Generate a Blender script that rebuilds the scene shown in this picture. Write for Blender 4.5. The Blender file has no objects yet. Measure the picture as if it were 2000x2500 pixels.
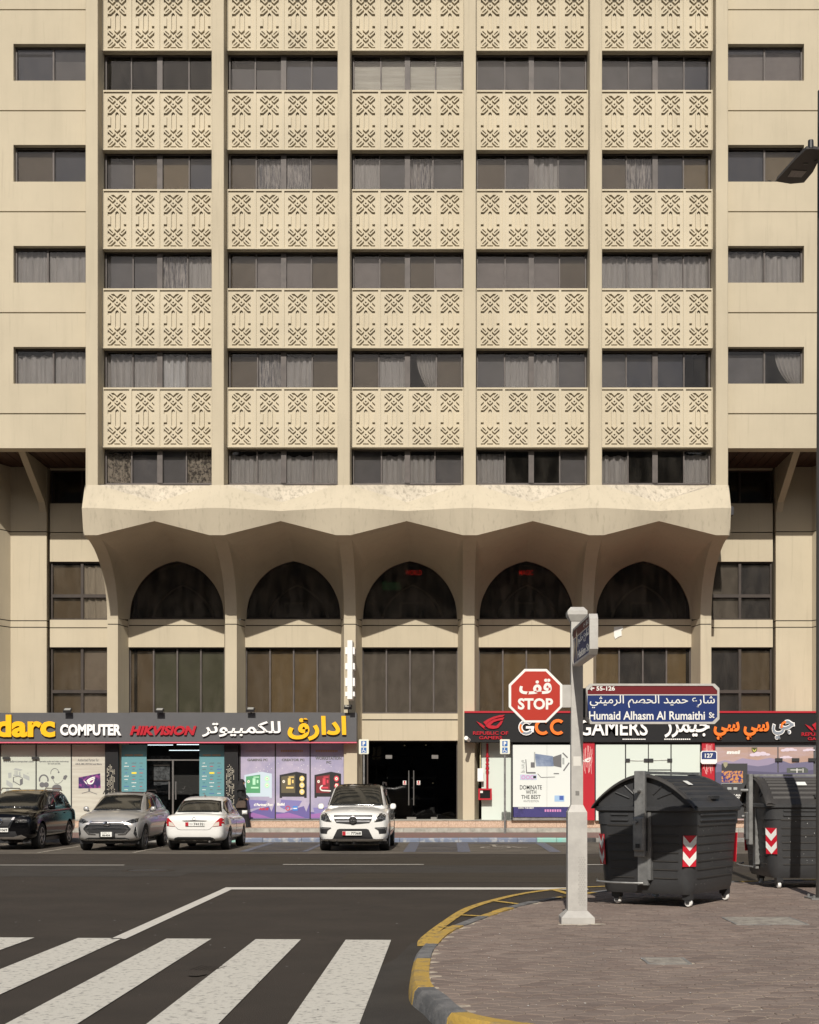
import bpy, bmesh, math, random
from mathutils import Vector, Matrix
from mathutils.bvhtree import BVHTree
random.seed(7)
C = bpy.context.scene.collection
sc = bpy.context.scene
R = math.radians
# ------------------------------------------------------------------ camera
H = 1.70; F = 3320.0; CX = 1095.0; CY = 1925.0
cam = bpy.data.cameras.new('camera'); cam.sensor_width = 36; cam.lens = F/2500*36
cam.shift_x = -(CX-1000)/2500; cam.shift_y = (CY-1250)/2500
cam.clip_start = 0.1; cam.clip_end = 800
co = bpy.data.objects.new('camera', cam); C.objects.link(co)
co.location = (0, 0, H); co.rotation_euler = (R(90), 0, 0); sc.camera = co
# ------------------------------------------------------------------ light
SUN_EL = R(38.0); SUN_AZ = math.atan2(0.055, 1.0)   # light travels towards +y, slightly +x
dirv = Vector((math.sin(SUN_AZ)*math.cos(SUN_EL), math.cos(SUN_AZ)*math.cos(SUN_EL), -math.sin(SUN_EL)))
sl = bpy.data.lights.new('sun', 'SUN'); sl.energy = 4.6; sl.angle = R(0.5); sl.color = (1.0, 0.94, 0.85)
so = bpy.data.objects.new('sun', sl); C.objects.link(so); so.rotation_euler = dirv.to_track_quat('-Z', 'Y').to_euler()
so.location = (0, -20, 30)
w = bpy.data.worlds.new('World'); sc.world = w; w.use_nodes = True
nt = w.node_tree; sky = nt.nodes.new('ShaderNodeTexSky'); sky.sky_type = 'NISHITA'; sky.sun_disc = False
sky.sun_elevation = SUN_EL; sky.sun_rotation = math.pi+SUN_AZ; sky.dust_density = 2.5; sky.air_density = 1.0
nt.links.new(sky.outputs[0], nt.nodes['Background'].inputs[0]); nt.nodes['Background'].inputs[1].default_value = 0.074
sc.view_settings.view_transform = 'Standard'; sc.view_settings.look = 'None'
sc.view_settings.exposure = 0.0; sc.view_settings.gamma = 1.0; sc.view_settings.use_curve_mapping = False
try:
    sc.cycles.max_bounces = 6; sc.cycles.diffuse_bounces = 3; sc.cycles.glossy_bounces = 3
    sc.cycles.transparent_max_bounces = 10; sc.cycles.use_denoising = True
except Exception: pass
# ------------------------------------------------------------------ measuring helpers: a photo measure at a depth -> metres
def X(px, D): return (px-CX)*D/F
def Z(py, D): return H+(CY-py)*D/F
def GD(py, z=0.0): return (H-z)*F/(py-CY)          # distance of a ground point
# ------------------------------------------------------------------ object helpers
WM = {}
def wm(o): return WM.get(o.name, Matrix.Identity(4))
def link(o, parent=None, basis=None):
    C.objects.link(o)
    if parent is not None:
        o.parent = parent; o.matrix_parent_inverse = wm(parent).inverted()
    WM[o.name] = (basis if basis is not None else Matrix.Identity(4))
    return o
def tag(o, label=None, cat=None, group=None, kind=None):
    if label: o['label'] = label
    if cat: o['category'] = cat
    if group: o['group'] = group
    if kind: o['kind'] = kind
    return o
def thing(name, label, cat, loc=(0,0,0), group=None):
    o = bpy.data.objects.new(name, None); o.location = loc; o.empty_display_size = 0.2
    link(o, None, Matrix.Translation(Vector(loc)))
    return tag(o, label, cat, group)
def copy_tree(o, off, parent=None):
    c = o.copy(); C.objects.link(c)
    if parent is None: c.location = Vector(o.location)+Vector(off)
    else: c.parent = parent
    for ch in o.children: copy_tree(ch, off, c)
    return c
class MB:
    def __init__(s): s.v = []; s.f = []; s.m = []
    def add(s, vs, fs, m=0):
        b = len(s.v); s.v += [tuple(p) for p in vs]; s.f += [tuple(b+i for i in f) for f in fs]; s.m += [m]*len(fs); return s
    def box(s, x0, x1, y0, y1, z0, z1, m=0):
        x0, x1 = sorted((x0, x1)); y0, y1 = sorted((y0, y1)); z0, z1 = sorted((z0, z1))
        return s.add([(x0,y0,z0),(x1,y0,z0),(x1,y1,z0),(x0,y1,z0),(x0,y0,z1),(x1,y0,z1),(x1,y1,z1),(x0,y1,z1)],
                     [(0,3,2,1),(4,5,6,7),(0,1,5,4),(1,2,6,5),(2,3,7,6),(3,0,4,7)], m)
    def prism(s, pts, y0, y1, m=0):        # outline in x,z; extruded along y (y0 = front)
        n = len(pts); a = sum(pts[i][0]*pts[(i+1)%n][1]-pts[(i+1)%n][0]*pts[i][1] for i in range(n))
        if a < 0: pts = pts[::-1]
        vs = [(p[0], y0, p[1]) for p in pts]+[(p[0], y1, p[1]) for p in pts]
        fs = [tuple(range(n)), tuple(range(2*n-1, n-1, -1))]
        fs += [(i, n+i, n+(i+1)%n, (i+1)%n) for i in range(n)]
        return s.add(vs, fs, m)
    def hprism(s, pts, z0, z1, m=0):       # outline in x,y; extruded along z
        n = len(pts); a = sum(pts[i][0]*pts[(i+1)%n][1]-pts[(i+1)%n][0]*pts[i][1] for i in range(n))
        if a < 0: pts = pts[::-1]
        vs = [(p[0], p[1], z0) for p in pts]+[(p[0], p[1], z1) for p in pts]
        fs = [tuple(range(n-1, -1, -1)), tuple(range(n, 2*n))]+[(i, (i+1)%n, n+(i+1)%n, n+i) for i in range(n)]
        return s.add(vs, fs, m)
    def xprism(s, pts, x0, x1, m=0):       # outline in y,z; extruded along x
        n = len(pts); a = sum(pts[i][0]*pts[(i+1)%n][1]-pts[(i+1)%n][0]*pts[i][1] for i in range(n))
        if a < 0: pts = pts[::-1]
        vs = [(x0, p[0], p[1]) for p in pts]+[(x1, p[0], p[1]) for p in pts]
        fs = [tuple(range(n-1, -1, -1)), tuple(range(n, 2*n))]+[(i, (i+1)%n, n+(i+1)%n, n+i) for i in range(n)]
        return s.add(vs, fs, m)
    def ring(s, outer, inner, y0, y1, m=0):  # same count, outline in x,z
        n = len(outer)
        vs = [(p[0],y0,p[1]) for p in outer]+[(p[0],y0,p[1]) for p in inner]+[(p[0],y1,p[1]) for p in outer]+[(p[0],y1,p[1]) for p in inner]
        fs = []
        for i in range(n):
            j = (i+1) % n
            fs += [(i,j,n+j,n+i), (2*n+j,2*n+i,3*n+i,3*n+j), (j,i,2*n+i,2*n+j), (n+i,n+j,3*n+j,3*n+i)]
        return s.add(vs, fs, m)
    def tube(s, path, r, n=10, m=0, cap=True):
        P = [Vector(p) for p in path]; rs = r if isinstance(r, (list, tuple)) else [r]*len(P)
        vs = []; prev = None
        for i, p in enumerate(P):
            t = (P[min(i+1, len(P)-1)]-P[max(i-1, 0)]).normalized()
            if prev is None:
                a = Vector((0,0,1)) if abs(t.z) < .9 else Vector((1,0,0)); u = t.cross(a).normalized()
            else: u = (prev-t*prev.dot(t)).normalized()
            prev = u; v = t.cross(u)
            for k in range(n):
                th = 2*math.pi*k/n; vs.append(p+(u*math.cos(th)+v*math.sin(th))*rs[i])
        fs = [(i*n+k, i*n+(k+1)%n, (i+1)*n+(k+1)%n, (i+1)*n+k) for i in range(len(P)-1) for k in range(n)]
        if cap: fs += [tuple(range(n-1,-1,-1)), tuple((len(P)-1)*n+k for k in range(n))]
        return s.add(vs, fs, m)
    def lathe(s, prof, c, axis='z', n=20, m=0):   # prof: (radius, height)
        vs = []
        for r_, h_ in prof:
            for k in range(n):
                a = 2*math.pi*k/n; ca, sa = r_*math.cos(a), r_*math.sin(a)
                d = {'z': (ca, sa, h_), 'y': (ca, h_, sa), 'x': (h_, ca, sa)}[axis]
                vs.append((c[0]+d[0], c[1]+d[1], c[2]+d[2]))
        fs = [(i*n+k, i*n+(k+1)%n, (i+1)*n+(k+1)%n, (i+1)*n+k) for i in range(len(prof)-1) for k in range(n)]
        return s.add(vs, fs, m)
    def grid(s, fn, nu, nv, m=0):
        vs = [fn(i/nu, j/nv) for i in range(nu+1) for j in range(nv+1)]
        fs = [(i*(nv+1)+j, (i+1)*(nv+1)+j, (i+1)*(nv+1)+j+1, i*(nv+1)+j+1) for i in range(nu) for j in range(nv)]
        return s.add(vs, fs, m)
    def mesh(s, name, mats, smooth=None):
        me = bpy.data.meshes.new(name); me.from_pydata(s.v, [], s.f)
        for mt in (mats if isinstance(mats, (list, tuple)) else [mats]): me.materials.append(mt)
        for p, mi in zip(me.polygons, s.m): p.material_index = mi
        me.update()
        if smooth is not None:
            bm = bmesh.new(); bm.from_mesh(me); bmesh.ops.remove_doubles(bm, verts=bm.verts, dist=1e-5)
            bmesh.ops.recalc_face_normals(bm, faces=bm.faces)
            for f in bm.faces: f.smooth = True
            for e in bm.edges:
                if len(e.link_faces) == 2 and e.calc_face_angle(0) > R(smooth): e.smooth = False
            bm.to_mesh(me); bm.free()
        return me
    def build(s, name, mats, parent=None, smooth=None, bevel=None, **k):
        me = s.mesh(name, mats, smooth)
        if bevel:
            bm = bmesh.new(); bm.from_mesh(me); bmesh.ops.remove_doubles(bm, verts=bm.verts, dist=1e-5)
            bmesh.ops.bevel(bm, geom=list(bm.edges), offset=bevel, segments=1, affect='EDGES', clamp_overlap=True)
            bm.to_mesh(me); bm.free()
        o = bpy.data.objects.new(name, me); link(o, parent); tag(o, **k); return o
def inst(name, me, parent, off=(0,0,0)):
    o = bpy.data.objects.new(name, me); link(o, parent); o.location = off; return o
# ------------------------------------------------------------------ materials
def mat(name, col, rough=0.6, metal=0.0, spec=0.5, var=0.0, scale=4.0, stretch=(1,1,1), col2=None, bump=0.0, bscale=60.0, coat=0.0, emit=None, detail=6, lo=.35, hi=.65, alpha=None):
    m = bpy.data.materials.new(name); m.use_nodes = True; t = m.node_tree; b = t.nodes['Principled BSDF']
    b.inputs['Base Color'].default_value = (*col, 1); b.inputs['Roughness'].default_value = rough
    b.inputs['Metallic'].default_value = metal; b.inputs['Specular IOR Level'].default_value = spec
    b.inputs['Coat Weight'].default_value = coat; b.inputs['Coat Roughness'].default_value = 0.03
    if emit:
        b.inputs['Emission Color'].default_value = (*emit[0], 1); b.inputs['Emission Strength'].default_value = emit[1]
    tc = None
    if var or col2 or bump:
        tc = t.nodes.new('ShaderNodeNewGeometry')
    if var or col2:
        mp = t.nodes.new('ShaderNodeMapping'); mp.inputs['Scale'].default_value = stretch
        t.links.new(tc.outputs['Position'], mp.inputs[0])
        n = t.nodes.new('ShaderNodeTexNoise'); n.inputs['Scale'].default_value = scale; n.inputs['Detail'].default_value = detail
        n.inputs['Roughness'].default_value = 0.65
        t.links.new(mp.outputs[0], n.inputs['Vector'])
        rp = t.nodes.new('ShaderNodeValToRGB'); rp.color_ramp.elements[0].position = lo; rp.color_ramp.elements[1].position = hi
        c2 = col2 if col2 else tuple(c*(1-var) for c in col)
        rp.color_ramp.elements[0].color = (*c2, 1); rp.color_ramp.elements[1].color = (*col, 1)
        t.links.new(n.outputs[0], rp.inputs[0]); t.links.new(rp.outputs[0], b.inputs['Base Color'])
    if bump:
        n2 = t.nodes.new('ShaderNodeTexNoise'); n2.inputs['Scale'].default_value = bscale; n2.inputs['Detail'].default_value = 5
        t.links.new(tc.outputs['Position'], n2.inputs['Vector'])
        bp = t.nodes.new('ShaderNodeBump'); bp.inputs['Strength'].default_value = bump; bp.inputs['Distance'].default_value = 0.02
        t.links.new(n2.outputs[0], bp.inputs['Height']); t.links.new(bp.outputs[0], b.inputs['Normal'])
    return m
def paint_wall(name, col, streak=.5):
    """plaster: broad blotches, thin vertical run-off streaks, small spots"""
    m = bpy.data.materials.new(name); m.use_nodes = True; t = m.node_tree; b = t.nodes['Principled BSDF']
    b.inputs['Roughness'].default_value = .9; b.inputs['Specular IOR Level'].default_value = .2
    tc = t.nodes.new('ShaderNodeNewGeometry')
    def noise(sc_, st, det, lo, hi):
        mp = t.nodes.new('ShaderNodeMapping'); mp.inputs['Scale'].default_value = st; t.links.new(tc.outputs['Position'], mp.inputs[0])
        n = t.nodes.new('ShaderNodeTexNoise'); n.inputs['Scale'].default_value = sc_; n.inputs['Detail'].default_value = det; n.inputs['Roughness'].default_value = .6
        t.links.new(mp.outputs[0], n.inputs['Vector'])
        r_ = t.nodes.new('ShaderNodeMapRange'); r_.inputs[1].default_value = lo; r_.inputs[2].default_value = hi
        t.links.new(n.outputs[0], r_.inputs[0]); return r_.outputs[0]
    def mix(fac, a, bb, k):
        x = t.nodes.new('ShaderNodeMix'); x.data_type = 'RGBA'
        mm = t.nodes.new('ShaderNodeMath'); mm.operation = 'MULTIPLY'; mm.inputs[1].default_value = k
        t.links.new(fac, mm.inputs[0]); t.links.new(mm.outputs[0], x.inputs[0])
        if hasattr(a, 'is_linked'): t.links.new(a, x.inputs[6])
        else: x.inputs[6].default_value = (*a, 1)
        x.inputs[7].default_value = (*bb, 1); return x.outputs[2]
    c = mix(noise(.35, (1,1,1), 5, .35, .7), col, tuple(v*.86 for v in col), .8)
    c = mix(noise(2.2, (1,1,.09), 6, .5-.06*min(1,max(0,streak-1)), .78), c, tuple(v*.66 for v in col), .34*streak)
    c = mix(noise(9, (1,1,.05), 4, .58-.10*min(1,max(0,streak-1)), .8-.08*min(1,max(0,streak-1))), c, tuple(v*.42 for v in col), .38*streak)
    c = mix(noise(38, (1,1,.35), 3, .68-.06*min(1,max(0,streak-1)), .74), c, tuple(v*.35 for v in col), .3*min(streak,1.0) if streak < 2 else .6)
    t.links.new(c, b.inputs['Base Color'])
    n2 = t.nodes.new('ShaderNodeTexNoise'); n2.inputs['Scale'].default_value = 45; n2.inputs['Detail'].default_value = 4
    t.links.new(tc.outputs['Position'], n2.inputs['Vector'])
    bp = t.nodes.new('ShaderNodeBump'); bp.inputs['Strength'].default_value = .25; bp.inputs['Distance'].default_value = .01
    t.links.new(n2.outputs[0], bp.inputs['Height']); t.links.new(bp.outputs[0], b.inputs['Normal'])
    return m
def glass(name, tint, rough=.02, refl=1.0, dirt=0.0):
    m = bpy.data.materials.new(name); m.use_nodes = True; t = m.node_tree
    for n in list(t.nodes):
        if n.type == 'BSDF_PRINCIPLED': t.nodes.remove(n)
    out = [n for n in t.nodes if n.type == 'OUTPUT_MATERIAL'][0]
    tr = t.nodes.new('ShaderNodeBsdfTransparent'); tr.inputs[0].default_value = (*tint, 1)
    gl = t.nodes.new('ShaderNodeBsdfGlossy'); gl.inputs['Roughness'].default_value = rough; gl.inputs[0].default_value = (refl,)*3+(1,)
    fr = t.nodes.new('ShaderNodeFresnel'); fr.inputs[0].default_value = 1.36
    mx = t.nodes.new('ShaderNodeMixShader'); t.links.new(fr.outputs[0], mx.inputs[0]); t.links.new(tr.outputs[0], mx.inputs[1]); t.links.new(gl.outputs[0], mx.inputs[2])
    # slight waviness of old float glass
    tc = t.nodes.new('ShaderNodeNewGeometry'); n2 = t.nodes.new('ShaderNodeTexNoise'); n2.inputs['Scale'].default_value = 1.3; n2.inputs['Detail'].default_value = 1
    t.links.new(tc.outputs['Position'], n2.inputs['Vector']); bp = t.nodes.new('ShaderNodeBump'); bp.inputs['Strength'].default_value = .05; bp.inputs['Distance'].default_value = .1
    t.links.new(n2.outputs[0], bp.inputs['Height']); t.links.new(bp.outputs[0], gl.inputs['Normal'])
    last = mx
    if dirt:
        df = t.nodes.new('ShaderNodeBsdfDiffuse'); df.inputs[0].default_value = (.5, .45, .38, 1)
        nn = t.nodes.new('ShaderNodeTexNoise'); nn.inputs['Scale'].default_value = 3; nn.inputs['Detail'].default_value = 8
        mp = t.nodes.new('ShaderNodeMapping'); mp.inputs['Scale'].default_value = (1,1,.35); t.links.new(tc.outputs['Position'], mp.inputs[0]); t.links.new(mp.outputs[0], nn.inputs['Vector'])
        r_ = t.nodes.new('ShaderNodeMapRange'); r_.inputs[1].default_value = .4; r_.inputs[2].default_value = .8; r_.inputs[3].default_value = dirt*.35; r_.inputs[4].default_value = dirt*1.8
        t.links.new(nn.outputs[0], r_.inputs[0])
        m2 = t.nodes.new('ShaderNodeMixShader'); t.links.new(r_.outputs[0], m2.inputs[0]); t.links.new(mx.outputs[0], m2.inputs[1]); t.links.new(df.outputs[0], m2.inputs[2]); last = m2
    t.links.new(last.outputs[0], out.inputs[0]); return m
M = {}
WALL = (.51, .448, .332)
M['wall'] = paint_wall('sand_paint', WALL, .75)
M['wall_dirty'] = paint_wall('sand_paint_weathered', (.53,.468,.355), 1.25)
M['screen'] = paint_wall('cream_screen_paint', (.56,.497,.375), .55)
M['sill_dirty'] = paint_wall('sill_grime', (.56,.50,.40), 2.1)
M['v'] = mat('green_grey_blind', (.17,.19,.14), .8, var=.2, scale=1.5)
M['rib_reflection'] = mat('painted_rib_reflection', (.62,.57,.50), .9)  # pale colour imitates vault ribs mirrored in the arch glass
M['dark'] = mat('dark_joint', (.02,.018,.016), .9)
M['interior'] = mat('dim_interior', (.045,.045,.05), .9)
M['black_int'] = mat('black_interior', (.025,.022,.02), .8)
M['frame'] = mat('brown_anodised_frame', (.098,.082,.074), .6, 0, var=.35, scale=3)
M['frame_dark'] = mat('dark_bronze_frame', (.055,.043,.036), .55, .3, var=.3, scale=3)
M['glass'] = glass('tinted_glass', (.70,.70,.71), dirt=.018)
M['glass_dark'] = glass('dark_tinted_glass', (.70,.68,.65), dirt=.03)
M['glass_arch'] = glass('smoked_glass', (.45,.42,.39), dirt=.13)
M['glass_clear'] = glass('clear_glass', (.82,.84,.84))
M['wood'] = mat('stained_timber_soffit', (.075,.032,.016), .7, var=.6, scale=3, stretch=(8,1,1))
def curtain_mat(n, c, st=(6,1,.5)): return mat(n, c, .9, var=.28, scale=2.2, stretch=st, lo=.3, hi=.7)
M['c'] = curtain_mat('beige_curtain', (.72,.68,.62)); M['w'] = curtain_mat('white_curtain', (.95,.93,.88))
M['g'] = mat('grey_film_blind', (.26,.245,.235), .8, var=.22, scale=2); M['o'] = mat('ochre_board', (.34,.26,.15), .8, var=.15, scale=3)
M['p'] = mat('pinkish_grey_blind', (.44,.39,.35), .8, var=.16, scale=3); M['b'] = mat('olive_brown_blind', (.25,.20,.14), .8, var=.15, scale=3)
M['W'] = mat('bright_cream_blind', (1.0,.95,.78), .6, var=.3, scale=2, stretch=(.3,1,5)); M['k'] = mat('dark_blue_blind', (.055,.06,.08), .5, var=.2, scale=1.5)
M['s'] = mat('streaky_sheer', (.78,.72,.64), .9, col2=(.12,.12,.14), scale=7, stretch=(5,1,.35), lo=.38, hi=.6)
M['f'] = mat('lace_curtain', (.60,.52,.40), .9, col2=(.12,.10,.08), scale=9, lo=.42, hi=.55)
M['asphalt'] = mat('asphalt', (.050,.042,.034), .9, spec=.2, col2=(.037,.031,.0255), scale=.8, bump=.6, bscale=90, detail=9)
def road_mat(name, c, c2, along):
    m = mat(name, c, .9, spec=.2, col2=c2, scale=.8, bump=.6, bscale=90, detail=9); t = m.node_tree; b = t.nodes['Principled BSDF']
    src = b.inputs['Base Color'].links[0].from_socket; tc = [n for n in t.nodes if n.type == 'NEW_GEOMETRY'][0]
    for sc_, st, lo_, hi_, k, cc_ in ((.55, along, .52, .72, .5, .72), (1.6, (1,1,1), .66, .74, .55, .55), (70, (1,1,1), .62, .75, .5, 2.4)):
        mp = t.nodes.new('ShaderNodeMapping'); mp.inputs['Scale'].default_value = st; t.links.new(tc.outputs['Position'], mp.inputs[0])
        n = t.nodes.new('ShaderNodeTexNoise'); n.inputs['Scale'].default_value = sc_; n.inputs['Detail'].default_value = 5; t.links.new(mp.outputs[0], n.inputs['Vector'])
        r_ = t.nodes.new('ShaderNodeMapRange'); r_.inputs[1].default_value = lo_; r_.inputs[2].default_value = hi_; r_.inputs[4].default_value = k; t.links.new(n.outputs[0], r_.inputs[0])
        x = t.nodes.new('ShaderNodeMix'); x.data_type = 'RGBA'; t.links.new(r_.outputs[0], x.inputs[0]); t.links.new(src, x.inputs[6]); x.inputs[7].default_value = (*[v*cc_ for v in c], 1); src = x.outputs[2]
    t.links.new(src, b.inputs['Base Color']); return m
M['asphalt'] = road_mat('asphalt_road', (.056,.046,.037), (.042,.035,.0285), (.18,1.4,1))
M['asphalt_old'] = mat('older_grey_asphalt', (.058,.052,.045), .9, spec=.2, col2=(.045,.040,.035), scale=1.7, bump=.6, bscale=80)
M['asphalt_park'] = mat('worn_parking_asphalt', (.15,.13,.105), .9, spec=.2, col2=(.075,.065,.055), scale=1.6, bump=.5, bscale=60, lo=.4, hi=.6, stretch=(.6,2,1))
M['asphalt_brown'] = mat('dusty_asphalt', (.056,.046,.034), .9, spec=.2, col2=(.040,.033,.025), scale=.9, bump=.5, bscale=80, stretch=(.4,2,1))
def worn_paint(n, c, under, lo, hi, sc_=14):
    return mat(n, c, .75, col2=under, scale=sc_, lo=lo, hi=hi, detail=10, bump=.3, bscale=70)
M['zebra'] = worn_paint('worn_white_road_paint', (.56,.535,.47), (.24,.225,.20), .35, .47, 15)
M['line'] = worn_paint('white_line_paint', (.58,.55,.49), (.36,.34,.30), .3, .45)
M['yline'] = worn_paint('yellow_line_paint', (.48,.31,.06), (.13,.10,.05), .38, .5)
M['bline'] = worn_paint('blue_line_paint', (.115,.135,.20), (.105,.095,.09), .42, .58)
M['fline'] = worn_paint('faded_white_line', (.45,.41,.34), (.14,.12,.10), .4, .55)
M['paver'] = mat('pinkish_paver', (.235,.182,.150), .9, col2=(.165,.128,.107), scale=1.2, bump=.4, bscale=60, detail=10)
M['paver2'] = mat('brown_paver', (.200,.150,.124), .9, col2=(.150,.114,.095), scale=1.6, bump=.4, bscale=60, detail=10)
M['sand'] = mat('joint_sand', (.50,.43,.33), .95, col2=(.22,.18,.145), scale=5, lo=.40, hi=.58, detail=8)
M['conc'] = mat('kerb_concrete', (.24,.23,.21), .9, col2=(.15,.145,.14), scale=5, bump=.4, bscale=40)
M['kyel'] = mat('yellow_kerb_paint', (.43,.275,.055), .8, col2=(.24,.18,.09), scale=6, lo=.36, hi=.5, bump=.5, bscale=40)
M['kgrey'] = mat('grey_kerb_paint', (.18,.175,.17), .8, col2=(.10,.10,.10), scale=5, lo=.4, hi=.6, bump=.5, bscale=40)
M['kblue'] = mat('blue_kerb_paint', (.16,.19,.26), .8, col2=(.34,.35,.36), scale=4, lo=.36, hi=.5, bump=.3)
M['kteal'] = mat('teal_kerb_paint', (.20,.48,.42), .8, col2=(.30,.42,.36), scale=5, bump=.3)
M['kblack'] = mat('black_kerb_paint', (.03,.03,.03), .8, col2=(.07,.065,.06), scale=5, bump=.3)
M['redpave'] = mat('maroon_pavement', (.22,.115,.10), .9, col2=(.16,.12,.10), scale=2.5, lo=.4, hi=.6, bump=.3)
M['granite'] = mat('pink_granite', (.52,.39,.30), .6, col2=(.36,.25,.18), scale=24, lo=.4, hi=.6)
M['kerbpale'] = mat('pale_kerb', (.42,.41,.36), .9, var=.4, scale=4, bump=.3)
M['steel'] = mat('brushed_steel', (.6,.58,.55), .3, 1.0); M['satin'] = mat('satin_silver', (.36,.36,.37), .38, .6)
M['chrome'] = mat('chrome', (.75,.75,.76), .12, 1.0)
M['galv'] = mat('galvanised_steel', (.33,.33,.32), .5, .6, col2=(.20,.20,.195), scale=6, lo=.35, hi=.65)
M['pole'] = mat('grey_pole_paint', (.47,.455,.42), .6, .1, col2=(.39,.375,.35), scale=5, bump=.1, bscale=30)
M['white'] = mat('white_plastic', (.78,.77,.74), .45); M['blackp'] = mat('black_plastic', (.025,.025,.026), .45)
M['offw'] = mat('white_print', (.74,.74,.70), .5)
M['bin'] = mat('charcoal_bin_plastic', (.043,.044,.046), .45, col2=(.034,.034,.035), scale=3, bump=.15, bscale=120)
M['binlid'] = mat('black_bin_lid_plastic', (.024,.023,.022), .5, col2=(.042,.038,.034), scale=2.5, lo=.45, hi=.75)
M['red'] = mat('red_paint', (.40,.006,.018), .45); M['redrefl'] = mat('red_reflective', (.52,.01,.025), .4)
M['signgrey'] = mat('grey_fascia', (.085,.085,.09), .55, var=.1, scale=2); M['signblack'] = mat('black_fascia', (.008,.008,.009), .4)
M['yel'] = mat('yellow_letter', (.85,.46,.0), .45); M['wl'] = mat('white_letter', (.85,.84,.82), .4)
M['rl'] = mat('red_letter', (.42,.008,.02), .4); M['ol'] = mat('orange_letter', (.86,.18,.02), .4); M['gl'] = mat('grey_letter', (.22,.25,.29), .4)
M['pinkline'] = mat('pink_edge_strip', (.65,.12,.18), .5)
M['blk'] = mat('black_ink', (.012,.012,.013), .5)
def ink(n, c): 
    k = 'ink_'+n
    if k not in M: M[k] = mat(k, c, .5)
    return M[k]
# ------------------------------------------------------------------ lettering
FORMS = {'ا':(0xFE8D,0xFE8E,0,0),'ب':(0xFE8F,0xFE90,0xFE91,0xFE92),'ت':(0xFE95,0xFE96,0xFE97,0xFE98),'ث':(0xFE99,0xFE9A,0xFE9B,0xFE9C),
'ج':(0xFE9D,0xFE9E,0xFE9F,0xFEA0),'ح':(0xFEA1,0xFEA2,0xFEA3,0xFEA4),'د':(0xFEA9,0xFEAA,0,0),'ر':(0xFEAD,0xFEAE,0,0),'ز':(0xFEAF,0xFEB0,0,0),
'س':(0xFEB1,0xFEB2,0xFEB3,0xFEB4),'ش':(0xFEB5,0xFEB6,0xFEB7,0xFEB8),'ص':(0xFEB9,0xFEBA,0xFEBB,0xFEBC),'ع':(0xFEC9,0xFECA,0xFECB,0xFECC),
'ف':(0xFED1,0xFED2,0xFED3,0xFED4),'ق':(0xFED5,0xFED6,0xFED7,0xFED8),'ك':(0xFED9,0xFEDA,0xFEDB,0xFEDC),'ل':(0xFEDD,0xFEDE,0xFEDF,0xFEE0),
'م':(0xFEE1,0xFEE2,0xFEE3,0xFEE4),'و':(0xFEED,0xFEEE,0,0),'ي':(0xFEF1,0xFEF2,0xFEF3,0xFEF4)}
def shape(s):
    out = []
    for i, c in enumerate(s):
        if c not in FORMS: out.append(c); continue
        f = FORMS[c]; pj = i > 0 and s[i-1] in FORMS and FORMS[s[i-1]][2] != 0
        nj = f[2] != 0 and i+1 < len(s) and s[i+1] in FORMS
        out.append(chr(f[(3 if nj else 1) if pj else (2 if nj else 0)]))
    return ''.join(reversed(out))
_tm = {}
def raw_text(s, off, ext, res=3):
    k = (s, off, ext, res)
    if k in _tm: return _tm[k]
    c = bpy.data.curves.new('lettering', 'FONT'); c.body = s; c.offset = off; c.extrude = ext; c.resolution_u = res
    o = bpy.data.objects.new('lettering', c); me = bpy.data.meshes.new_from_object(o)
    r_ = ([tuple(v.co) for v in me.vertices], [tuple(p.vertices) for p in me.polygons])
    bpy.data.objects.remove(o); bpy.data.curves.remove(c); bpy.data.meshes.remove(me); _tm[k] = r_; return r_
def text_geo(s, bold=0.0, res=3, space=1.0):
    """flat-ish glyph solids of unit thickness (y 0..1 front at 0) with x,z outline, one mesh per glyph so joins never cancel"""
    ar = any(c in FORMS for c in s); out = []
    if not ar and space == 1.0: parts = [(s, 0.0)]
    else:
        body = shape(s) if ar else s; x = 0.0; parts = []
        bar = max(v[0] for v in raw_text('|', 0, .01)[0])
        for ch in body:
            adv = max(v[0] for v in raw_text(ch+'|', 0, .01)[0])-bar
            if ch != ' ': parts.append((ch, x))
            x += adv*space
    for i, (g, x0) in enumerate(parts):
        vs, fs = raw_text(g, bold, .5, res)
        out.append(([(v[0]+x0, v[1], v[2]) for v in vs], fs, i % 2))
    return out
def text_px(name, s, x0, x1, y0, y1, D, m, parent, depth=.004, bold=0.0, shear=0.0, res=3, kx=None, z=None, label=None, space=1.0):
    """lettering fitted to a box (photo measure at distance D): x0..x1, y0 top .. y1 bottom"""
    g = text_geo(s, bold, res, space); allv = [v for a in g for v in a[0]]
    mnx, mxx = min(v[0] for v in allv), max(v[0] for v in allv); mny, mxy = min(v[1] for v in allv), max(v[1] for v in allv)
    ax, bx = X(x0, D), X(x1, D); az, bz = Z(y1, D), Z(y0, D); mb = MB()
    for vs, fs, odd in g:
        o_ = []
        for v in vs:
            u = (v[0]-mnx)/(mxx-mnx); t = (v[1]-mny)/(mxy-mny)
            y = D-depth*(1.0 if v[2] > 0 else 0.0)-(odd*.0006 if v[2] > 0 else 0)
            o_.append((ax+(bx-ax)*u+shear*(t-.5)*(bz-az), y, az+(bz-az)*t))
        # text mesh is seen from +z in its own frame; mapping x->x, y->z, z->-y keeps it right-handed
        mb.add(o_, fs)
    o = mb.build(name, m, parent); 
    if label: o['label'] = label
    return o
def poly_px(name, polys, D, m, parent, t=.003):
    mb = MB(); ms = m if isinstance(m, (list, tuple)) else [m]
    for i, p in enumerate(polys):
        mi = 0
        if len(p) == 2 and isinstance(p[1], int) : p, mi = p
        mb.prism([(X(a, D), Z(b, D)) for a, b in p], D-t-.0004*(i % 5), D, mi)
    return mb.build(name, ms, parent)
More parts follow.
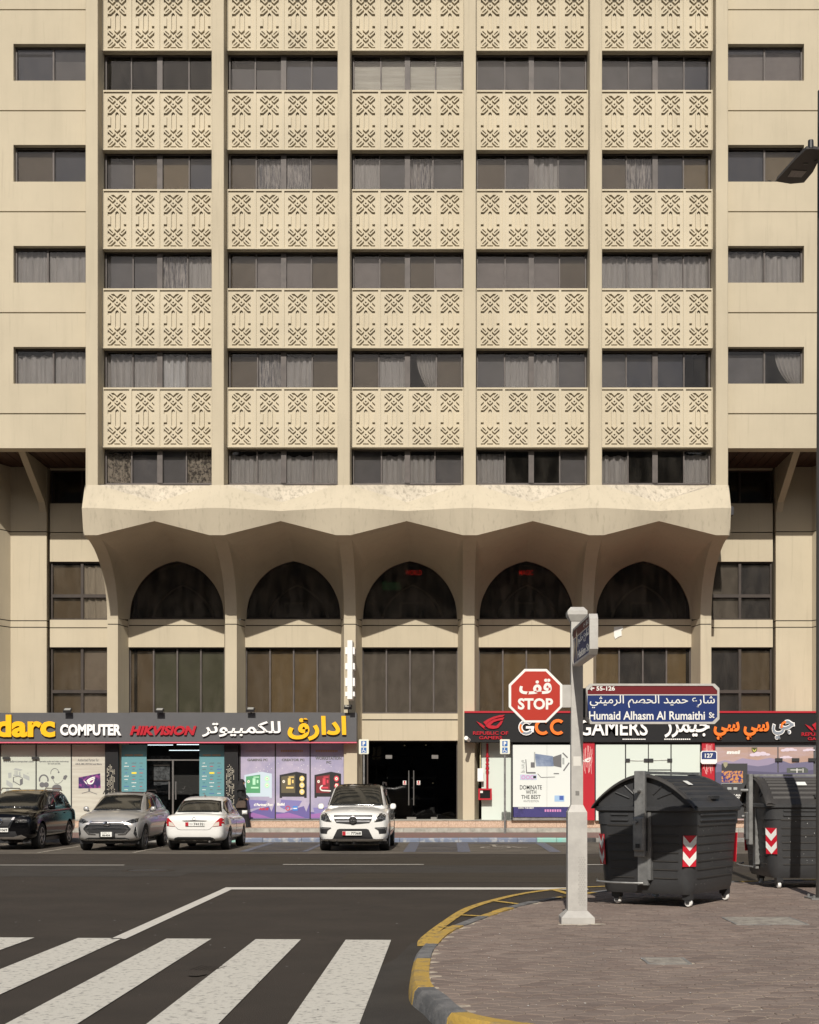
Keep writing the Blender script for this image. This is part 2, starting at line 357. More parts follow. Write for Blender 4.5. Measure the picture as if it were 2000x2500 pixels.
def rect(x0, y0, x1, y1): return [(x0,y0),(x1,y0),(x1,y1),(x0,y1)]
def disc(cx, cy, r, n=14, ry=None): ry = ry or r; return [(cx+r*math.cos(2*math.pi*k/n), cy+ry*math.sin(2*math.pi*k/n)) for k in range(n)]
def rpoly(x0, y0, x1, y1, c):      # chamfered rectangle
    return [(x0+c,y0),(x1-c,y0),(x1,y0+c),(x1,y1-c),(x1-c,y1),(x0+c,y1),(x0,y1-c),(x0,y0+c)]
def stroke(path, wd):              # polyline -> quads
    out = []
    for (x0,y0),(x1,y1) in zip(path, path[1:]):
        L = math.hypot(x1-x0, y1-y0) or 1; nx, ny = -(y1-y0)/L*wd/2, (x1-x0)/L*wd/2
        out.append([(x0+nx,y0+ny),(x1+nx,y1+ny),(x1-nx,y1-ny),(x0-nx,y0-ny)])
    return out
# ================================================================== BUILDING
DU, DP, DW, DLp, DI = 47.6, 48.2, 48.5, 50.5, 51.4     # pilaster face, screen face, window frames, lower pillar face, lower wall
XM = -1.40                                               # middle of the front
bld = thing('apartment_building', 'cream concrete block with lattice screens, pointed arches and computer shops below', 'building', (XM, DLp, 0.5))
PIT = 307.8*DU/F
pil = [X(224+307.8*i, DU) for i in range(6)]
PW = .215
ZR0, STO = Z(1092, DP), 3.515                             # underside of lowest screen row, storey height
PH = Z(946, DP)-ZR0                                       # screen height
SILL0 = Z(1183, DW)
TOP = ZR0+4*STO+PH
# --- upper pilasters
for i, xc in enumerate(pil):
    mb = MB(); mb.box(xc-PW, xc+PW, DU, DP+.9, Z(1186, DU), TOP+.25)
    mb.build('pilaster', M['wall'], bld, bevel=.02)
mb = MB(); mb.box(pil[0]-PW, pil[5]+PW, DU-.05, DP+.9, TOP+.252, TOP+1.4); mb.build('parapet', M['wall'], bld)
# --- screens
def screen_mesh():
    pw = (PIT-2*PW)/4; ph = PH
    sx, sz = pw/790.0, ph/1785.0
    def q(x, y): return ((x-10)*sx, ph-(y-85)*sz)
    mb = MB(); L0, L1, L2 = 0.0, .05, .119      # rail face, field, sunk field
    def bx(x0, y0, x1, y1, a, b):
        (u0, v0), (u1, v1) = q(x0, y0), q(x1, y1); mb.box(u0, u1, a, b, v1, v0)
    bx(10,85,800,136,L0,.13)          # top rail
    bx(10,1838,800,1870,L0,.13)       # bottom rail
    bx(10,136,48,1838,L0,.13); bx(770,136,800,1838,L0,.13)
    bx(48,136,155,1838,L1,.13); bx(680,136,770,1838,L1,.13); bx(155,136,680,235,L1,.13); bx(155,1780,680,1838,L1,.13)
    bx(155,235,680,1780,L2,.14)
    def P(pts): mb.prism([q(*p) for p in pts], L1, L2+.004)
    def RG(o, i): 
        mb.ring([q(*p) for p in o][::-1], [q(*p) for p in i][::-1], L1, L2+.004)
    h, t = 85, 37*1.414
    for cy in (492, 1485):
        yt, yb = cy-257, cy+257; cx = 417
        RG([(cx,cy-h),(cx+h,cy),(cx,cy+h),(cx-h,cy)], [(cx,cy-h+t),(cx+h-t,cy),(cx,cy+h-t),(cx-h+t,cy)])
        for sxn in (-1, 1):
            for sy in (-1, 1):
                bx_, by_ = 262.0, 257.0; e = 77.0; r1 = 179.0
                # in local coordinates pointing to the corner (a right, b up)
                def cr(e_, r_, B, Bt):   # diagonal bar |b-a|<e_, a+b>r_, a<B, b<Bt
                    pts = [((r_+e_)/2-0, (r_-e_)/2), (B, B-e_), (B, Bt), (Bt-e_, Bt), ((r_-e_)/2, (r_+e_)/2)]
                    return pts
                o_ = cr(e, r1, bx_, by_); i_ = cr(e-52, r1+52, bx_-37, by_-37)
                RG([(cx+sxn*a, cy-sy*b) for a, b in (o_ if sxn*sy > 0 else o_[::-1])], [(cx+sxn*a, cy-sy*b) for a, b in (i_ if sxn*sy > 0 else i_[::-1])])
        for sxn in (-1, 1):
            P([(cx+sxn*262, cy-h), (cx+sxn*262, cy+h), (cx+sxn*(262-h), cy)])
    P([(417-85,235),(417+85,235),(417,320)]); P([(417-85,1742),(417+85,1742),(417,1657)])
    RG([(417,665),(502,750),(502,1228),(417,1313),(332,1228),(332,750)], [(417,717),(465,765),(465,1213),(417,1261),(369,1213),(369,765)])
    P([(155,860),(235,860),(235,1112),(155,1112)]); P([(600,860),(680,860),(680,1112),(600,1112)])
    me = mb.mesh('screen_panel', M['screen'])
    bm = bmesh.new(); bm.from_mesh(me); bmesh.ops.recalc_face_normals(bm, faces=bm.faces); bm.to_mesh(me); bm.free()
    return me, pw
SM, SPW = screen_mesh()
for r in range(5):
    z0 = ZR0+r*STO
    for b in range(5):
        for k in range(4):
            inst('screen_panel', SM, bld, (pil[b]+PW+SPW*k, DP+random.uniform(-.004,.004), z0))
    mb = MB()
    for b in range(5): mb.box(pil[b]+PW, pil[b+1]-PW, DP+.16, DW+.12, z0+.004, z0+PH-.05)   # solid spandrel behind the screens
    mb.build('spandrel_wall', M['wall'], bld)
# --- windows
def win_frame(mb, x0, x1, z0, z1, D, muls, thick=.05, dep=.09, fw=.055):
    mb.box(x0, x1, D, D+dep, z1-fw, z1); mb.box(x0, x1, D, D+dep, z0, z0+fw)
    mb.box(x0, x0+fw, D, D+dep, z0+fw, z1-fw); mb.box(x1-fw, x1, D, D+dep, z0+fw, z1-fw)
    for xm, tw, pr in muls: mb.box(xm-tw/2, xm+tw/2, D-pr, D+dep-.002, z0+fw, z1-fw)
def drape(code, x0, x1, z0, z1, D, parent):
    """what hangs behind one pane"""
    if code == 'd': return
    wd = x1-x0; rnd = random.random()
    if code in 'cwsf':
        mb = MB(); ph1, ph2 = random.uniform(0,6), random.uniform(0,6); fr = random.uniform(20, 30); drop = random.uniform(.04,.16); sc_ = random.random() < .7 and code != 's'
        def fn(u, v):
            x = x0+wd*u; y = D+.05*math.sin(fr*x+ph1)*(.6+.4*math.sin(2.1*x+ph2))+.02*math.sin(57*x)
            top = z1-drop-(.07*abs(math.sin((x-x0)*7.5+ph2)) if sc_ else 0)
            return (x, y, z0+(top-z0)*v)
        mb.grid(fn, 26, 1); mb.build('curtain', M[code], parent, smooth=60)
    elif code == 't':
        mb = MB(); n = 12; pts = [(x0+wd*i/n, z0+.10+.10*random.random()+(.08 if i in (0,n) else 0)) for i in range(n+1)]
        mb.prism([(x0, z1-.05)]+pts+[(x1, z1-.05)], D, D+.012); mb.build('torn_board', M['o'], parent)
    elif code == 'h':
        mb = MB(); mb.box(x0, x1, D, D+.012, z0, z0+(z1-z0)*random.uniform(.66,.8)); mb.build('blind', M['g'], parent)
    elif code == 'l':     # curtain pulled to one side, in folds
        mb = MB()
        def fn(u, v):
            xx = x0+wd*(.30+.70*u)+(wd*.42*(1-v)**2)*(1-u); return (xx, D+.04*math.sin(u*38), z0+(z1-.1-z0)*v)
        mb.grid(fn, 24, 6); mb.build('curtain', M['c'], parent, smooth=60)
    else:
        z1b = z1-(0 if code in 'o' else random.choice((0, .08, .14)))
        mb = MB(); mb.box(x0, x1, D, D+.012, z0, z1b); mb.build('blind', M[code], parent)
PANE_N = [0]
def make_window(x0, x1, z0, z1, D, codes, splits, muls, fmat='frame', gmat='glass', depth=.14, fw=.055, transoms=(), name='window'):
    mb = MB(); win_frame(mb, x0, x1, z0, z1, D, muls, fw=fw)
    for zt, th in transoms:
        xs = [x0+fw]+sorted([m_[0] for m_ in muls])+[x1-fw]
        mb.box(x0+fw, x1-fw, D-.004, D+.088, zt-th/2, zt+th/2)
    wo = mb.build(name, M[fmat], bld)
    zs = [z0+.02]+[t_[0] for t_ in transoms]+[z1-.02]
    for i, cd in enumerate(codes):
        a, b = splits[i], splits[i+1]
        off = .05+(.012 if i % 2 else 0)
        for j in range(len(zs)-1):
            g = MB(); g.box(a, b, D+off, D+off+.006, zs[j]+.002*j, zs[j+1]); g.build('pane', M[gmat], wo)
        drape(cd, a+.01, b-.01, z0+.03, z1-.03, D+depth, wo)
    return wo
ROWS = {3: ['dddd','hhkk','WWWW','gggg','gggk'], 2: ['hotk','bssb','cgsg','bgcg','bskt'], 1: ['ggsc','bppb','pbbp','pppb','cccc'],
        0: ['ccwc','bscb','bclb','gccg','gkkd'], -1: ['fggf','cccc','gccg','cddg','cddc']}
for r in range(-1, 4):
    z0 = ZR0+r*STO+PH if r >= 0 else SILL0; z1 = ZR0+(r+1)*STO
    for b in range(5):
        x0, x1 = pil[b]+PW+.03, pil[b+1]-PW-.03; n = x1-x0
        sp = [x0+n*k/4 for k in range(5)]
        sp[1] += random.uniform(-.05,.05); sp[3] += random.uniform(-.08,.08)
        make_window(x0, x1, z0, z1, DW, ROWS[r][b], sp, [(sp[1],.045,0),(sp[2]-.005,.19,.03),(sp[3],.045,0)])
# --- rooms behind (dim), floor slabs
mb = MB(); mb.box(-13, 10.2, 52.6, 52.8, SILL0-1, TOP)
for r in range(-1, 5):
    z = ZR0+r*STO+PH*.55 if r >= 0 else SILL0-.9
    mb.box(-13, 10.2, DW+.13, 52.6, z-.15, z+.15)
for p in pil: mb.box(p-.1, p+.1, DP+.91, 52.6, SILL0-1, TOP)
mb.build('interior_wall', M['interior'], bld)
# --- wings
ZG = Z(1010, 48.0); WB = Z(1094, 48.0); DWG = 48.0
for s in (-1, 1):
    def mx(a): return XM+s*(a-XM)*-1 if s == 1 else a     # coordinates are given for the left wing
    xa, xw0, xw1, xb = -20.0, X(33, DWG), pil[0]-PW+.05, pil[0]-PW+.1
    edges = [WB]+[ZG+3.565*k for k in range(5)]+[TOP+1.2]
    for k in range(len(edges)-1):
        za, zb = edges[k]+(.022 if k else 0), edges[k+1]-.022
        mb = MB(); a, b = mx(xa), mx(xb); o0, o1 = mx(xw0), mx(xw1)
        if k == 0 or k == 5:
            mb.box(a, b, DWG, DWG+.3, za, zb)
        else:
            wz0, wz1 = edges[k]+1.06, edges[k]+2.36
            mb.box(a, o0, DWG, DWG+.3, za, zb); mb.box(o1, b, DWG, DWG+.3, za, zb)
            mb.box(o0, o1, DWG, DWG+.3, za, wz0); mb.box(o0, o1, DWG, DWG+.3, wz1, zb)
        mb.build('wall_panel', M['wall'], bld)
        if 0 < k < 5:
            codes = {-1: {1:'cc',2:'cc',3:'bk',4:'kh'}, 1: {1:'gl',2:'cc',3:'kt',4:'pp'}}[s][k]
            x0, x1 = sorted((o0, o1)); xm_ = (x0+x1)/2 + (.0 if k != 2 or s > 0 else -.2)
            make_window(x0+.01, x1-.01, wz0+.01, wz1-.01, DWG+.22, codes, [x0+.02, xm_, x1-.02], [(xm_, .06, 0)])
    mb = MB(); a, b = sorted((mx(xa), mx(xb)))
    mb.box(a, b, DWG+.06, DWG+.1, WB+.02, TOP+1.1) if False else None
    for k in range(1, 6): mb.box(a, b, DWG+.10, DWG+.28, edges[k]-.021, edges[k]+.021)
    mb.build('joint', M['dark'], bld)
    mb = MB(); mb.box(a, b, 51.5, 51.6, WB+.3, TOP); mb.box(a, b, DWG+.35, 51.5, WB+.25, WB+.35)
    for k in range(1,5): mb.box(a, b, DWG+.31, 51.5, edges[k]+.2, edges[k]+.3)
    mb.build('interior_wall', M['interior'], bld)
    # soffit: edge beam, timber boards
    mb = MB(); mb.box(a, b, DWG+.31, DWG+.55, WB+.002, WB+.22); mb.build('edge_beam', M['wall'], bld)
    nb = 22
    sm = MB(); sm.box(0, (b-a)/nb-.02, DWG+.552, 51.7, WB+.10, WB+.13)
    sme = sm.mesh('soffit_board', M['wood'])
    for k in range(nb): inst('soffit_board', sme, bld, (a+(b-a)*k/nb+.01, 0, random.uniform(-.006,.006)))
    mb = MB(); mb.box(a, b, DWG+.56, 51.7, WB+.14, WB+.2); mb.build('soffit_backing', M['dark'], bld)
    # lower wing: column, slanted pier, panels, windows
    DC, DV = 51.2, 51.35
    c0, c1 = X(26, DC), X(114, DC); ztop = WB+.09
    g1, g2, g3 = Z(1515.5, DC), Z(1531.5, DC), Z(1298, DC)
    zb_ = [(.5, g2-.018), (g2+.018, g1-.018), (g1+.018, g3-.018), (g3+.018, ztop)]
    for za, zc in zb_:
        mb = MB(); pts = [(c1, DC), (c0, DC), (c0-.55, DC-1.15), (c0-6, DC-1.15), (c0-6, DC+1.0), (c1, DC+1.0)]
        mb.hprism([(mx(p[0]), p[1]) for p in pts], za, zc); mb.build('corner_column', M['wall'], bld)
    mb = MB(); pts = [(c1-.03, DC+.03), (c0, DC+.03), (c0-.55, DC-1.1), (c0-6, DC-1.1), (c0-6, DC+.9), (c1-.03, DC+.9)]
    mb.hprism([(mx(p[0]), p[1]) for p in pts], .5, ztop-.01); mb.build('joint', M['dark'], bld)
    # triangular bracket fin
    mb = MB(); xf0, xf1 = sorted((mx(c1-.26), mx(c1-.02)))
    mb.xprism([(DWG+.56, WB+.09), (DWG+1.0, WB+.09), (51.21, WB+.09), (51.21, Z(1228, 51.2)-.35), (51.0, Z(1228, 51.2))], xf0, xf1)
    mb.build('bracket', M['wall'], bld)
    # wall between column and arcade
    w0, w1 = c1+.08, X(290, DLp)
    yA0, yA1, yB0, yB1 = Z(1513, DV), Z(1371, DV), Z(1760, DV), Z(1580, DV)
    yC0, yC1 = Z(1229, DV), Z(1147, DV)
    lo, hi = sorted((mx(w0), mx(w1)))
    for za, zc in [(g2+.018, yA0), (g3+.018, yC0), (yC1, ztop)]:
        mb = MB(); mb.box(lo, hi, DV, DV+.3, za, zc-.002); mb.build('wall_panel', M['wall'], bld)
    mb = MB(); mb.box(lo, hi, DV, DV+.3, yB1, g2-.018); mb.build('wall_panel', M['wall'], bld)
    mb = MB(); mb.box(lo, hi, DV, DV+.3, yA1, g3-.018); mb.build('wall_panel', M['wall'], bld)
    mb = MB(); mb.box(lo, hi, DV, DV+.3, .5, yB0); mb.build('wall_panel', M['wall'], bld)
    mb = MB(); mb.box(lo, hi, DV+.08, DV+.28, g2-.022, g2+.022); mb.box(lo, hi, DV+.08, DV+.28, g3-.022, g3+.022); mb.build('joint', M['dark'], bld)
    xq = mx(X(199, DV)); 
    if s == 1: xq = X(1808, DV)
    cdA = 'bc' if s < 0 else 'gk'; cdB = 'bp' if s < 0 else 'kb'
    make_window(lo+.02, hi-.02, yA0, yA1, DV+.1, cdA, [lo+.03, xq, hi-.03], [(xq,.1,.0)], 'frame_dark', 'glass_dark', transoms=[(Z(1454, DV), .12)])
    make_window(lo+.02, hi-.02, yB0, yB1, DV+.1, cdB, [lo+.03, xq, hi-.03], [(xq,.1,.0)], 'frame_dark', 'glass_dark', transoms=[(Z(1688, DV), .12)])
    make_window(lo+.02, hi-.02, yC0, yC1, DV+.1, 'dd', [lo+.03, xq, hi-.03], [(xq,.08,.0)], 'frame_dark', 'glass_dark')
    mb = MB(); mb.box(lo-.3, hi+.3, 53.5, 53.6, .5, ztop+2.5); mb.box(lo-.3,hi+.3, DV+.32, 53.5, g1-.4, g1-.2); mb.box(lo-.3,hi+.3, DV+.32, 53.5, g3-.3, g3-.1)
    mb.box(lo-.42, lo-.31, DV+.31, 53.6, .5, ztop+2.5); mb.box(hi+.31, hi+.42, DV+.31, 53.6, .5, ztop+2.5); mb.box(lo-.3, hi+.3, 51.72, 53.49, ztop+.9, ztop+1.0)
    mb.build('interior_wall', M['black_int'], bld)
# --- crown over the arches
DR, DRm = 47.2, 47.42
def ZP(y, D): return Z(y, D)
piers = [(p-.25, p+.25) for p in pil]; piers[0] = (pil[0]-PW-.02, pil[0]+.25); piers[5] = (pil[5]-.25, pil[5]+PW+.02)
prof_p = [(DU, Z(1184, DU)), (DR, Z(1240, DR)), (DR+.2, Z(1306.5, DR+.2))]
prof_m = [(47.95, Z(1226, 47.95)), (DRm, Z(1247.5, DRm)), (DRm+.16, Z(1272, DRm+.16))]
low_z, low_y = prof_p[2][1], prof_p[2][0]
sts = []
for i in range(6):
    sts.append((piers[i][0], prof_p)); sts.append((piers[i][1], prof_p))
    if i < 5: sts.append(((pil[i]+pil[i+1])/2, prof_m))
mb = MB(); n = len(sts)
vs = []
for x, pr in sts:
    for d, z in pr: vs.append((x, d, z))
for i in range(n-1):
    for j in range(2):
        A_, B_, C_, D_ = [Vector(vs[q]) for q in (i*3+j, i*3+j+1, i*3+4+j, i*3+3+j)]
        mb.grid(lambda u, v: tuple((A_*(1-v)+B_*v)*(1-u)+(D_*(1-v)+C_*v)*u), 6, 3)
for i in range(5):   # sloping triangle from window sill down to the crown edge
    xa, xb, xm_ = piers[i][1], piers[i+1][0], (pil[i]+pil[i+1])/2
    zt = prof_p[0][1]
    a, b, c = (xa, DU, zt), (xb, DU, zt), (xm_, prof_m[0][0], prof_m[0][1])
    d, e = (xa, DW+.05, SILL0+.005), (xb, DW+.05, SILL0+.005); g_ = (xm_, DW+.05, SILL0+.005)
    ms_ = MB(); ms_.add([a, b, c, d, e, g_], [(0, 2, 5, 3), (2, 1, 4, 5)]); ms_.build('crown_sill', M['sill_dirty'], bld)
for i in range(6): mb.add([(piers[i][0], DU, prof_p[0][1]), (piers[i][1], DU, prof_p[0][1]), (piers[i][1], DW, prof_p[0][1]), (piers[i][0], DW, prof_p[0][1])], [(0,1,2,3)])
for s_, x in ((-1, sts[0][0]), (1, sts[-1][0])):    # end faces back to the wall
    pts = [(x, d, z) for d, z in prof_p]+[(x, 51.6, prof_p[2][1]), (x, 51.6, prof_p[0][1])]
    mb.add(pts, [tuple(range(5)) if s_ > 0 else tuple(range(4,-1,-1))])
mb.build('crown', M['wall_dirty'], bld, smooth=9)
# --- lower pillars and vault shells
z_sp = Z(1509, DLp)
def curve(t):      # pillar face: vertical at the foot, running out to the crown
    return DLp-(DLp-low_y)*(1-math.cos(t)), z_sp+(low_z-z_sp)*math.sin(t)
lp = [X(276.5+290*i, DLp) for i in range(6)]; lp = [pil[i] for i in range(6)]
FWd = .215
NC = 14
for i in range(6):
    xL, xR = lp[i]-FWd, lp[i]+FWd
    if i == 0: xL = sts[0][0]+.05
    if i == 5: xR = sts[-1][0]-.05
    mb = MB(); vs = []; tL, tR = (piers[i][0], piers[i][1])
    for k in range(NC+1):
        d, z = curve(math.pi/2*k/NC); f_ = (k/NC)**2
        vs += [(xL+(tL-xL)*f_, d, z), (xR+(tR-xR)*f_, d, z)]
    fs = [(2*k, 2*k+1, 2*k+3, 2*k+2) for k in range(NC)]; mb.add(vs, fs)
    if i in (0, 5):   # outer side wall of the end pillar
        x = xL if i == 0 else xR; c = []
        j = 0 if i == 0 else 1
        pts = [vs[2*k+j] for k in range(NC+1)]+[(x, 51.6, low_z), (x, 51.6, z_sp)]
        mb.add(pts, [tuple(range(len(pts))) if i == 5 else tuple(range(len(pts)-1, -1, -1))])
    mb.build('pillar_flare', M['wall'], bld, smooth=40)
    # shaft below: tapered plan
    g1, g2 = Z(1509, DLp), Z(1524, DLp)
    sl_, sr_ = xL-.19, xR+.19
    if i == 0: sl_ = xL
    if i == 5: sr_ = xR
    for za, zc in [(.5, g2-.018), (g2+.018, g1-.004)]:
        mb = MB(); mb.hprism([(xL, DLp), (xR, DLp), (sr_, DI+.05), (sl_, DI+.05)], za, zc); mb.build('pillar_shaft', M['wall'], bld)
    mb = MB(); mb.hprism([(xL+.02, DLp+.02), (xR-.02, DLp+.02), (sr_-.02, DI+.05), (sl_+.02, DI+.05)], g2-.02, g1); mb.build('joint', M['dark'], bld)
arch_t = [(1.0,0),(.985,.18),(.93,.37),(.77,.62),(.505,.84),(.215,.955),(0,1.0)]
def arch(u):       # u 0 springer .. 1 apex -> half-width share, height share
    u *= len(arch_t)-1; i = min(int(u), len(arch_t)-2); f_ = u-i
    def cr(k):
        p = [arch_t[max(0,i-1)][k], arch_t[i][k], arch_t[i+1][k], arch_t[min(len(arch_t)-1,i+2)][k]]
        return .5*((2*p[1])+(-p[0]+p[2])*f_+(2*p[0]-5*p[1]+4*p[2]-p[3])*f_*f_+(-p[0]+3*p[1]-3*p[2]+p[3])*f_**3)
    return cr(0), cr(1)
z_a0, z_a1 = Z(1511, DI+.1), Z(1370, DI+.1)
for b in range(5):
    xm_ = (lp[b]+lp[b+1])/2; hw = 3.56*.5
    xe0, xe1 = lp[b]+FWd, lp[b+1]-FWd; pr0, pr1 = piers[b][1], piers[b+1][0]
    NU, NV, uc = 28, 12, .5
    mb = MB()
    for sd in (-1, 1):
        xe = xe0 if sd < 0 else xe1; pr = pr0 if sd < 0 else pr1
        def fn(u, v):
            hx, hz = arch(u); A = Vector((xm_+sd*hw*hx, DI+.1, z_a0+(z_a1-z_a0)*hz))
            if u < uc:
                k = u/uc; d, z = curve(math.pi/2*k); B = Vector((xe+(pr-xe)*k*k, d, z))
            else:
                k = (u-uc)/(1-uc); B = Vector((pr+(xm_-pr)*k, prof_p[2][0]+(prof_m[2][0]-prof_p[2][0])*k, prof_p[2][1]+(prof_m[2][1]-prof_p[2][1])*k))
            cz = max(A.z, B.z)-.10+.25*abs(B.z-A.z)*0
            Cc = Vector(((A.x*.55+B.x*.45), A.y-.22*(A.y-B.y), A.z+(B.z-A.z)*.86))
            return tuple(A*(1-v)**2+Cc*2*v*(1-v)+B*v*v)
        mb.grid(fn, NU, NV)
    mb.build('vault', M['wall'], bld, smooth=50)
    # arch wall reveal and glazing
    ring_pts = [(xm_-hw*arch(k/14)[0], z_a0+(z_a1-z_a0)*arch(k/14)[1]) for k in range(15)]+[(xm_+hw*arch(1-k/14)[0], z_a0+(z_a1-z_a0)*arch(1-k/14)[1]) for k in range(1, 15)]
    mb = MB()
    for p, q_ in zip(ring_pts, ring_pts[1:]): mb.add([(p[0],DI+.1,p[1]),(q_[0],DI+.1,q_[1]),(q_[0],DI+.4,q_[1]),(p[0],DI+.4,p[1])], [(0,1,2,3)])
    mb.build('arch_reveal', M['frame_dark'], bld)
    aw = MB(); aw.box(xm_-hw, xm_+hw, DI+.25, DI+.33, z_a0, z_a0+.06)
    aw = aw.build('arched_window', M['frame_dark'], bld)
    g = MB(); g.prism(ring_pts, DI+.28, DI+.286); g.build('pane', M['glass_arch'], aw)
    # pale band stands in for the reflection of vault ribs; framed picture inside
    mb = MB(); fm = M['interior']
    inner = [(xm_+.08+.62*hw*1.1*math.sin(t), z_a0+.95*1.5*math.cos(t)*(1-.25*abs(math.sin(t)))) for t in [(-math.pi/2)+math.pi*k/16 for k in range(17)]]
    for p, q_ in zip(inner, inner[1:]):
        mb.add([(p[0],DI+.9,p[1]),(q_[0],DI+.9,q_[1]),(q_[0]*.93+xm_*.07,DI+.9,q_[1]-.07),(p[0]*.93+xm_*.07,DI+.9,p[1]-.07)], [(0,1,2,3)])
    mb.build('rib_reflection_band', M['rib_reflection'], aw)
    if b > 0:
        mb = MB(); mb.ring([(xm_-.42,z_a0+.02),(xm_+.42,z_a0+.02),(xm_+.42,z_a0+.72),(xm_-.42,z_a0+.72)], [(xm_-.33,z_a0+.1),(xm_+.33,z_a0+.1),(xm_+.33,z_a0+.64),(xm_-.33,z_a0+.64)], DI+.7, DI+.74)
        mb.build('inner_frame', curtain_mat('dim_frame_%d' % b, (.34,.32,.22)), aw)
    # spandrel below the arch with joint, then the large four-pane window
    zs0, zs1 = Z(1512, DI), Z(1580, DI); gz = Z(1527, DI)
    xa_, xb_ = lp[b]+FWd+.17, lp[b+1]-FWd-.17
    for za, zc in [(zs1, gz-.018), (gz+.018, zs0)]:
        mb = MB(); mb.box(xa_, xb_, DI, DI+.35, za, zc); mb.build('wall_panel', M['wall'], bld)
    mb = MB(); mb.box(xa_, xb_, DI+.08, DI+.3, gz-.022, gz+.022); mb.build('joint', M['dark'], bld)
    zb0 = Z(1741, DI)
    sp = [xa_+.03+(xb_-xa_-.06)*k/4 for k in range(5)]
    cds = ['ogss','bccc','bgbp','bbbb','bddb'][b]
    cds = {0:'bvvv',1:'boog',2:'gggg',3:'boob',4:'okko'}[b]
    make_window(xa_+.01, xb_-.01, zb0, zs1, DI+.16, cds, sp, [(sp[k], .055, 0) for k in (1,2,3)], 'frame', 'glass_dark', fw=.04)
    mb = MB(); mb.box(xa_-.2, xb_+.2, 53.6, 53.7, 3.5, z_a1+.4); mb.box(xa_-.2, xb_+.2, DI+.36, 53.6, zs0-.3, zs0-.15); mb.box(xa_-.2, xb_+.2, DI+.36, 53.6, z_a1+.2, z_a1+.3)
    mb.box(xa_-.22, xa_-.2, DI+.36, 53.6, 3.5, z_a1+.4); mb.box(xb_+.2, xb_+.22, DI+.36, 53.6, 3.5, z_a1+.4)
    mb.build('interior_wall', M['black_int'], bld)
# LED signs and neon inside two of the arches
for word, px0, px1, b in (('WORLD', 990, 1030, 2), ('MAGIC', 1268, 1302, 3)):
    lit = mat('red_led_'+word.lower(), (.3,.01,.01), emit=((1,.03,.02), .7))
    s_ = thing('led_sign', 'small red lit sign reading %s behind %s arched window' % (word, 'the middle' if b == 2 else 'the second'), 'sign', (X((px0+px1)/2, 51.9), 51.9, Z(1400, 51.9)))
    mb = MB(); mb.box(X(px0-6, 51.9), X(px1+6, 51.9), 51.9, 51.95, Z(1408, 51.9), Z(1387, 51.9)); mb.build('case', M['blackp'], s_)
    text_px('lettering', word, px0, px1, 1392, 1404, 51.9, lit, s_, depth=.01, bold=.01)
s_ = thing('neon_sign', 'dim green neon sign reading GENTS SALOON inside the middle arch', 'sign', (X(956, 51.9), 51.9, Z(1432, 51.9)))
gn = mat('green_neon', (.05,.3,.12), emit=((.05,.5,.16), .30))
text_px('lettering', 'Gents', 934, 976, 1420, 1428, 51.9, gn, s_, depth=.01); text_px('lettering', 'SALOON', 934, 978, 1430, 1440, 51.9, gn, s_, depth=.01)
mb = MB(); mb.box(X(932,51.9), X(980,51.9), 51.905, 51.93, Z(1442,51.9), Z(1418,51.9)); mb.build('backing', M['blackp'], s_)
# ================================================================== GROUND
mb = MB(); mb.box(-400, 400, -300, 500, -1.5, -.03); tag(mb.build('ground', M['asphalt'], None), kind='structure')
mb = MB(); mb.add([(-60,-60,0),(60,-60,0),(60,42.95,0),(-60,42.95,0)], [(0,1,2,3)]); tag(mb.build('road', M['asphalt'], None), kind='structure')
def sheet(name, rects, z, m, kind='structure'):
    mb = MB()
    for x0, y0, x1, y1 in rects: mb.add([(x0,y0,z),(x1,y0,z),(x1,y1,z),(x0,y1,z)], [(0,1,2,3)])
    return tag(mb.build(name, m, None), kind=kind)
sheet('asphalt_strip', [(-40, 26.2, -5.2, 30.0), (-5.2, 27.4, 4.0, 30.0)], .003, M['asphalt_old'])
sheet('asphalt_strip', [(-5.2, 30.004, 20, 33.8), (-2, 24.6, 20, 27.39)], .003, M['asphalt_brown'])
sheet('parking_bay', [(-40, 35.3, 20, 42.93)], .004, M['asphalt_park'])
# markings
def inside_road(x, y): return x < -.5+max(0,(y-15)*.1)
def line_obj(name, quads, z, m, **k):
    mb = MB()
    for q_ in quads: mb.add([(p[0], p[1], z) for p in q_], [(0,1,2,3)])
    return tag(mb.build(name, m, None), kind='structure', **k)
def ql(x0, y0, x1, y1, wd):
    L = math.hypot(x1-x0, y1-y0); nx, ny = -(y1-y0)/L*wd/2, (x1-x0)/L*wd/2
    return [(x0-nx,y0-ny),(x1-nx,y1-ny),(x1+nx,y1+ny),(x0+nx,y0+ny)]
for k in range(8):      # zebra crossing
    xr = -.64-1.015*k
    line_obj('crosswalk_stripe', [[(xr-.52, 6.0),(xr, 6.0),(xr, 15.2+.06*k),(xr-.51, 15.22+.06*k)]], .008, M['zebra'])
line_obj('stop_line', [ql(-3.81, 23.05, 2.35, 23.0, .48)], .008, M['line'])
line_obj('lane_line', [ql(-3.72, 15.3, -3.72, 22.81, .17)], .008, M['line'])
for a, b, y in ((-12.8, -7.15, 30.0), (-3.68, -.55, 30.25), (3.03, 6.0, 30.2), (-19, -16, 30.0)):
    line_obj('lane_dash', [ql(a, y, b, y, .15)], .012, M['line'])
for xx in (-18.3, -15.8, -13.3, -10.8, -8.3): line_obj('parking_line', [ql(xx, 35.8, xx, 41.6, .1)], .012, M['fline'])
line_obj('blue_parking_line', [ql(-5.5, 36.4, -5.5, 42.3, .22), ql(-3.85, 36.4, -3.85, 42.3, .14)], .012, M['bline'])
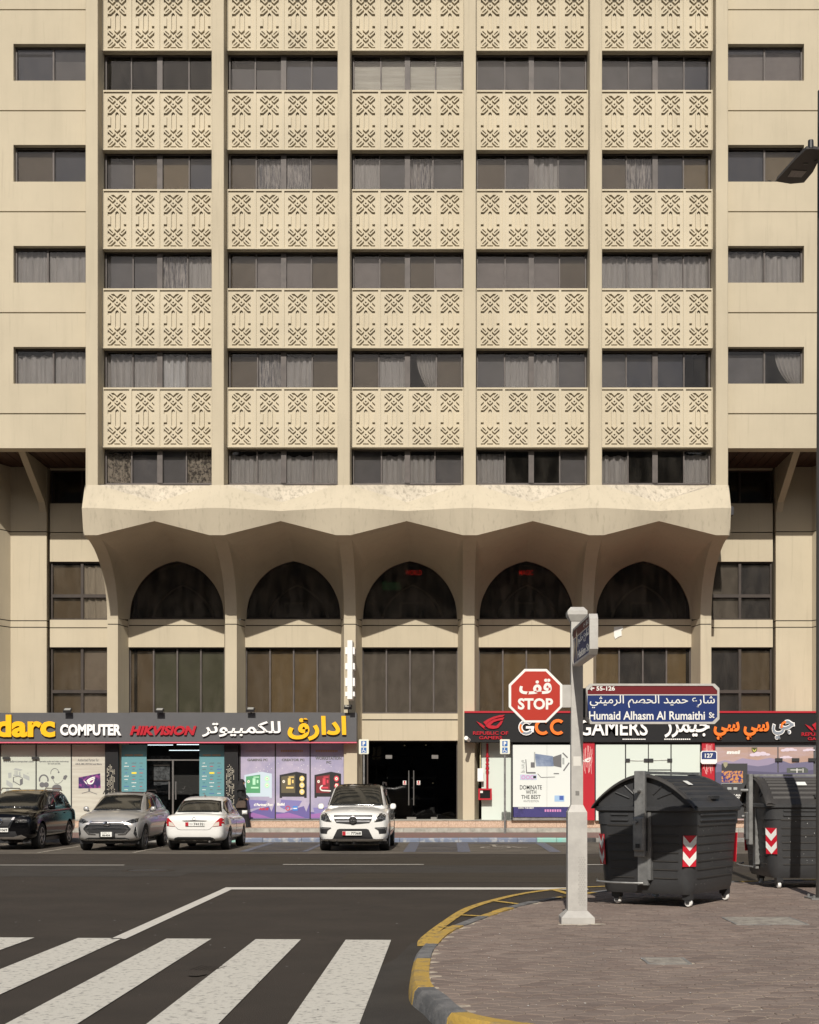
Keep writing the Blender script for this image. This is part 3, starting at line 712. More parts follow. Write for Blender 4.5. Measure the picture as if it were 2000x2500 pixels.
line_obj('blue_parking_line', [ql(-1.05, 36.2, -1.05, 42.4, .32), ql(.42, 36.2, .42, 42.4, .34), ql(2.85, 36.2, 2.85, 42.4, .3)], .012, M['bline'])
line_obj('blue_parking_line', [ql(-5.4, 36.5+.75*k, -3.9, 36.5+.75*k, .18) for k in range(8)], .0125, M['bline'])
line_obj('blue_parking_line', [ql(-.9, 36.5+.75*k, .25, 36.5+.75*k, .16) for k in range(8)], .0125, M['bline'])
line_obj('blue_parking_line', [ql(.59, 41.9, 2.7, 41.9, .28)], .0125, M['bline'])
mb = MB()      # wheelchair symbol painted on the bay
for q_ in stroke([(0,1.6),(.0,.9),(.55,.9),(.8,.25),(1.0,.3)], .13)+stroke([(0,1.25),(.5,1.25)], .11)+stroke([(.45*math.cos(a),.45+.45*math.sin(a)) for a in [R(v) for v in range(110,391,20)]], .11)+[disc(0,1.82,.15,10)]:
    mb.add([(1.35+p[0]*.9, 38.4+p[1]*1.25, .0135) for p in q_], [tuple(range(len(q_)))])
tag(mb.build('wheelchair_marking', M['fline'], None), kind='structure')
# dusty strip beside the kerb, skid scuffs on the crossing
ks_ = [(x, y) for x, y in [(1.9,6.6),(.9,8.1),(.2,8.9),(-.25,9.5),(-.36,10.3),(-.42,11.2),(-.43,12.4),(-.38,13.6),(-.2,15.0)]]
mb = MB(); vs = []
for i_, (x, y) in enumerate(ks_):
    wv = .42+.10*math.sin(i_*1.7); vs += [(x+.30, y+.02, .004), (x-wv*(1 if i_ < 7 else .4), y-.05, .004)]
mb.add(vs, [(2*k, 2*k+2, 2*k+3, 2*k+1) for k in range(len(ks_)-1)]); tag(mb.build('dusty_strip', M['asphalt_old'], None), kind='structure')
mb = MB()
for k in range(6): mb.add([(p[0],p[1],.0115) for p in ql(-2.42+.045*k, 12.75-.02*k, -2.36+.05*k, 13.05-.02*k, .012)], [(0,1,2,3)])
mb.add([(-2.28+.075*math.cos(a)*(1+.3*math.sin(2*a)), 12.35+.10*math.sin(a), .0112) for a in [2*math.pi*k/12 for k in range(12)]], [tuple(range(12))])
tag(mb.build('skid_scuff', M['asphalt'], None), kind='structure')
rs_ = random.Random(3); mb = MB()
for k in range(90):
    y = rs_.uniform(9.9, 34); x = rs_.uniform(-.33*y, .05*y); s_ = rs_.uniform(.004,.012)*(1+y/25); a = rs_.random()*3
    if inside_road(x, y): mb.add([(x+s_*math.cos(a+i*2.1), y+s_*math.sin(a+i*2.1)*1.6, .014+.003*(i==1)) for i in range(3)], [(0,1,2)])
tag(mb.build('road_grit', M['conc'], None), kind='stuff')
# manhole in the road
t = thing('manhole_cover', 'round dark iron manhole cover in the near traffic lane', 'manhole cover', (X(362,28.1), 28.1, .004))
mb = MB(); mb.lathe([(.0,.012),(.40,.012),(.42,.004)], (X(362,28.1),28.1,0), 'z', 24); mb.build('lid', mat('dark_iron', (.03,.028,.028), .7), t)
mb = MB(); mb.lathe([(.425,.004),(.43,.014),(.52,.013),(.55,.004)], (X(362,28.1),28.1,0), 'z', 24); mb.build('rim', M['asphalt'], t)
# far pavement: kerbstones, maroon paving, step and plinth
KY = 42.96
KS = [M['kblack'], M['kteal'], M['kblue'], M['conc']]
def kcol(x):
    px_ = CX+x/42.9*F
    for a, b, c in ((500,537,0),(537,585,1),(585,1305,2),(1305,1345,1),(1345,1380,0),(1380,1420,1),(1420,1437,0),(1437,1475,1)):
        if a <= px_ < b: return KS[c]
    return KS[int((x+40)/1.0) % 2 == 0 and 0 or 3]
kpar = MB(); kpar.box(-40, 30, KY+.25, 48.7, -.02, .128); far_pave = kpar.build('far_pavement', M['redpave'], None); tag(far_pave, kind='structure')
xk = -22.0
while xk < 14:
    L = .62; mb = MB(); dz = random.uniform(-.006,.006)
    mb.xprism([(KY, -.01), (KY, .10+dz), (KY+.03, .135+dz), (KY+.245, .138+dz), (KY+.245, -.01)], xk+.006, xk+L-.006)
    mb.build('kerbstone', kcol(xk+L/2), far_pave); xk += L
xk = -22.0
while xk < 14:      # pale stone step
    L = 1.2; mb = MB(); mb.box(xk+.005, xk+L-.005, 48.7, 49.1+random.uniform(-.01,.01), .1, .272+random.uniform(-.004,.004)); mb.build('step_stone', M['kerbpale'], far_pave); xk += L
mb = MB(); mb.box(-40, 30, 49.12, 50.4, .05, .268); mb.build('step_tread', M['granite'], far_pave)
xk = -22.0
while xk < 14:
    L = 1.0; mb = MB(); mb.box(xk+.003, xk+L-.003, 50.3, 50.45, .27, .508); mb.build('plinth_slab', M['granite'], far_pave); xk += L
mb = MB(); mb.box(-22, 14, 50.27, 52.6, .51, .535); mb.build('plinth_top', M['kerbpale'], far_pave)
# ------------------------------------------------------------------ near corner island
PTS = [(9.0,5.2),(4.5,6.1),(2.4,7.3),(1.25,8.25),(.6,8.95),(.16,9.44),(-.02,10.25),(-.14,10.9),(-.165,12.16),(-.118,13.5),(.115,15.2),(.81,17.6),(1.4,19.0),(2.8,21.1),(4.75,22.7),(8,23.4),(14,23.7)]
def crom(P, n):
    out = []
    for i in range(len(P)-1):
        p0, p1, p2, p3 = P[max(i-1,0)], P[i], P[i+1], P[min(i+2,len(P)-1)]
        for k in range(n):
            t_ = k/n; out.append(tuple(.5*((2*p1[j])+(-p0[j]+p2[j])*t_+(2*p0[j]-5*p1[j]+4*p2[j]-p3[j])*t_*t_+(-p0[j]+3*p1[j]-3*p2[j]+p3[j])*t_**3) for j in (0,1)))
    out.append(P[-1]); return out
CV = crom(PTS, 24)
# resample by arc length
def resample(P, step):
    out = [P[0]]; acc = 0.0
    for a, b in zip(P, P[1:]):
        L = math.hypot(b[0]-a[0], b[1]-a[1]); 
        while acc+L >= step:
            f_ = (step-acc)/L; a = (a[0]+(b[0]-a[0])*f_, a[1]+(b[1]-a[1])*f_); out.append(a); L = math.hypot(b[0]-a[0], b[1]-a[1]); acc = 0.0
        acc += L
    return out
RS = resample(CV, .1)
def nrm(i):
    a, b = RS[max(i-1,0)], RS[min(i+1,len(RS)-1)]; dx, dy = b[0]-a[0], b[1]-a[1]; L = math.hypot(dx, dy); return (-dy/L, dx/L)   # outward (towards the road)
PZ = .135
isl = MB(); isl.hprism(RS+[(14,5.2)], -.02, PZ-.0065); island = isl.build('corner_pavement', M['sand'], None); tag(island, kind='structure')
def kpal(yy, xx):
    if yy < 9.75: return 'kyel' if xx < 1.1 else 'kgrey'
    for a, b, c in ((9.75,10.95,'kgrey'),(10.95,12.2,'kyel'),(12.2,13.85,'kgrey'),(13.85,15.35,'kyel'),(15.35,16.6,'kgrey'),(16.6,17.7,'kyel'),(17.7,19.2,'kgrey'),(19.2,20.2,'kyel')):
        if a <= yy < b: return c
    return 'kgrey' if int(xx*1.6) % 2 else 'kyel'
i = 0
while i+6 < len(RS):
    j = i+6; mb = MB(); vs = []
    for k in range(i, j+1):
        f_ = 0.0; n_ = nrm(k); p = RS[k]
        if k == i: p = (p[0]+(RS[k+1][0]-p[0])*.05, p[1]+(RS[k+1][1]-p[1])*.05)
        if k == j: p = (p[0]+(RS[k-1][0]-p[0])*.05, p[1]+(RS[k-1][1]-p[1])*.05)
        for o_, z_ in ((0,-.01),(0,.146),(.125,.146),(.155,.112),(.175,-.01)): vs.append((p[0]+n_[0]*o_, p[1]+n_[1]*o_, z_))
    fs = [(a*5+b, a*5+b+1, a*5+b+6, a*5+b+5) for a in range(6) for b in range(4)]+[(4,3,2,1,0),(30,31,32,33,34)]
    mb.add(vs, fs); mid = RS[i+3]
    o = mb.build('kerbstone', M[kpal(mid[1], mid[0])], island, smooth=35)
    o.location.z = random.uniform(-.004,.003); i = j
# yellow ladder marking beside the kerb
YL = crom([(-.27,14.6),(-.25,15.4),(.0,17.4),(.33,19.4),(.94,21.3),(1.54,22.5),(2.3,23.3),(3.2,23.8)], 8)
mb = MB()
def strip_add(P, wd, z):
    vs = []
    for k, p in enumerate(P):
        a, b = P[max(k-1,0)], P[min(k+1,len(P)-1)]; dx, dy = b[0]-a[0], b[1]-a[1]; L = math.hypot(dx,dy); nx, ny = -dy/L*wd/2, dx/L*wd/2
        vs += [(p[0]+nx,p[1]+ny,z),(p[0]-nx,p[1]-ny,z)]
    mb.add(vs, [(2*k+1,2*k+3,2*k+2,2*k) for k in range(len(P)-1)])
strip_add(YL, .13, .0095)
for a, b in (((-.1,16.6),(.28,16.45)),((.12,18.2),(.72,17.85)),((.65,20.5),(1.35,19.4)),((1.75,22.8),(2.15,20.6))):
    mb.add([(p[0],p[1],.0125) for p in ql(a[0],a[1],b[0],b[1],.12)], [(0,1,2,3)])
tag(mb.build('yellow_marking', M['yline'], None), kind='structure')
# pavers: wavy-edged blocks
def inside(x, y):
    best = 1e9; bi = 0
    for k in range(0, len(RS), 3):
        d = (RS[k][0]-x)**2+(RS[k][1]-y)**2
        if d < best: best = d; bi = k
    n_ = nrm(bi); return (x-RS[bi][0])*n_[0]+(y-RS[bi][1])*n_[1] < .0
th = R(8); PXL, PYL = .215, .13; WA = .026
def wave(u): return WA*math.cos(2*math.pi*u)+.006*math.cos(6*math.pi*u)
def paver_mesh():
    mb = MB(); g_ = .0085; n = 8; lo_ = []; hi_ = []
    for k in range(n+1):
        u = -.5+k/n; x = PXL*u*(1-.04); lo_.append((x, -PYL/2+g_-wave(u))); hi_.append((x, PYL/2-g_+wave(u)))
    out = lo_+hi_[::-1]; inn = [(p[0]*.965, p[1]*.94) for p in out]; N = len(out)
    vs = [(p[0],p[1],-.02) for p in out]+[(p[0],p[1],-.004) for p in out]+[(p[0],p[1],0) for p in inn]
    fs = [(i,(i+1)%N,N+(i+1)%N,N+i) for i in range(N)]+[(N+i,N+(i+1)%N,2*N+(i+1)%N,2*N+i) for i in range(N)]+[(2*N+i, 2*N+i+1, 2*N+N-2-i, 2*N+N-1-i) for i in range(n)]
    mb.add(vs, fs); return mb
pms = []
for mm in ('paver', 'paver2'): pms.append(paver_mesh().mesh('paver', M[mm]))
base = paver_mesh(); cells = []
for r_ in range(-10, 160):
    for c_ in range(-60, 80):
        u, v = c_*PXL+(PXL/2 if r_ % 2 else 0), r_*PYL
        x = .2+u*math.cos(th)-v*math.sin(th); y = 7.2+u*math.sin(th)+v*math.cos(th)
        if y < 6.5 or y > 23.6 or x > .305*y+.6 or x > 8.5: continue
        if not inside(x, y): continue
        cells.append((x, y))
holes = [(X(1865,16.05)-.42,15.6,X(1865,16.05)+.42,16.5),(X(1627,12.3)-.2,12.1,X(1627,12.3)+.2,12.55)]
cells = [c for c in cells if not any(a+.05 < c[0] < d-.05 and b+.04 < c[1] < e-.04 for a,b,d,e in holes)]
cells.sort(key=lambda c: (c[1] < 8.6, c[1]))
for x, y in cells[:298]:
    o = bpy.data.objects.new('paver', pms[random.random() < .35]); link(o, island); o.location = (x, y, PZ+random.uniform(-.003,.003)); o.rotation_euler = (random.uniform(-.008,.008), random.uniform(-.008,.008), th)
mb = MB()
for x, y in cells[298:]:
    a, b = random.uniform(-.009,.009), random.uniform(-.009,.009); dz = random.uniform(-.003,.003); ct, st_ = math.cos(th), math.sin(th)
    mb.add([(x+v[0]*ct-v[1]*st_, y+v[0]*st_+v[1]*ct, PZ+dz+v[2]+v[0]*a+v[1]*b) for v in base.v], base.f, 1 if random.random() < .35 else 0)
o = mb.build('paver_field', [M['paver'], M['paver2']], island); o['kind'] = 'stuff'
for (a,b,d,e), sz, lb in zip(holes, (0,1), ('pale concrete access cover set in the pavers behind the street sign pole','small square concrete cover set in the wavy pavers')):
    t = thing('access_cover', lb, 'access cover', ((a+d)/2,(b+e)/2,PZ))
    mb = MB(); mb.box(a+.03,d-.03,b+.03,e-.03,PZ-.03,PZ+.008); mb.build('lid', mat('cover_concrete_%d'%sz, (.33,.30,.25), .9, col2=(.20,.175,.15), scale=9, lo=.4, hi=.6, bump=.4), t, bevel=.004)
    mb = MB(); mb.ring([(a,b),(d,b),(d,e),(a,e)], [(a+.028,b+.028),(d-.028,b+.028),(d-.028,e-.028),(a+.028,e-.028)], 0, 1)
    mb.v = [(v[0], v[2], PZ-.03 if v[1] else PZ+.0065) for v in mb.v]; mb.build('rim', M['conc'], t)
# litter and grit
mb = MB()
for k in range(260):
    y = random.uniform(9, 22.5); x = random.uniform(0, .27*y)
    if not inside(x, y): continue
    s_ = random.uniform(.004,.012); a = random.random()*3
    mb.add([(x+s_*math.cos(a+i*2.1), y+s_*math.sin(a+i*2.1)*1.6, PZ+.006+.003*(i==1)) for i in range(3)], [(0,1,2)])
tag(mb.build('grit', M['offw'], None), kind='stuff')
# ================================================================== SHOPS
DS = 50.0; DG = 50.62
def ROG(x0, y0, x1, y1):     # eye emblem outline parts in photo measures (unit box 0..160 x 0..90)
    A = [[(40,44),(62,28),(96,12),(134,2),(162,0),(150,12),(118,18),(88,30),(66,46),(54,62)],
         [(52,66),(70,44),(98,28),(160,14),(150,30),(120,36),(98,44),(80,62),(112,66),(128,50),(138,38),(152,34),(142,56),(124,78),(96,84),(70,80)],
         [(0,38),(30,54),(50,72),(40,80),(22,64)], [(24,60),(44,80),(58,92),(44,84)]]
    return [[(x0+(x1-x0)*a/162, y0+(y1-y0)*b/92) for a, b in p] for p in A]
# interior walls behind shop glass
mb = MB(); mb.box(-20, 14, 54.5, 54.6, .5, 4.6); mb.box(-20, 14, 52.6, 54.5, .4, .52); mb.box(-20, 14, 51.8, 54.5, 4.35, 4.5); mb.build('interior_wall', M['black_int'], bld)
# wall strips at street level (mullion posts, cream piers beside the entrance)
mb = MB(); mb.box(X(846,50.45), X(872,50.45), 50.45, 51.3, .51, Z(1742,50.45)); mb.build('pier', M['wall'], bld)
# entrance: lintel, reveals, dark glass doors
ex0, ex1 = X(895, DI), X(1118, DI); ez1, ez0 = Z(1808, DI), .535
mb = MB(); mb.box(ex0-.3, ex1+.3, DI, DI+.3, ez1, Z(1759, DI)); mb.build('lintel', M['wall'], bld)
mb = MB(); mb.box(ex0-.3, ex1+.3, DI, DI+.3, Z(1756, DI), Z(1742, DI)); mb.build('lintel', M['wall'], bld)
mb = MB(); mb.box(ex0-.3, ex1+.3, DI+.03, DI+.25, Z(1760, DI), Z(1755, DI)); mb.build('joint', M['dark'], bld)
mb = MB(); mb.box(ex0, ex1, DI+.2, DI+.28, ez1-.05, ez1); mb.box(ex0, ex0+.05, DI+.2, DI+.28, ez0, ez1-.05); mb.box(ex1-.05, ex1, DI+.2, DI+.28, ez0, ez1-.05)
ef = mb.build('entrance_frame', M['frame_dark'], bld)
dg = glass('dark_door_glass', (.20,.20,.20))
for a, b in ((895,945),(945,1006),(1006.5,1067),(1067,1118)):
    g = MB(); g.box(X(a,DI)+.01, X(b,DI)-.01, DI+.22, DI+.232, ez0, Z(1848,DI)); g.build('door_pane', dg, ef)
g = MB(); g.box(ex0+.05, ex1-.05, DI+.22, DI+.232, Z(1846,DI), ez1-.05); g.build('transom_pane', dg, ef)
for a in (998, 1010):
    mb = MB(); mb.tube([(X(a,DI), DI+.12, Z(1966,DI)), (X(a,DI), DI+.12, Z(1881,DI))], .022, 8)
    for zz in (Z(1958,DI), Z(1889,DI)): mb.tube([(X(a,DI), DI+.12, zz), (X(a,DI), DI+.22, zz)], .012, 6)
    mb.build('handle', M['steel'], ef)
for a, b, c, d in ((941,957,1843,1852),(1054,1070,1843,1852),(993,1016,1995,2001),(1052,1066,1995,2001)):
    mb = MB(); mb.box(X(a,DI), X(b,DI), DI+.19, DI+.25, Z(d,DI), Z(c,DI)); mb.build('clamp', M['steel'], ef)
for a in (988, 1022):
    t = poly_px('sticker', [rect(a-4, 1906, a+4, 1916)], DI+.216, M['offw'], ef); poly_px('sticker', [disc(a, 1909, 2.6, 8), rect(a-3, 1912.5, a+3, 1915)], DI+.212, M['red'], ef)
mb = MB(); mb.box(X(1067,DI), X(1116,DI), DI+.3, DI+.6, .535, .68); mb.build('inner_step', M['conc'], bld)
mb = MB()
for k,(a,b,yy) in enumerate(((945,1065,1897),(945,1065,1921),(945,1065,1948))): mb.box(X(a,53), X(b,53), 53, 53.02, Z(yy+4,53), Z(yy,53))
mb.build('inner_rail', mat('dim_rail', (.45,.45,.45), .5), bld)
for a, b in ((988,1820),(1040,1819),(941,1911),(1057,1912)):
    mb = MB(); mb.box(X(a,52.8)-.025, X(a,52.8)+.025, 52.8, 52.82, Z(b,52.8)-.02, Z(b,52.8)+.02); mb.build('inner_lamp', mat('lit_downlight', (.9,.8,.5), emit=((1,.85,.5), 1.6)), bld)
# ---------- left fascia
fl = thing('shop_sign', 'long grey computer shop fascia with yellow and white letters in English and Arabic', 'shop sign', (X(435,DS), DS, 3.4))
mb = MB(); mb.box(X(-160,DS), X(871,DS), DS, DS+.62, Z(1811,DS), Z(1740,DS)); mb.build('board', M['signgrey'], fl, bevel=.01)
mb = MB(); mb.box(X(-160,DS), X(871,DS), DS-.012, DS+.5, Z(1814,DS), Z(1811.3,DS)); mb.build('edge_strip', M['pinkline'], fl)
text_px('lettering', 'adarc', -48, 136, 1745, 1800, DS-.03, M['yel'], fl, .07, bold=.038)
text_px('lettering', 'COMPUTER', 148, 297, 1768, 1796, DS-.03, M['wl'], fl, .06, bold=.045)
text_px('lettering', 'HIKVISION', 321, 477, 1772, 1795, DS-.03, M['rl'], fl, .05, bold=.05, shear=.3)
text_px('lettering', 'للكمبيوتر', 494, 686, 1761, 1799, DS-.03, M['wl'], fl, .06, bold=.02)
text_px('lettering', 'ادارق', 703, 846, 1748, 1808, DS-.03, M['yel'], fl, .07, bold=.035)
# ---------- right fascia
fr = thing('shop_sign', 'black gaming shop fascia with red top edge and orange and white letters', 'shop sign', (X(1600,DS), DS, 3.4))
mb = MB(); mb.box(X(1134,DS), X(2130,DS), DS, DS+.62, Z(1812,DS), Z(1741,DS)); mb.build('board', M['signblack'], fr, bevel=.01)
mb = MB(); mb.box(X(1134,DS), X(2130,DS), DS-.03, DS+.62, Z(1740.6,DS), Z(1736,DS)); mb.build('edge_strip', M['red'], fr)
Df = DS-.02
poly_px('emblem', ROG(1163, 1745, 1233, 1783), Df, M['rl'], fr, .03)
text_px('lettering', 'REPUBLIC OF', 1155, 1241, 1785.5, 1794, Df, M['rl'], fr, .02, bold=.02)
text_px('lettering', 'GAMERS', 1170, 1226, 1797, 1805, Df, M['rl'], fr, .02, bold=.02)
def gring(cx, cy, r, a0, a1, w_, n=14): 
    P = [(cx+r*math.cos(R(a0+(a1-a0)*k/n)), cy-r*math.sin(R(a0+(a1-a0)*k/n))) for k in range(n+1)]
    Q = [(cx+(r-w_)*math.cos(R(a0+(a1-a0)*k/n)), cy-(r-w_)*math.sin(R(a0+(a1-a0)*k/n))) for k in range(n+1)]
    return [[P[k],P[k+1],Q[k+1],Q[k]] for k in range(n)]
poly_px('emblem', gring(1285,1776,19.5,40,330,10), Df, M['wl'], fr, .05)
poly_px('emblem', gring(1285,1776,17,45,325,5), Df-.055, M['gl'], fr, .006); poly_px('emblem', gring(1285,1776,17,150,235,5), Df-.063, M['ol'], fr, .006)
poly_px('emblem', [rect(1284,1773,1304,1779), rect(1297,1776,1303,1788)], Df, M['wl'], fr, .058)
for a in (1307, 1344): poly_px('lettering', gring(a+18, 1775, 19.5, 48, 312, 7.5), Df, M['ol'], fr, .06)
text_px('lettering', 'GAMERS', 1413, 1581, 1757, 1796, Df, M['wl'], fr, .06, bold=.015)
text_px('lettering', 'جيمرز', 1622, 1732, 1753, 1801, Df, M['wl'], fr, .06, bold=.02)
poly_px('lettering', [rect(1520+4.4*k,1803.5,1523.4+4.4*k,1806) for k in range(13)], Df, M['wl'], fr, .008)
poly_px('lettering', [rect(1622+5*k,1803.3,1625.6+5*k,1806.2) for k in range(13)], Df, M['wl'], fr, .008)
text_px('lettering', 'سي', 1742, 1805, 1762, 1806, Df, M['ol'], fr, .06, bold=.035)
text_px('lettering', 'سي', 1815, 1877, 1762, 1806, Df, M['ol'], fr, .06, bold=.035)
text_px('lettering', 'جي', 1884, 1940, 1757, 1806, Df, M['wl'], fr, .05, bold=.05); text_px('lettering', 'جي', 1886, 1938, 1759, 1804, Df-.055, M['gl'], fr, .006, bold=.02)
poly_px('emblem', gring(1919,1773,13,90,200,5), Df-.07, M['ol'], fr, .006)
poly_px('emblem', ROG(1965, 1752, 2035, 1790), Df, M['rl'], fr, .03); text_px('lettering', 'REPUBLIC OF', 1957, 2043, 1788, 1797, Df, M['rl'], fr, .02, bold=.02); text_px('lettering', 'GAMERS', 1972, 2028, 1800, 1807, Df, M['rl'], fr, .02, bold=.02)
# ---------- posters / shop windows
shopn = [0]
def shop_glass(name, px0, px1, py0, py1, D, m, label, cat='window poster'):
    t = thing(name, label, cat, (X((px0+px1)/2, D), D, Z(py1, D)))
    mb = MB(); mb.box(X(px0,D), X(px1,D), D, D+.03, Z(py1,D), Z(py0,D)); mb.build('sheet', m, t); return t
pale = mat('pale_green_print', (.50,.53,.46), .4, var=.08, scale=1.5, stretch=(.5,1,4)); palew = mat('pale_wood_print', (.52,.51,.44), .4, col2=(.42,.39,.33), scale=1.6, stretch=(.4,1,6))
mint = mat('pale_mint_panel', (.60,.66,.60), .35); teal = mat('teal_print', (.105,.26,.29), .45)
lil = mat('lilac_print', (.41,.37,.48), .4, col2=(.27,.26,.39), scale=.8, lo=.35, hi=.6); vio = ink('violet', (.12,.095,.28)); mag = ink('magenta', (.28,.12,.34)); white = M['offw']; blk = M['blk']; gry = ink('grey', (.12,.12,.125)); lgry = ink('light_grey', (.33,.35,.34))
# window frames of the left shop
t = shop_glass('shop_window_poster', -90, 0, 1818, 2003, DG, pale, 'pale green poster of the far left shop pane, mostly behind the black SUV')
t1 = shop_glass('shop_window_poster', 3, 87, 1818, 2003, DG, pale, 'pale green poster with web address and exploded computer case drawing')
text_px('lettering', 'www.adarccomputer.com', 8, 82, 1856, 1863, DG-.002, gry, t1, .003, bold=.02)
poly_px('drawing', [[(33,1879),(38,1875),(55,1879),(50,1882)],[(20,1887),(28,1886),(28,1898),(21,1900)],[(36,1881),(38,1881),(38,1893),(36,1893)],[(40,1882),(43,1882),(43,1895),(40,1895)],[(47,1884),(50,1884),(50,1896),(47,1896)],[(33,1891),(52,1893),(51,1896),(33,1894)],[(57,1889),(72,1896),(72,1906),(57,1899)],[(65,1887),(71,1887),(68,1889)],[(16,1904),(31,1913),(31,1926),(16,1916)],[(15,1923),(22,1923),(22,1936),(15,1936)]], DG-.002, lgry, t1)
poly_px('drawing', [[(32,1908),(49,1918),(49,1916),(34,1907)],[(32,1898),(34,1898),(34,1910),(32,1910)],[(49,1903),(56,1900),(56,1914),(49,1918)]]+stroke([(32,1898),(45,1895),(56,1900)],1), DG-.003, gry, t1)
t2 = shop_glass('shop_window_poster', 90, 173, 1818, 2003, DG, pale, 'pale green poster showing two black headsets')
text_px('lettering', 'Specialist audio and video technology', 96, 168, 1857, 1862, DG-.002, gry, t2, .003, bold=.02); text_px('lettering', 'for work and life.', 117, 148, 1862, 1866.5, DG-.002, gry, t2, .003, bold=.02)
arc = lambda cx, cy, rx, ry, a0, a1, n=12: [(cx+rx*math.cos(R(a0+(a1-a0)*k/n)), cy-ry*math.sin(R(a0+(a1-a0)*k/n))) for k in range(n+1)]
poly_px('drawing', stroke(arc(107,1904,10.5,12,-20,200),3.4)+[disc(103,1916,6.5,12),disc(113,1916,6.5,12)], DG-.002, gry, t2)
poly_px('drawing', stroke(arc(134,1888,10,12,20,190),1.3)+stroke([(143,1884),(144,1887)],4)+[disc(129,1898,4.2,10)]+stroke([(129,1902),(134,1912),(142,1914),(150,1909),(154,1904)],1)+[[(156,1894),(162,1892),(165,1895),(160,1904),(154,1902)]]+[disc(139,1924,12,14,9)], DG-.003, gry, t2)
t3 = shop_glass('shop_window_poster', 176, 258, 1818, 2003, DG, palew, 'pale poster showing a gaming monitor on a three-legged stand')
text_px('lettering', 'Authorized Partner for:', 190, 242, 1852, 1859, DG-.002, gry, t3, .003, bold=.01); text_px('lettering', 'ASUS, MSI, ZOTAC and More.', 184, 249, 1863, 1868, DG-.002, gry, t3, .003, bold=.03)
scrn = mat('purple_screen_print', (.04,.02,.10), .4, col2=(.32,.06,.26), scale=5, lo=.36, hi=.52)
poly_px('drawing', [[(192,1898),(245,1888),(246,1924),(192,1925)]], DG-.002, scrn, t3); poly_px('emblem', ROG(204,1896,233,1917), DG-.006, white, t3)
poly_px('drawing', stroke([(218,1925),(218,1932)],4)+stroke([(218,1932),(200,1937)],1.4)+stroke([(218,1932),(237,1939)],1.4), DG-.002, gry, t3)
def dotcol(x0, x1, lab):
    t = thing('patterned_column', lab, 'column', (X((x0+x1)/2,DG), DG, .53)); mb = MB(); mb.box(X(x0,DG), X(x1,DG), DG-.22, DG+.3, .53, Z(1814,DG)); mb.build('panel', M['signblack'], t)
    mb = MB()
    for i_ in range(6):
        for j in range(34):
            if random.random() < .2+.1*abs(i_-2.5): continue
            cx_, cy_ = x0+6+i_*3.4, 1868+j*3.1+(abs(i_-2)*4 if j < 4 else 0)
            mb.box(X(cx_-.8,DG), X(cx_+.8,DG), DG-.226, DG-.221, Z(cy_+.8,DG), Z(cy_-.8,DG))
    o = mb.build('dot_pattern', ink('cream', (.6,.56,.45)), t); o['kind'] = 'stuff'
dotcol(260, 292, 'black column with cream dot pattern beside the headset and monitor posters'); dotcol(550, 583, 'black column with cream dot pattern right behind the woman in black')
def logos(x0, x1, lab):
    t = shop_glass('brand_panel', x0, x1, 1818, 2003, DG, teal, lab, 'sign')
    n = 0; cols = [white, ink('logo_red', (.5,.03,.04)), ink('logo_blue', (.05,.10,.35)), gry, ink('logo_teal', (.05,.16,.2)), white, gry, ink('logo_yellow', (.75,.6,.05)), gry, ink('logo_blue', (.05,.10,.35)), white]
    for j, yy in enumerate((1863,1871,1878,1887,1895,1903,1911,1920,1928,1937)):
        for i_ in range(3):
            cx_ = x0+(x1-x0)*(.2+.3*i_); c = cols[(7 if (i_ == 1 and j == 3) else (i_*3+j*5+j//3) % 7)]; wd = (4, 6, 5)[(i_+j) % 3]; n += 1
            if i_ == 1 and j == 3: poly_px('logo', [rect(cx_-wd, yy-2, cx_+wd, yy+2.4)], DG-.003, c, t)
            else: poly_px('logo', [rect(cx_-wd+k*3, yy-.7-(k%2)*.5, cx_-wd+k*3+2.2, yy+.9) for k in range(int(wd*2/3))], DG-.003, c, t)
    poly_px('logo', [rect(x0+8,1842,x0+28,1845),rect(x0+31,1842,x1-9,1845)], DG-.003, ink('faint_orange', (.35,.22,.12)), t)
    return t
logos(297, 358, 'teal panel of small brand logos left of the computer shop door'); logos(487, 548, 'teal panel of small brand logos right of the computer shop door')
# left shop door
dr = thing('glass_shop_door', 'double glass door of the computer shop with long steel handles', 'door', (X(422,DG), DG, .535))
for a, b in ((361,421.5),(422.5,484)):
    g = MB(); g.box(X(a,DG), X(b,DG), DG+.05, DG+.06, .54, Z(1852,DG)); g.build('pane', M['glass_clear'], dr)
g = MB(); g.box(X(361,DG), X(484,DG), DG+.05, DG+.06, Z(1850,DG), Z(1816,DG)); g.build('transom_pane', M['glass_clear'], dr)
mb = MB(); mb.box(X(355,DG), X(489,DG), DG+.02, DG+.08, Z(1857,DG), Z(1854,DG)); mb.box(X(420,DG), X(424,DG), DG+.02, DG+.08, .54, Z(1857,DG)); mb.build('rail', M['steel'], dr)
for a in (414, 430): mb = MB(); mb.tube([(X(a,DG), DG-.04, Z(1952,DG)), (X(a,DG), DG-.04, Z(1908,DG))], .03, 8); mb.build('handle', M['steel'], dr)
tub = mat('lit_ceiling_tube', (.9,.95,1), emit=((.85,.95,1), 2.2))
for a, b, yy in ((361,422,1818),(432,485,1817),(413,486,1831)):
    lt = thing('ceiling_light', 'long white strip light inside the computer shop, %s' % ('at upper left over the door' if a == 361 else 'at upper right over the door' if a == 432 else 'lower of the three strips'), 'ceiling light', (X((a+b)/2,52.5),52.5,3.2))
    mb = MB(); mb.box(X(a,52), X(b,52), 52, 52.06, Z(yy+1.6,52), Z(yy,52)); mb.build('tube', tub, lt)
rf = mat('shop_shelf_goods', (.10,.10,.105), .6, col2=(.02,.02,.022), scale=5, lo=.4, hi=.55)
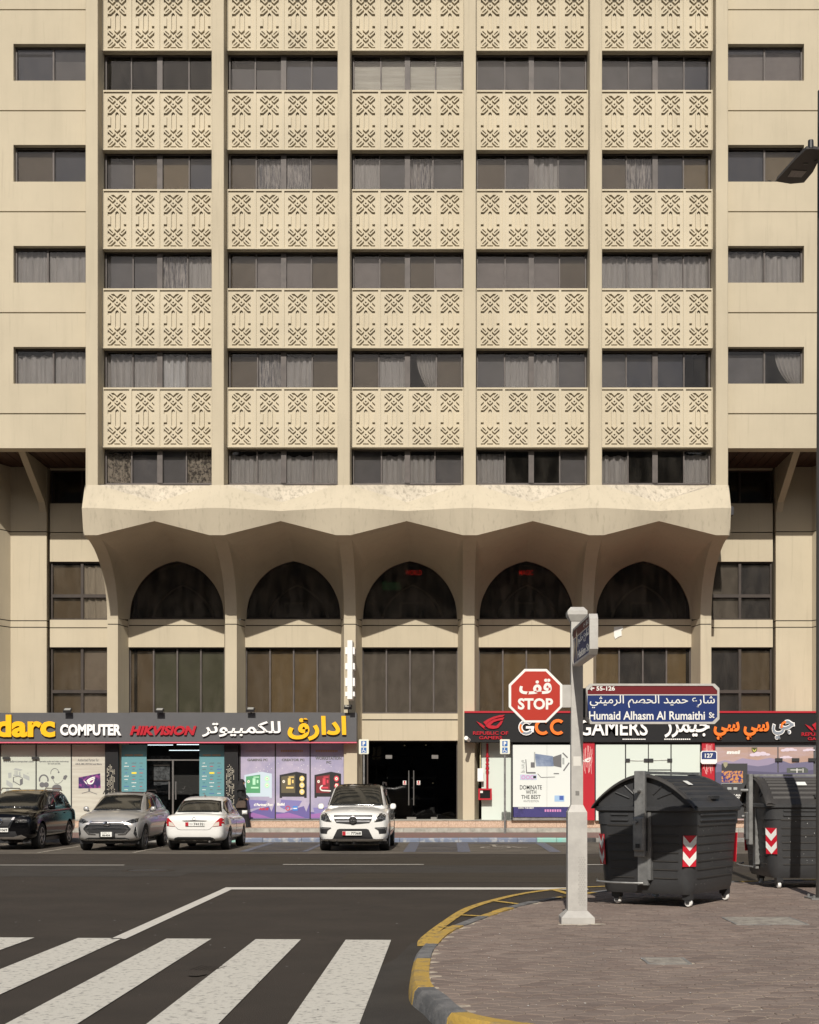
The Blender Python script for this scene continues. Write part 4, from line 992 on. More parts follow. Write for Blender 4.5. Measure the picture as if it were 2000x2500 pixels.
sh = thing('shop_shelf', 'dim shelving with goods inside the computer shop', 'shelf', (X(390,54), 54, .535))
mb = MB(); mb.box(X(363,54), X(415,54), 54, 54.3, .54, 3.0); mb.build('goods', rf, sh)
for k in range(4): mb = MB(); mb.box(X(363,54), X(415,54), 53.95, 54, .8+.6*k, .84+.6*k); mb.build('shelf_board', M['frame_dark'], sh)
# three PC posters
def fan(cx, cy, r, col, t, ry=None):
    poly_px('fan', [disc(cx, cy, r, 12, ry or r*1.15)], DG-.005, col, t); poly_px('fan_hub', [disc(cx, cy, r*.55, 10, (ry or r*1.15)*.55)], DG-.0085, ink('pale_hub', (.75,.72,.6)), t); poly_px('fan_hub', [disc(cx, cy, r*.18, 6)], DG-.012, blk, t)
def pcposter(x0, x1, words, kind, lab):
    t = shop_glass('shop_window_poster', x0, x1, 1815, 1999, DG, lil, lab)
    for s_, a, b, c, d in words: text_px('lettering', s_, a, b, c, d, DG-.002, gry, t, .003, bold=.05)
    poly_px('lettering', [rect(x0+12+k*4.2,1831,x0+15+k*4.2,1836) for k in range(int((x1-x0-24)/4.2))], DG-.002, ink('faint_orange', (.35,.22,.12)) if kind else ink('faint_tan', (.33,.27,.30)), t)
    bx0 = x0+9; bx1 = x1-7; y0, y1 = 1886, 1946
    body = {0: ink('pale_case', (.50,.60,.68)), 1: blk, 2: blk}[kind]; glow = {0: ink('green_glow', (.08,.30,.14)), 1: ink('dark_gold', (.10,.085,.05)), 2: ink('dark_red_glow', (.16,.015,.02))}[kind]
    fc = {0: ink('mint_fan', (.42,.75,.50)), 1: ink('gold_fan', (.75,.55,.18)), 2: ink('crimson_fan', (.60,.05,.08))}[kind]
    xm_ = bx0+(bx1-bx0)*.62
    poly_px('computer_case', [[(bx0,1892),(xm_,1884),(bx1,1889),(bx1,1945),(bx0,1945)],rect(bx0,1945,bx0+6,1948),rect(bx1-6,1945,bx1,1948)], DG-.002, body, t)
    poly_px('case_window', [[(bx0+4,1896),(xm_-3,1891),(xm_-3,1936),(bx0+4,1936)]], DG-.0055, glow, t)
    fan(bx0+10, 1908, 6, fc, t)
    for k in range(3 if kind == 1 else 2): fan((xm_+bx1)/2+1, 1901+k*16, 6.2, fc, t)
    poly_px('circuit_part', [rect(bx0+20,1900,bx0+27,1916),rect(bx0+22,1896,xm_-6,1898.5),rect(bx0+16,1921,xm_-7,1925),rect(bx0+30,1904,bx0+34,1912)], DG-.0075, fc, t)
    if kind == 2: poly_px('circuit_part', stroke(arc(bx0+20,1924,6,6,90,270,6)+[(bx0+40,1931)],3), DG-.0095, white, t)
    poly_px('landscape', [[(x0,1982),(x0+20,1984),(x0+40,1976),(x1-14,1968),(x1-8,1982),(x1,1960),(x1,1998),(x0,1998)]], DG-.002, vio, t)
    poly_px('landscape', [[(x0,1988),(x0+30,1984),(x1-30,1990),(x1-10,1997),(x0,1997)]], DG-.004, mag, t)
    poly_px('landscape', [[(x0+12,1952),(x1-18,1955),(x1-26,1968),(x0+20,1976),(x0+10,1970)]] if kind < 2 else [[(x0+6,1972),(x1-30,1970),(x1-36,1992),(x0+10,1990)]], DG-.0025, ink('mid_violet', (.19,.17,.38)), t)
    poly_px('star', [rect(a, b, a+1.4, b+1.4) for a, b in [(random.uniform(x0+4,x1-4), random.uniform(1860,1885)) for _ in range(8)]], DG-.002, white, t)
    return t
ta = pcposter(588, 671, [('GAMING PC', 604, 654, 1852, 1858.5)], 0, 'lilac gaming computer poster with a pale case and green fans')
text_px('lettering', 'd Partner For:', 620, 667, 1961, 1968, DG-.004, white, ta, .003, bold=.05); text_px('lettering', 'ASUS', 632, 656, 1972, 1978, DG-.008, ink('logo_red', (.5,.03,.04)), ta, .003, bold=.05, shear=.25)
tb = pcposter(674, 756, [('CREATOR PC', 688, 744, 1852, 1858.5)], 1, 'lilac creator computer poster with a black case and gold fans')
text_px('lettering', 'Build', 677, 695, 1960, 1967, DG-.004, white, tb, .003, bold=.05); poly_px('logo', gring(703,1973,6,0,360,2), DG-.006, ink('logo_red', (.5,.03,.04)), tb); poly_px('logo', [rect(715,1968,727,1979)], DG-.006, ink('logo_sky', (.05,.2,.55)), tb); poly_px('logo', [rect(716.5,1972.5,725.5,1975)], DG-.01, white, tb)
tc_ = pcposter(759, 840, [('WORKSTATION', 770, 834, 1847, 1855), ('PC', 797, 809, 1858, 1864.5)], 2, 'lilac workstation computer poster behind the white SUV with a black case and red fans')
# mullions of the left shop
for a in (1.5, 88.5, 174.5, 586, 672.5, 757.5, 842.5): mb = MB(); mb.box(X(a-1.4,DG), X(a+1.4,DG), DG-.012, DG+.04, .58, Z(1814,DG)); mb.build('shop_mullion', M['blackp'], bld)
for a, b, c in ((-90,259,2001),(584,845,1999.5)): mb = MB(); mb.box(X(a,DG), X(b,DG), DG-.05, DG+.05, .535, Z(c,DG)); mb.build('shop_sill', M['blackp'], bld)
for a, b in ((17,1851),(88,1851)):
    mb = MB(); mb.box(X(a-9,DG), X(a+9,DG), DG-.09, DG-.055, Z(b+3,DG), Z(b-3,DG)); mb.build('patch_fitting', M['blackp'], bld)
# ---------- right shop
mb = MB(); mb.box(X(1176,50.72), X(1251,50.72), 50.72, 51.3, .53, Z(1813,50.72)); mb.build('painted_panel', mint, bld)
mb = MB(); mb.box(X(1251,50.6), X(2120,50.6), 50.75, 51.3, .53, Z(1811,50.6)); mb.build('shopfront_backing', M['signblack'], bld)
DQ = 50.12
mb = MB(); mb.box(X(1249,DQ+.03), X(1252.4,DQ+.03), DQ+.03, DQ+.6, .53, Z(1812,DQ)); mb.build('shop_mullion', M['blackp'], bld)
mb = MB(); mb.box(X(1252.5,DQ+.03), X(1415,DQ+.03), DQ+.04, DQ+.5, .53, Z(1996,DQ)); mb.build('shop_sill', M['conc'], bld)
tp = thing('shop_window_poster', 'large white gaming poster reading dominate with the best behind the pole', 'window poster', (X(1330,DQ), DQ, Z(1970,DQ)))
for k, (a, b) in enumerate(((1252.5,1335.4),(1335.8,1412))): mb = MB(); mb.box(X(a,DQ), X(b,DQ), DQ, DQ+.03, Z(1970,DQ), Z(1818.5,DQ)); mb.build('sheet', ink('poster_white', (.64,.67,.64)), tp)
tx = [('DOMINATE',1269.5,1323,1917,1927.5),('WITH',1284,1309.5,1929,1938.5),('THE BEST',1273,1320,1941,1950.5)]
for s_, a, b, c, d in tx: text_px('lettering', s_, a, b, c, d, DQ-.002, blk, tp, .003, bold=.012)
text_px('lettering', 'WHITE EDITION', 1278, 1315.5, 1953.5, 1958.5, DQ-.002, gry, tp, .003)
sb = mat('steel_blue_print', (.30,.36,.46), .4, col2=(.10,.14,.24), scale=2.5, lo=.3, hi=.7)
poly_px('drawing', [[(1306,1840),(1350,1846),(1352,1871),(1309,1871)]], DQ-.002, sb, tp)
poly_px('drawing', [[(1350,1848),(1371,1841),(1371,1874),(1352,1870)],rect(1296,1861,1306,1874),rect(1287,1885,1308,1888.5),rect(1352,1887.5,1365,1890)]+stroke([(1284,1854),(1286,1888)],2)+stroke([(1313,1889),(1321,1898),(1355,1897)],1.5)+stroke([(1374,1838),(1386,1850)],3)+stroke([(1376,1882),(1390,1862)],3), DQ-.002, gry, tp)
poly_px('drawing', [rect(1304,1836,1307,1862),rect(1373,1850,1378,1866)]+[rect(random.uniform(1272,1281),1856+k*2.6,random.uniform(1276,1282)+2,1857.3+k*2.6) for k in range(12)], DQ-.0035, lgry, tp)
poly_px('drawing', [rect(1270,1891,1311,1904)], DQ-.002, ink('pale_blue', (.45,.5,.62)), tp)
for k in range(3): poly_px('fan', gring(1278+k*11,1897.5,5,0,360,1.6), DQ-.006, ink('pink', (.55,.22,.45)), tp)
poly_px('drawing', [rect(1302,1894,1309,1900)], DQ-.0075, blk, tp); poly_px('drawing', [rect(1354,1942,1378,1957)], DQ-.002, ink('soft_blue', (.30,.45,.65)), tp); poly_px('drawing', [rect(1366,1943,1376,1953)], DQ-.006, ink('logo_blue', (.05,.10,.35)), tp)
t = shop_glass('shop_window_poster', 1254, 1412, 1970.4, 1995, DQ+.01, mat('dark_blue_print', (.012,.012,.03), .35, col2=(.05,.045,.16), scale=2, lo=.5, hi=.75), 'dark strip of an older poster showing below the white one')
text_px('lettering', 'WITH THE BEST', 1265, 1304, 1970.8, 1974.5, DQ+.006, white, t, .003, bold=.03); poly_px('drawing', [rect(1330+6*k,1976,1334+6*k,1982) for k in range(7)], DQ+.006, ink('pink', (.55,.22,.45)), t)
text_px('lettering', '///ASUS', 1272, 1311, 1812.6, 1816, DQ+.02, blk, tp, .003, bold=.05)
for a, b, lab in ((1415,1452,'red column with white circuit line pattern right of the sign pole'), (1714,1745,'red column with white circuit line pattern between white panels and mountain poster')):
    t = thing('red_column', lab, 'column', (X((a+b)/2,DQ), DQ, .53)); mb = MB(); mb.box(X(a,DQ-.05), X(b,DQ-.05), DQ-.05, DQ+.5, .53, Z(1811,DQ)); mb.build('panel', M['red'], t)
    pk = ink('pale_pink', (.70,.42,.40)); q_ = []
    for k in range(11):
        xx = a+6+(b-a-12)*k/10+random.uniform(-1,1); ya, yb = 1816+random.uniform(0,14), 1893-random.uniform(0,22); xs = xx+random.uniform(-2.5,2.5)
        q_ += stroke([(xx,ya),(xx,ya+12),(xs,ya+20),(xs,yb-12),(xx+random.uniform(-3,3),yb)], .8)
    poly_px('circuit_lines', q_, DQ-.052, pk, t); poly_px('emblem', ROG(a+6, 1849, b-8, 1862), DQ-.056, white, t)
for a, b in ((1455,1526),(1529,1582),(1584.5,1637),(1640,1709)):
    t = shop_glass('white_window_panel', a, b, 1818, 2003 if a in (1455,1640) else 2003, DQ, mint, 'blank pale panel %s' % {1455:'beside the red column right of the sign pole', 1529:'second from the red column, above the first bin', 1584.5:'third from the sign pole, with dark clamps at both sides', 1640:'just left of the red column with plaque 127'}[a], 'window panel')
mb = MB(); mb.box(X(1452.5,DQ+.04), X(1713,DQ+.04), DQ+.04, DQ+.3, .53, Z(1812,DQ)); mb.build('shop_mullion', M['blackp'], bld)
mb = MB(); mb.box(X(1582,DQ-.01), X(1640,DQ-.01), DQ-.01, DQ, Z(1881,DQ), Z(1878.5,DQ)); mb.build('shop_rail', M['blackp'], bld)
clip = thing('cable_clamps', 'dark door fittings joined by a thin wire across the blank pale panels', 'door fitting', (X(1583,DQ),DQ,Z(1857,DQ)))
for a in (1532, 1578, 1589, 1635): mb = MB(); mb.box(X(a-6,DQ), X(a+6,DQ), DQ-.05, DQ-.002, Z(1860,DQ), Z(1852,DQ)); mb.build('clamp', M['blackp'], clip)
mb = MB(); mb.tube([(X(1536,DQ),DQ-.03,Z(1856,DQ)),(X(1556,DQ),DQ-.03,Z(1857,DQ)),(X(1630,DQ),DQ-.03,Z(1855,DQ))], .008, 6); mb.build('wire', M['steel'], clip)
# mountain poster
skyp = mat('pink_sky_print', (.44,.36,.42), .4, col2=(.40,.27,.22), scale=.7, stretch=(.4,1,1.6), lo=.4, hi=.62)
tm_ = thing('shop_window_poster', 'mountain sunset poster with msi lettering behind the bins', 'window poster', (X(1870,DQ),DQ,.53))
for a, b in ((1747,1828.6),(1829,1898),(1901,1986)): mb = MB(); mb.box(X(a,DQ), X(b,DQ), DQ, DQ+.03, .53, Z(1824,DQ)); mb.build('sheet', skyp, tm_)
mb = MB(); mb.box(X(1746,DQ+.04), X(2000,DQ+.04), DQ+.04, DQ+.3, .53, Z(1812,DQ)); mb.build('shop_mullion', M['signgrey'], bld)
text_px('lettering', 'msi', 1775, 1807, 1832, 1841, DQ-.002, white, tm_, .004, bold=.07, shear=.2)
hz = [ink('far_hill', (.28,.24,.34)), ink('mid_hill', (.14,.13,.21)), ink('near_hill', (.085,.08,.14))]
poly_px('hills', [[(1747,1862),(1770,1856),(1790,1860),(1812,1851),(1850,1856),(1880,1850),(1898,1854),(1898,1880),(1747,1880)]], DQ-.002, hz[0], tm_)
poly_px('hills', [[(1747,1864),(1780,1871),(1828,1868),(1850,1871),(1875,1868),(1898,1860),(1898,1900),(1747,1900)],[(1901,1860),(1910,1857),(1930,1864),(1986,1858),(1986,1900),(1901,1900)]], DQ-.006, hz[1], tm_)
poly_px('hills', [[(1747,1886),(1790,1880),(1898,1886),(1986,1880),(1986,1998),(1747,1998)]], DQ-.0095, hz[2], tm_)
cl = ink('cloud', (.60,.52,.60))
def cloud(cx, cy, s_): return [disc(cx-12*s_,cy,8*s_,10,4*s_),disc(cx,cy-2*s_,10*s_,10,5.5*s_),disc(cx+13*s_,cy-3*s_,9*s_,10,5*s_),disc(cx+24*s_,cy-1*s_,7*s_,8,3*s_)]
for a, b, c in ((1850,1843,1),(1922,1832,.8),(1972,1832,.6),(1916,1850,.6)): poly_px('cloud', cloud(a, b, c), DQ-.003, cl, tm_)
poly_px('shield_emblem', [[(1835,1825),(1849,1825),(1848,1833),(1842,1838),(1836,1833)]], DQ-.012, ink('dark_olive', (.06,.055,.02)), tm_); poly_px('shield_emblem', [[(1837,1827),(1842,1833),(1847,1827),(1846,1833),(1842,1836),(1838,1833)]], DQ-.016, ink('yellow_green', (.5,.5,.1)), tm_)
poly_px('shield_emblem', [[(1766,1861),(1777,1861),(1776,1869),(1771,1875),(1767,1869)]], DQ-.014, ink('khaki', (.30,.28,.18)), tm_)
poly_px('laptop_case', [rect(1762,1864,1825,1998)], DQ-.012, ink('dark_case', (.035,.036,.038)), tm_)
poly_px('laptop_screen', [rect(1762,1882,1814,1911)], DQ-.016, mat('swirl_print', (.55,.25,.08), .4, col2=(.03,.03,.16), scale=9, lo=.46, hi=.54), tm_)
poly_px('laptop_hinge', [rect(1761,1911.5,1812,1913),rect(1776,1922,1786,1928),rect(1791,1922,1800,1928)], DQ-.016, lgry, tm_)
text_px('lettering', 'THE ALL NEW', 1779, 1830, 1939, 1943.5, DQ-.016, white, tm_, .003, bold=.05); text_px('lettering', 'TO GO', 1786, 1806, 1945, 1949, DQ-.016, white, tm_, .003, bold=.05)
poly_px('camper', [[(1921,1875),(1965,1873),(1973,1878),(1973,1887),(1921,1887)]], DQ-.012, ink('camper_grey', (.08,.09,.08)), tm_); poly_px('camper', [rect(1930,1879,1958,1880.4),rect(1960,1876,1961.4,1886),rect(1945,1876,1947,1887)], DQ-.016, white, tm_)
for a in (1901, 1942, 1982): mb = MB(); mb.box(X(a-9,DQ), X(a+9,DQ), DQ-.06, DQ-.02, Z(1859,DQ), Z(1851,DQ)); mb.build('patch_fitting', M['blackp'], tm_)
# number plaque 127
t = thing('number_plaque', 'blue and white plaque with the number 127 on the red column', 'sign', (X(1731,DQ-.2), DQ-.2, Z(1865,DQ-.2)))
D7 = DQ-.2
mb = MB(); mb.prism([(X(a,D7),Z(b,D7)) for a, b in rpoly(1711,1833,1751,1865,4)], D7, D7+.06); mb.build('plate', M['white'], t)
poly_px('panel', [[(1713.5,1838),(1716.5,1835),(1746,1835),(1749,1838),(1749,1853.5),(1713.5,1853.5)]], D7-.002, ink('navy', (.012,.03,.13)), t); text_px('lettering', '127', 1721, 1741, 1839.5, 1850, D7-.006, white, t, .003, bold=.03)
mb = MB(); mb.box(X(1722,D7), X(1740,D7), D7+.06, DQ-.052, Z(1856,D7), Z(1844,D7)); mb.build('bracket', M['steel'], t)
# ---------- fire pipe, cabinet, boxes, cameras, floodlights
t = thing('fire_riser', 'red fire pipe running down the wall into a red glazed hose box', 'pipe', (X(1190,50.5),50.5,Z(1925,50.5)))
mb = MB(); mb.tube([(X(1190,50.55),50.55,Z(1815,50.55)),(X(1190,50.55),50.55,Z(1925,50.55))], .045, 10); mb.build('pipe', M['red'], t, smooth=40)
for yy in (1866, 1877, 1847): mb = MB(); mb.tube([(X(1190,50.55),50.55,Z(yy+2.2,50.55)),(X(1190,50.55),50.55,Z(yy-2.2,50.55))], .07, 10); mb.build('coupling', M['red'], t, smooth=40)
t = thing('hose_cabinet', 'red fire hose cabinet with a dark glass front', 'fire cabinet', (X(1184,50.4),50.4,Z(1952,50.4)))
mb = MB(); mb.ring([(X(a,50.4),Z(b,50.4)) for a,b in rect(1168,1925,1201,1953)], [(X(a,50.4),Z(b,50.4)) for a,b in rect(1172,1929,1197,1949)], 50.4, 50.6); mb.build('body', M['red'], t)
mb = MB(); mb.box(X(1171,50.4),X(1198,50.4),50.45,50.6,Z(1950,50.4),Z(1928,50.4)); mb.build('glass', mat('cabinet_glass', (.02,.02,.02), .1), t); poly_px('sticker', [rect(1172.5,1929.5,1179,1936)], 50.44, M['offw'], t)
t = thing('junction_box', 'white wall box beside the red fire pipe', 'junction box', (X(1174,50.5),50.5,Z(1908,50.5))); mb = MB(); mb.box(X(1166,50.45),X(1181,50.45),50.45,50.6,Z(1908,50.5),Z(1876,50.5)); mb.build('body', M['white'], t, bevel=.01); mb = MB(); mb.box(X(1168,50.44),X(1179,50.44),50.442,50.449,Z(1905,50.5),Z(1879,50.5)); mb.build('cover', M['white'], t)
t = thing('conduit', 'thin pale yellow conduit above the white wall box', 'conduit', (X(1173,50.6),50.6,Z(1876,50.6))); mb = MB(); mb.tube([(X(1173,50.6),50.6,Z(1812,50.6)),(X(1173,50.6),50.6,Z(1876,50.6))], .02, 6); mb.build('pipe', ink('cream_pipe', (.55,.5,.3)), t)
t = thing('security_camera', 'white bullet camera under the left end of the black fascia', 'camera', (X(1142,49.8),49.8,Z(1806,49.8)))
mb = MB(); mb.tube([(X(1145,49.9),49.95,Z(1807,49.9)),(X(1138,49.6),49.5,Z(1802,49.6))], [.07,.075], 12); mb.build('body', M['white'], t, smooth=40); mb = MB(); mb.tube([(X(1144,49.9),49.93,Z(1806,49.9)),(X(1150,50.2),50.3,Z(1802,50.2))], .03, 8); mb.build('bracket', M['white'], t)
def floodlight(px_, py_, lab):
    D = 49.8; t = thing('floodlight', lab, 'floodlight', (X(px_,D), D, Z(1740,D)), 'floodlights on top of the shop signs')
    x, z = X(px_,D), Z(py_,D); mb = MB()
    mb.add([(x-.14,D-.1,z+.03),(x+.14,D-.1,z+.03),(x+.14,D+.08,z+.13),(x-.14,D+.08,z+.13),(x-.14,D-.07,z-.05),(x+.14,D-.07,z-.05),(x+.14,D+.11,z+.05),(x-.14,D+.11,z+.05)], [(0,1,2,3),(4,7,6,5),(0,4,5,1),(1,5,6,2),(2,6,7,3),(3,7,4,0)]); mb.build('housing', M['blackp'], t)
    mb = MB(); mb.add([(x-.11,D-.085,z+.045),(x+.11,D-.085,z+.045),(x+.11,D+.06,z+.125),(x-.11,D+.06,z+.125)], [(0,1,2,3)]); mb.build('lens', mat('lamp_lens_%d'%px_, (.3,.3,.28), .2), t)
    mb = MB(); mb.tube([(x,D,z),(x,D+.2,Z(1741,D))], .02, 6); mb.build('bracket', M['blackp'], t)
for a, b, lab in ((165,1737,'small black floodlight on the grey fascia above the yellow c'),(390,1737,'small black floodlight on the grey fascia above the red lettering'),(612,1735,'small black floodlight on the grey fascia above the white Arabic word'),(850,1729,'small black floodlight at the right end of the grey fascia')): floodlight(a, b, lab)
# projecting vertical sign seen edge-on
t = thing('projecting_sign', 'white vertical sign seen edge-on, standing out from the pillar above the entrance', 'sign', (X(855,49.7), 49.7, Z(1706,49.3)))
Dn = 49.2
mb = MB(); mb.box(X(848,Dn), X(860.5,Dn), Dn, Dn+.9, Z(1707,Dn), Z(1563,Dn)); mb.build('body', M['white'], t, bevel=.008)
for a, b in ((1579,1596),(1618,1633),(1654,1674),(1688,1699)):
    mb = MB(); mb.box(X(843.5,Dn+.2), X(848,Dn), Dn+.15, Dn+.75, Z(b,Dn), Z(a,Dn)); mb.build('letter', M['wl'], t); mb = MB(); mb.box(X(860.6,Dn), X(866,Dn+.1), Dn+.15, Dn+.75, Z(b,Dn), Z(a,Dn)); mb.build('letter', M['wl'], t)
mb = MB()
for zz in (1580, 1690): mb.box(X(853,Dn), X(856,Dn), Dn+.9, DLp+.02, Z(zz+3,Dn), Z(zz,Dn))
mb.build('bracket', M['galv'], t)
# torn paper patch on the spandrel
t = thing('torn_patch', 'torn white patch stuck on the wall under the right arch', 'patch', (X(1509,DI-.02),DI-.02,Z(1560,DI)))
mb = MB(); mb.prism([(X(a,DI),Z(b,DI)) for a,b in [(1499,1531),(1520,1529),(1521,1536),(1517,1539),(1518,1552),(1510,1555),(1502,1560),(1499,1553)]], DI-.03, DI-.003); mb.build('sheet', M['offw'], t)
# disabled parking signs
for a, lab in ((888.5,'blue and white disabled parking sign on a grey post beside the entrance'),(1233,'blue and white disabled parking sign on a grey post near the red fire pipe')):
    D = 47.4; x = X(a, D); t = thing('parking_sign', lab, 'parking sign', (x, D, .13), 'disabled parking signs on the far pavement')
    mb = MB(); mb.tube([(x,D+.05,.13),(x,D+.05,Z(1806,D))], .036, 10); mb.build('post', M['galv'], t, smooth=40)
    mb = MB(); mb.prism([(X(p,D),Z(q_,D)) for p,q_ in rpoly(a-12,1805,a+12,1841,1.5)], D-.02, D+.01); mb.build('plate', ink('sign_cream', (.70,.70,.58)), t)
    bl = ink('sign_blue', (.02,.12,.36)); poly_px('panel', [rect(a-6.5,1809,a+6.5,1822),rect(a-6.5,1825,a+6.5,1838.5)], D-.021, bl, t)
    text_px('lettering', 'P', a-3, a+3.4, 1810.5, 1820.5, D-.025, white, t, .003, bold=.05)
    poly_px('wheelchair_symbol', [disc(a-1,1827.3,1.3,8)]+stroke([(a-1,1828),(a-.8,1832.5),(a+2.6,1832.5),(a+4,1837)],1.3)+stroke(arc(a-.6,1834,3.4,3.3,110,350,9),1.2), D-.025, white, t)
# ================================================================== STREET FURNITURE
white = M['offw']
# --- street sign pole
DPo = 15.85; xp = X(1408, DPo)
gb = PZ
pl = thing('sign_pole', 'light grey square steel pole with broad lower casing and capped top', 'sign pole', (xp, DPo, gb))
def frus(mb, a, b, z0, z1, c=(0,0)): mb.add([(xp-a+c[0],DPo-a,z0),(xp+a+c[0],DPo-a,z0),(xp+a+c[0],DPo+a,z0),(xp-a+c[0],DPo+a,z0),(xp-b+c[0],DPo-b,z1),(xp+b+c[0],DPo-b,z1),(xp+b+c[0],DPo+b,z1),(xp-b+c[0],DPo+b,z1)], [(0,3,2,1),(4,5,6,7),(0,1,5,4),(1,2,6,5),(2,3,7,6),(3,0,4,7)])
xc_ = xp-.012
mb = MB(); frus(mb, .192, .192, gb, gb+.075); frus(mb, .192, .115, gb+.0751, gb+.15); mb.build('base', M['pole'], pl)
mb = MB(); frus(mb, .112, .112, gb+.151, Z(1983,DPo)); frus(mb, .112, .07, Z(1983,DPo)+.001, Z(1965,DPo)); mb.build('casing', M['pole'], pl)
mb = MB(); frus(mb, .068, .068, Z(1966,DPo), Z(1517,DPo)); mb.build('shaft', M['pole'], pl)
mb = MB(); frus(mb, .075, .115, Z(1518,DPo), Z(1503,DPo)); frus(mb, .115, .115, Z(1502.9,DPo), Z(1494,DPo)); frus(mb, .115, .075, Z(1493.9,DPo), Z(1484,DPo)); mb.build('cap', M['pole'], pl)
rng = random.Random(5)
mb = MB()
for j in range(22):      # raised lattice pattern on the casing
    for i_ in range(3):
        cx_, cz_ = xp+.03+.027*i_-(.013 if j%2 else 0), gb+.22+.026*j
        mb.prism([(cx_+.012*math.cos(R(60*k)), cz_+.012*math.sin(R(60*k))) for k in range(6)], DPo-.1145, DPo-.1121)
o = mb.build('relief_pattern', mat('pole_pattern', (.37,.355,.33), .6), pl); o['kind'] = 'stuff'
mb = MB(); mb.box(xp-.045, xp+.042, DPo-.0695, DPo-.0682, Z(1870,DPo), Z(1847,DPo)); mb.build('sticker', ink('peeled_paper', (.62,.60,.55)), pl)
mb = MB(); mb.box(xp-.02, xp+.025, DPo-.0695, DPo-.0682, Z(1942,DPo), Z(1931,DPo)); mb.build('sticker', M['conc'], pl)
mb = MB()
for a_, b_ in ((-.15,-.27),(.02,-.30),(.2,-.22)): mb.hprism([(xp+a_+.08*math.cos(k)*(1+.4*math.sin(3*k+a_*9)), DPo+b_+.05*math.sin(k)) for k in [2*math.pi*q_/9 for q_ in range(9)]], gb+.004, gb+.009)
mb.build('mortar_splash', ink('mortar', (.45,.40,.33)), pl)
# --- stop sign
st = thing('stop_sign', 'red octagonal stop sign with white border and Arabic lettering above STOP', 'stop sign', (X(1308,DPo), DPo, Z(1766,DPo)))
ocx, ocy, orr = 1307.5, 1699, 65.5
def octa(r_): return [(ocx+r_/math.cos(R(22.5))*math.cos(R(22.5+45*k)), ocy+r_/math.cos(R(22.5))*math.sin(R(22.5+45*k))) for k in range(8)]
Dst = DPo-.06
mb = MB(); mb.prism([(X(a,Dst),Z(b,Dst)) for a,b in octa(orr)], Dst-.02, Dst); mb.build('plate', M['white'], st, bevel=.002)
sred = mat('stop_sign_red', (.42,.028,.014), .4, spec=.5)
mb = MB(); mb.prism([(X(a,Dst),Z(b,Dst)) for a,b in octa(orr-6)], Dst-.0225, Dst-.0202); mb.build('face', sred, st)
text_px('lettering', 'STOP', 1264.5, 1350.5, 1704.5, 1732.5, Dst-.023, white, st, .002, bold=.035)
text_px('lettering', 'قف', 1268, 1347, 1657, 1695, Dst-.023, white, st, .002, bold=.03)
mb = MB(); mb.box(X(1362,Dst), xp-.07, Dst+.001, Dst+.04, Z(1727,Dst), Z(1672,Dst)); mb.build('bracket', M['pole'], st)
# --- street name signs
def name_sign(name, label, loc, rot, W_, Hh, parts, T=.13):
    t = thing(name, label, 'street sign', loc); c = .055
    def rp(x0, z0, x1, z1, c): return [(x0+c,z0),(x1-c,z0),(x1,z0+c),(x1,z1-c),(x1-c,z1),(x0+c,z1),(x0,z1-c),(x0,z0+c)]
    objs = []
    mb = MB(); mb.ring(rp(0,0,W_,Hh,c), rp(.025,.025,W_-.025,Hh-.025,c), -T/2, T/2); objs.append((mb, 'frame', M['pole']))
    mb = MB(); mb.prism(rp(.022,.022,W_-.022,Hh-.022,c), -T/2+.012, T/2-.012); objs.append((mb, 'panel', mat('sign_navy_'+name, (.018,.035,.135), .5, spec=.15)))
    for sg in (1, -1):
        mb = MB(); mb.prism([(.024,Hh*.735),(W_-.024,Hh*.735),(W_-.024,Hh-.024-c),(W_-.024-c,Hh-.026),(.024+c,Hh-.026),(.024,Hh-.024-c)], *( (-T/2+.009,-T/2+.0115) if sg == 1 else (T/2-.0115,T/2-.009)))
        objs.append((mb, 'band', mat('sign_maroon_'+name, (.14,.018,.022), .5, spec=.15)))
        mb = MB(); mb.prism([(.024,Hh*.71),(W_-.024,Hh*.71),(W_-.024,Hh*.734),(.024,Hh*.734)], *((-T/2+.009,-T/2+.0115) if sg == 1 else (T/2-.0115,T/2-.009))); objs.append((mb, 'stripe', ink('sign_stripe', (.5,.48,.46))))
    for s_, x0, x1, z0, z1, bold in parts:
        g = text_geo(s_, bold); allv = [v for a in g for v in a[0]]
        mnx, mxx, mny, mxy = min(v[0] for v in allv), max(v[0] for v in allv), min(v[1] for v in allv), max(v[1] for v in allv)
        mb = MB()
        for vs, fs, odd in g: mb.add([(x0+(x1-x0)*(v[0]-mnx)/(mxx-mnx), -T/2+(.008 if v[2] > 0 else .0087)-odd*.0004, z0+(z1-z0)*(v[1]-mny)/(mxy-mny)) for v in vs], fs)
        objs.append((mb, 'lettering', white))
    m4 = Matrix.Translation(Vector(loc)) @ Matrix.Rotation(rot, 4, 'Z')
    for mb, nm, m_ in objs:
        mb.v = [tuple(m4 @ Vector(v)) for v in mb.v]; mb.build(nm, m_, t)
    return t, m4
W1, H1 = X(1754,DPo)-X(1428,DPo), Z(1670,DPo)-Z(1768,DPo)
def fx(p): return (p-1428)/326*W1
def fz(p): return (1768-p)/98*H1
name_sign('street_name_sign', 'wide blue and maroon street name sign with chamfered corners facing the camera', (X(1428,DPo), DPo, Z(1768,DPo)), 0.0, W1, H1,
   [('Humaid Alhasm Al Rumaithi', fx(1437), fx(1719), fz(1758), fz(1737), .018), ('St', fx(1729), fx(1742), fz(1753.5), fz(1739.5), .02), ('شارع حميد الحصم الرميثي', fx(1439), fx(1743), fz(1729.5), fz(1698), .006),
    ('55-126', fx(1455), fx(1500), fz(1687), fz(1676), .03), ('←', fx(1436), fx(1450), fz(1687), fz(1675), .06)])
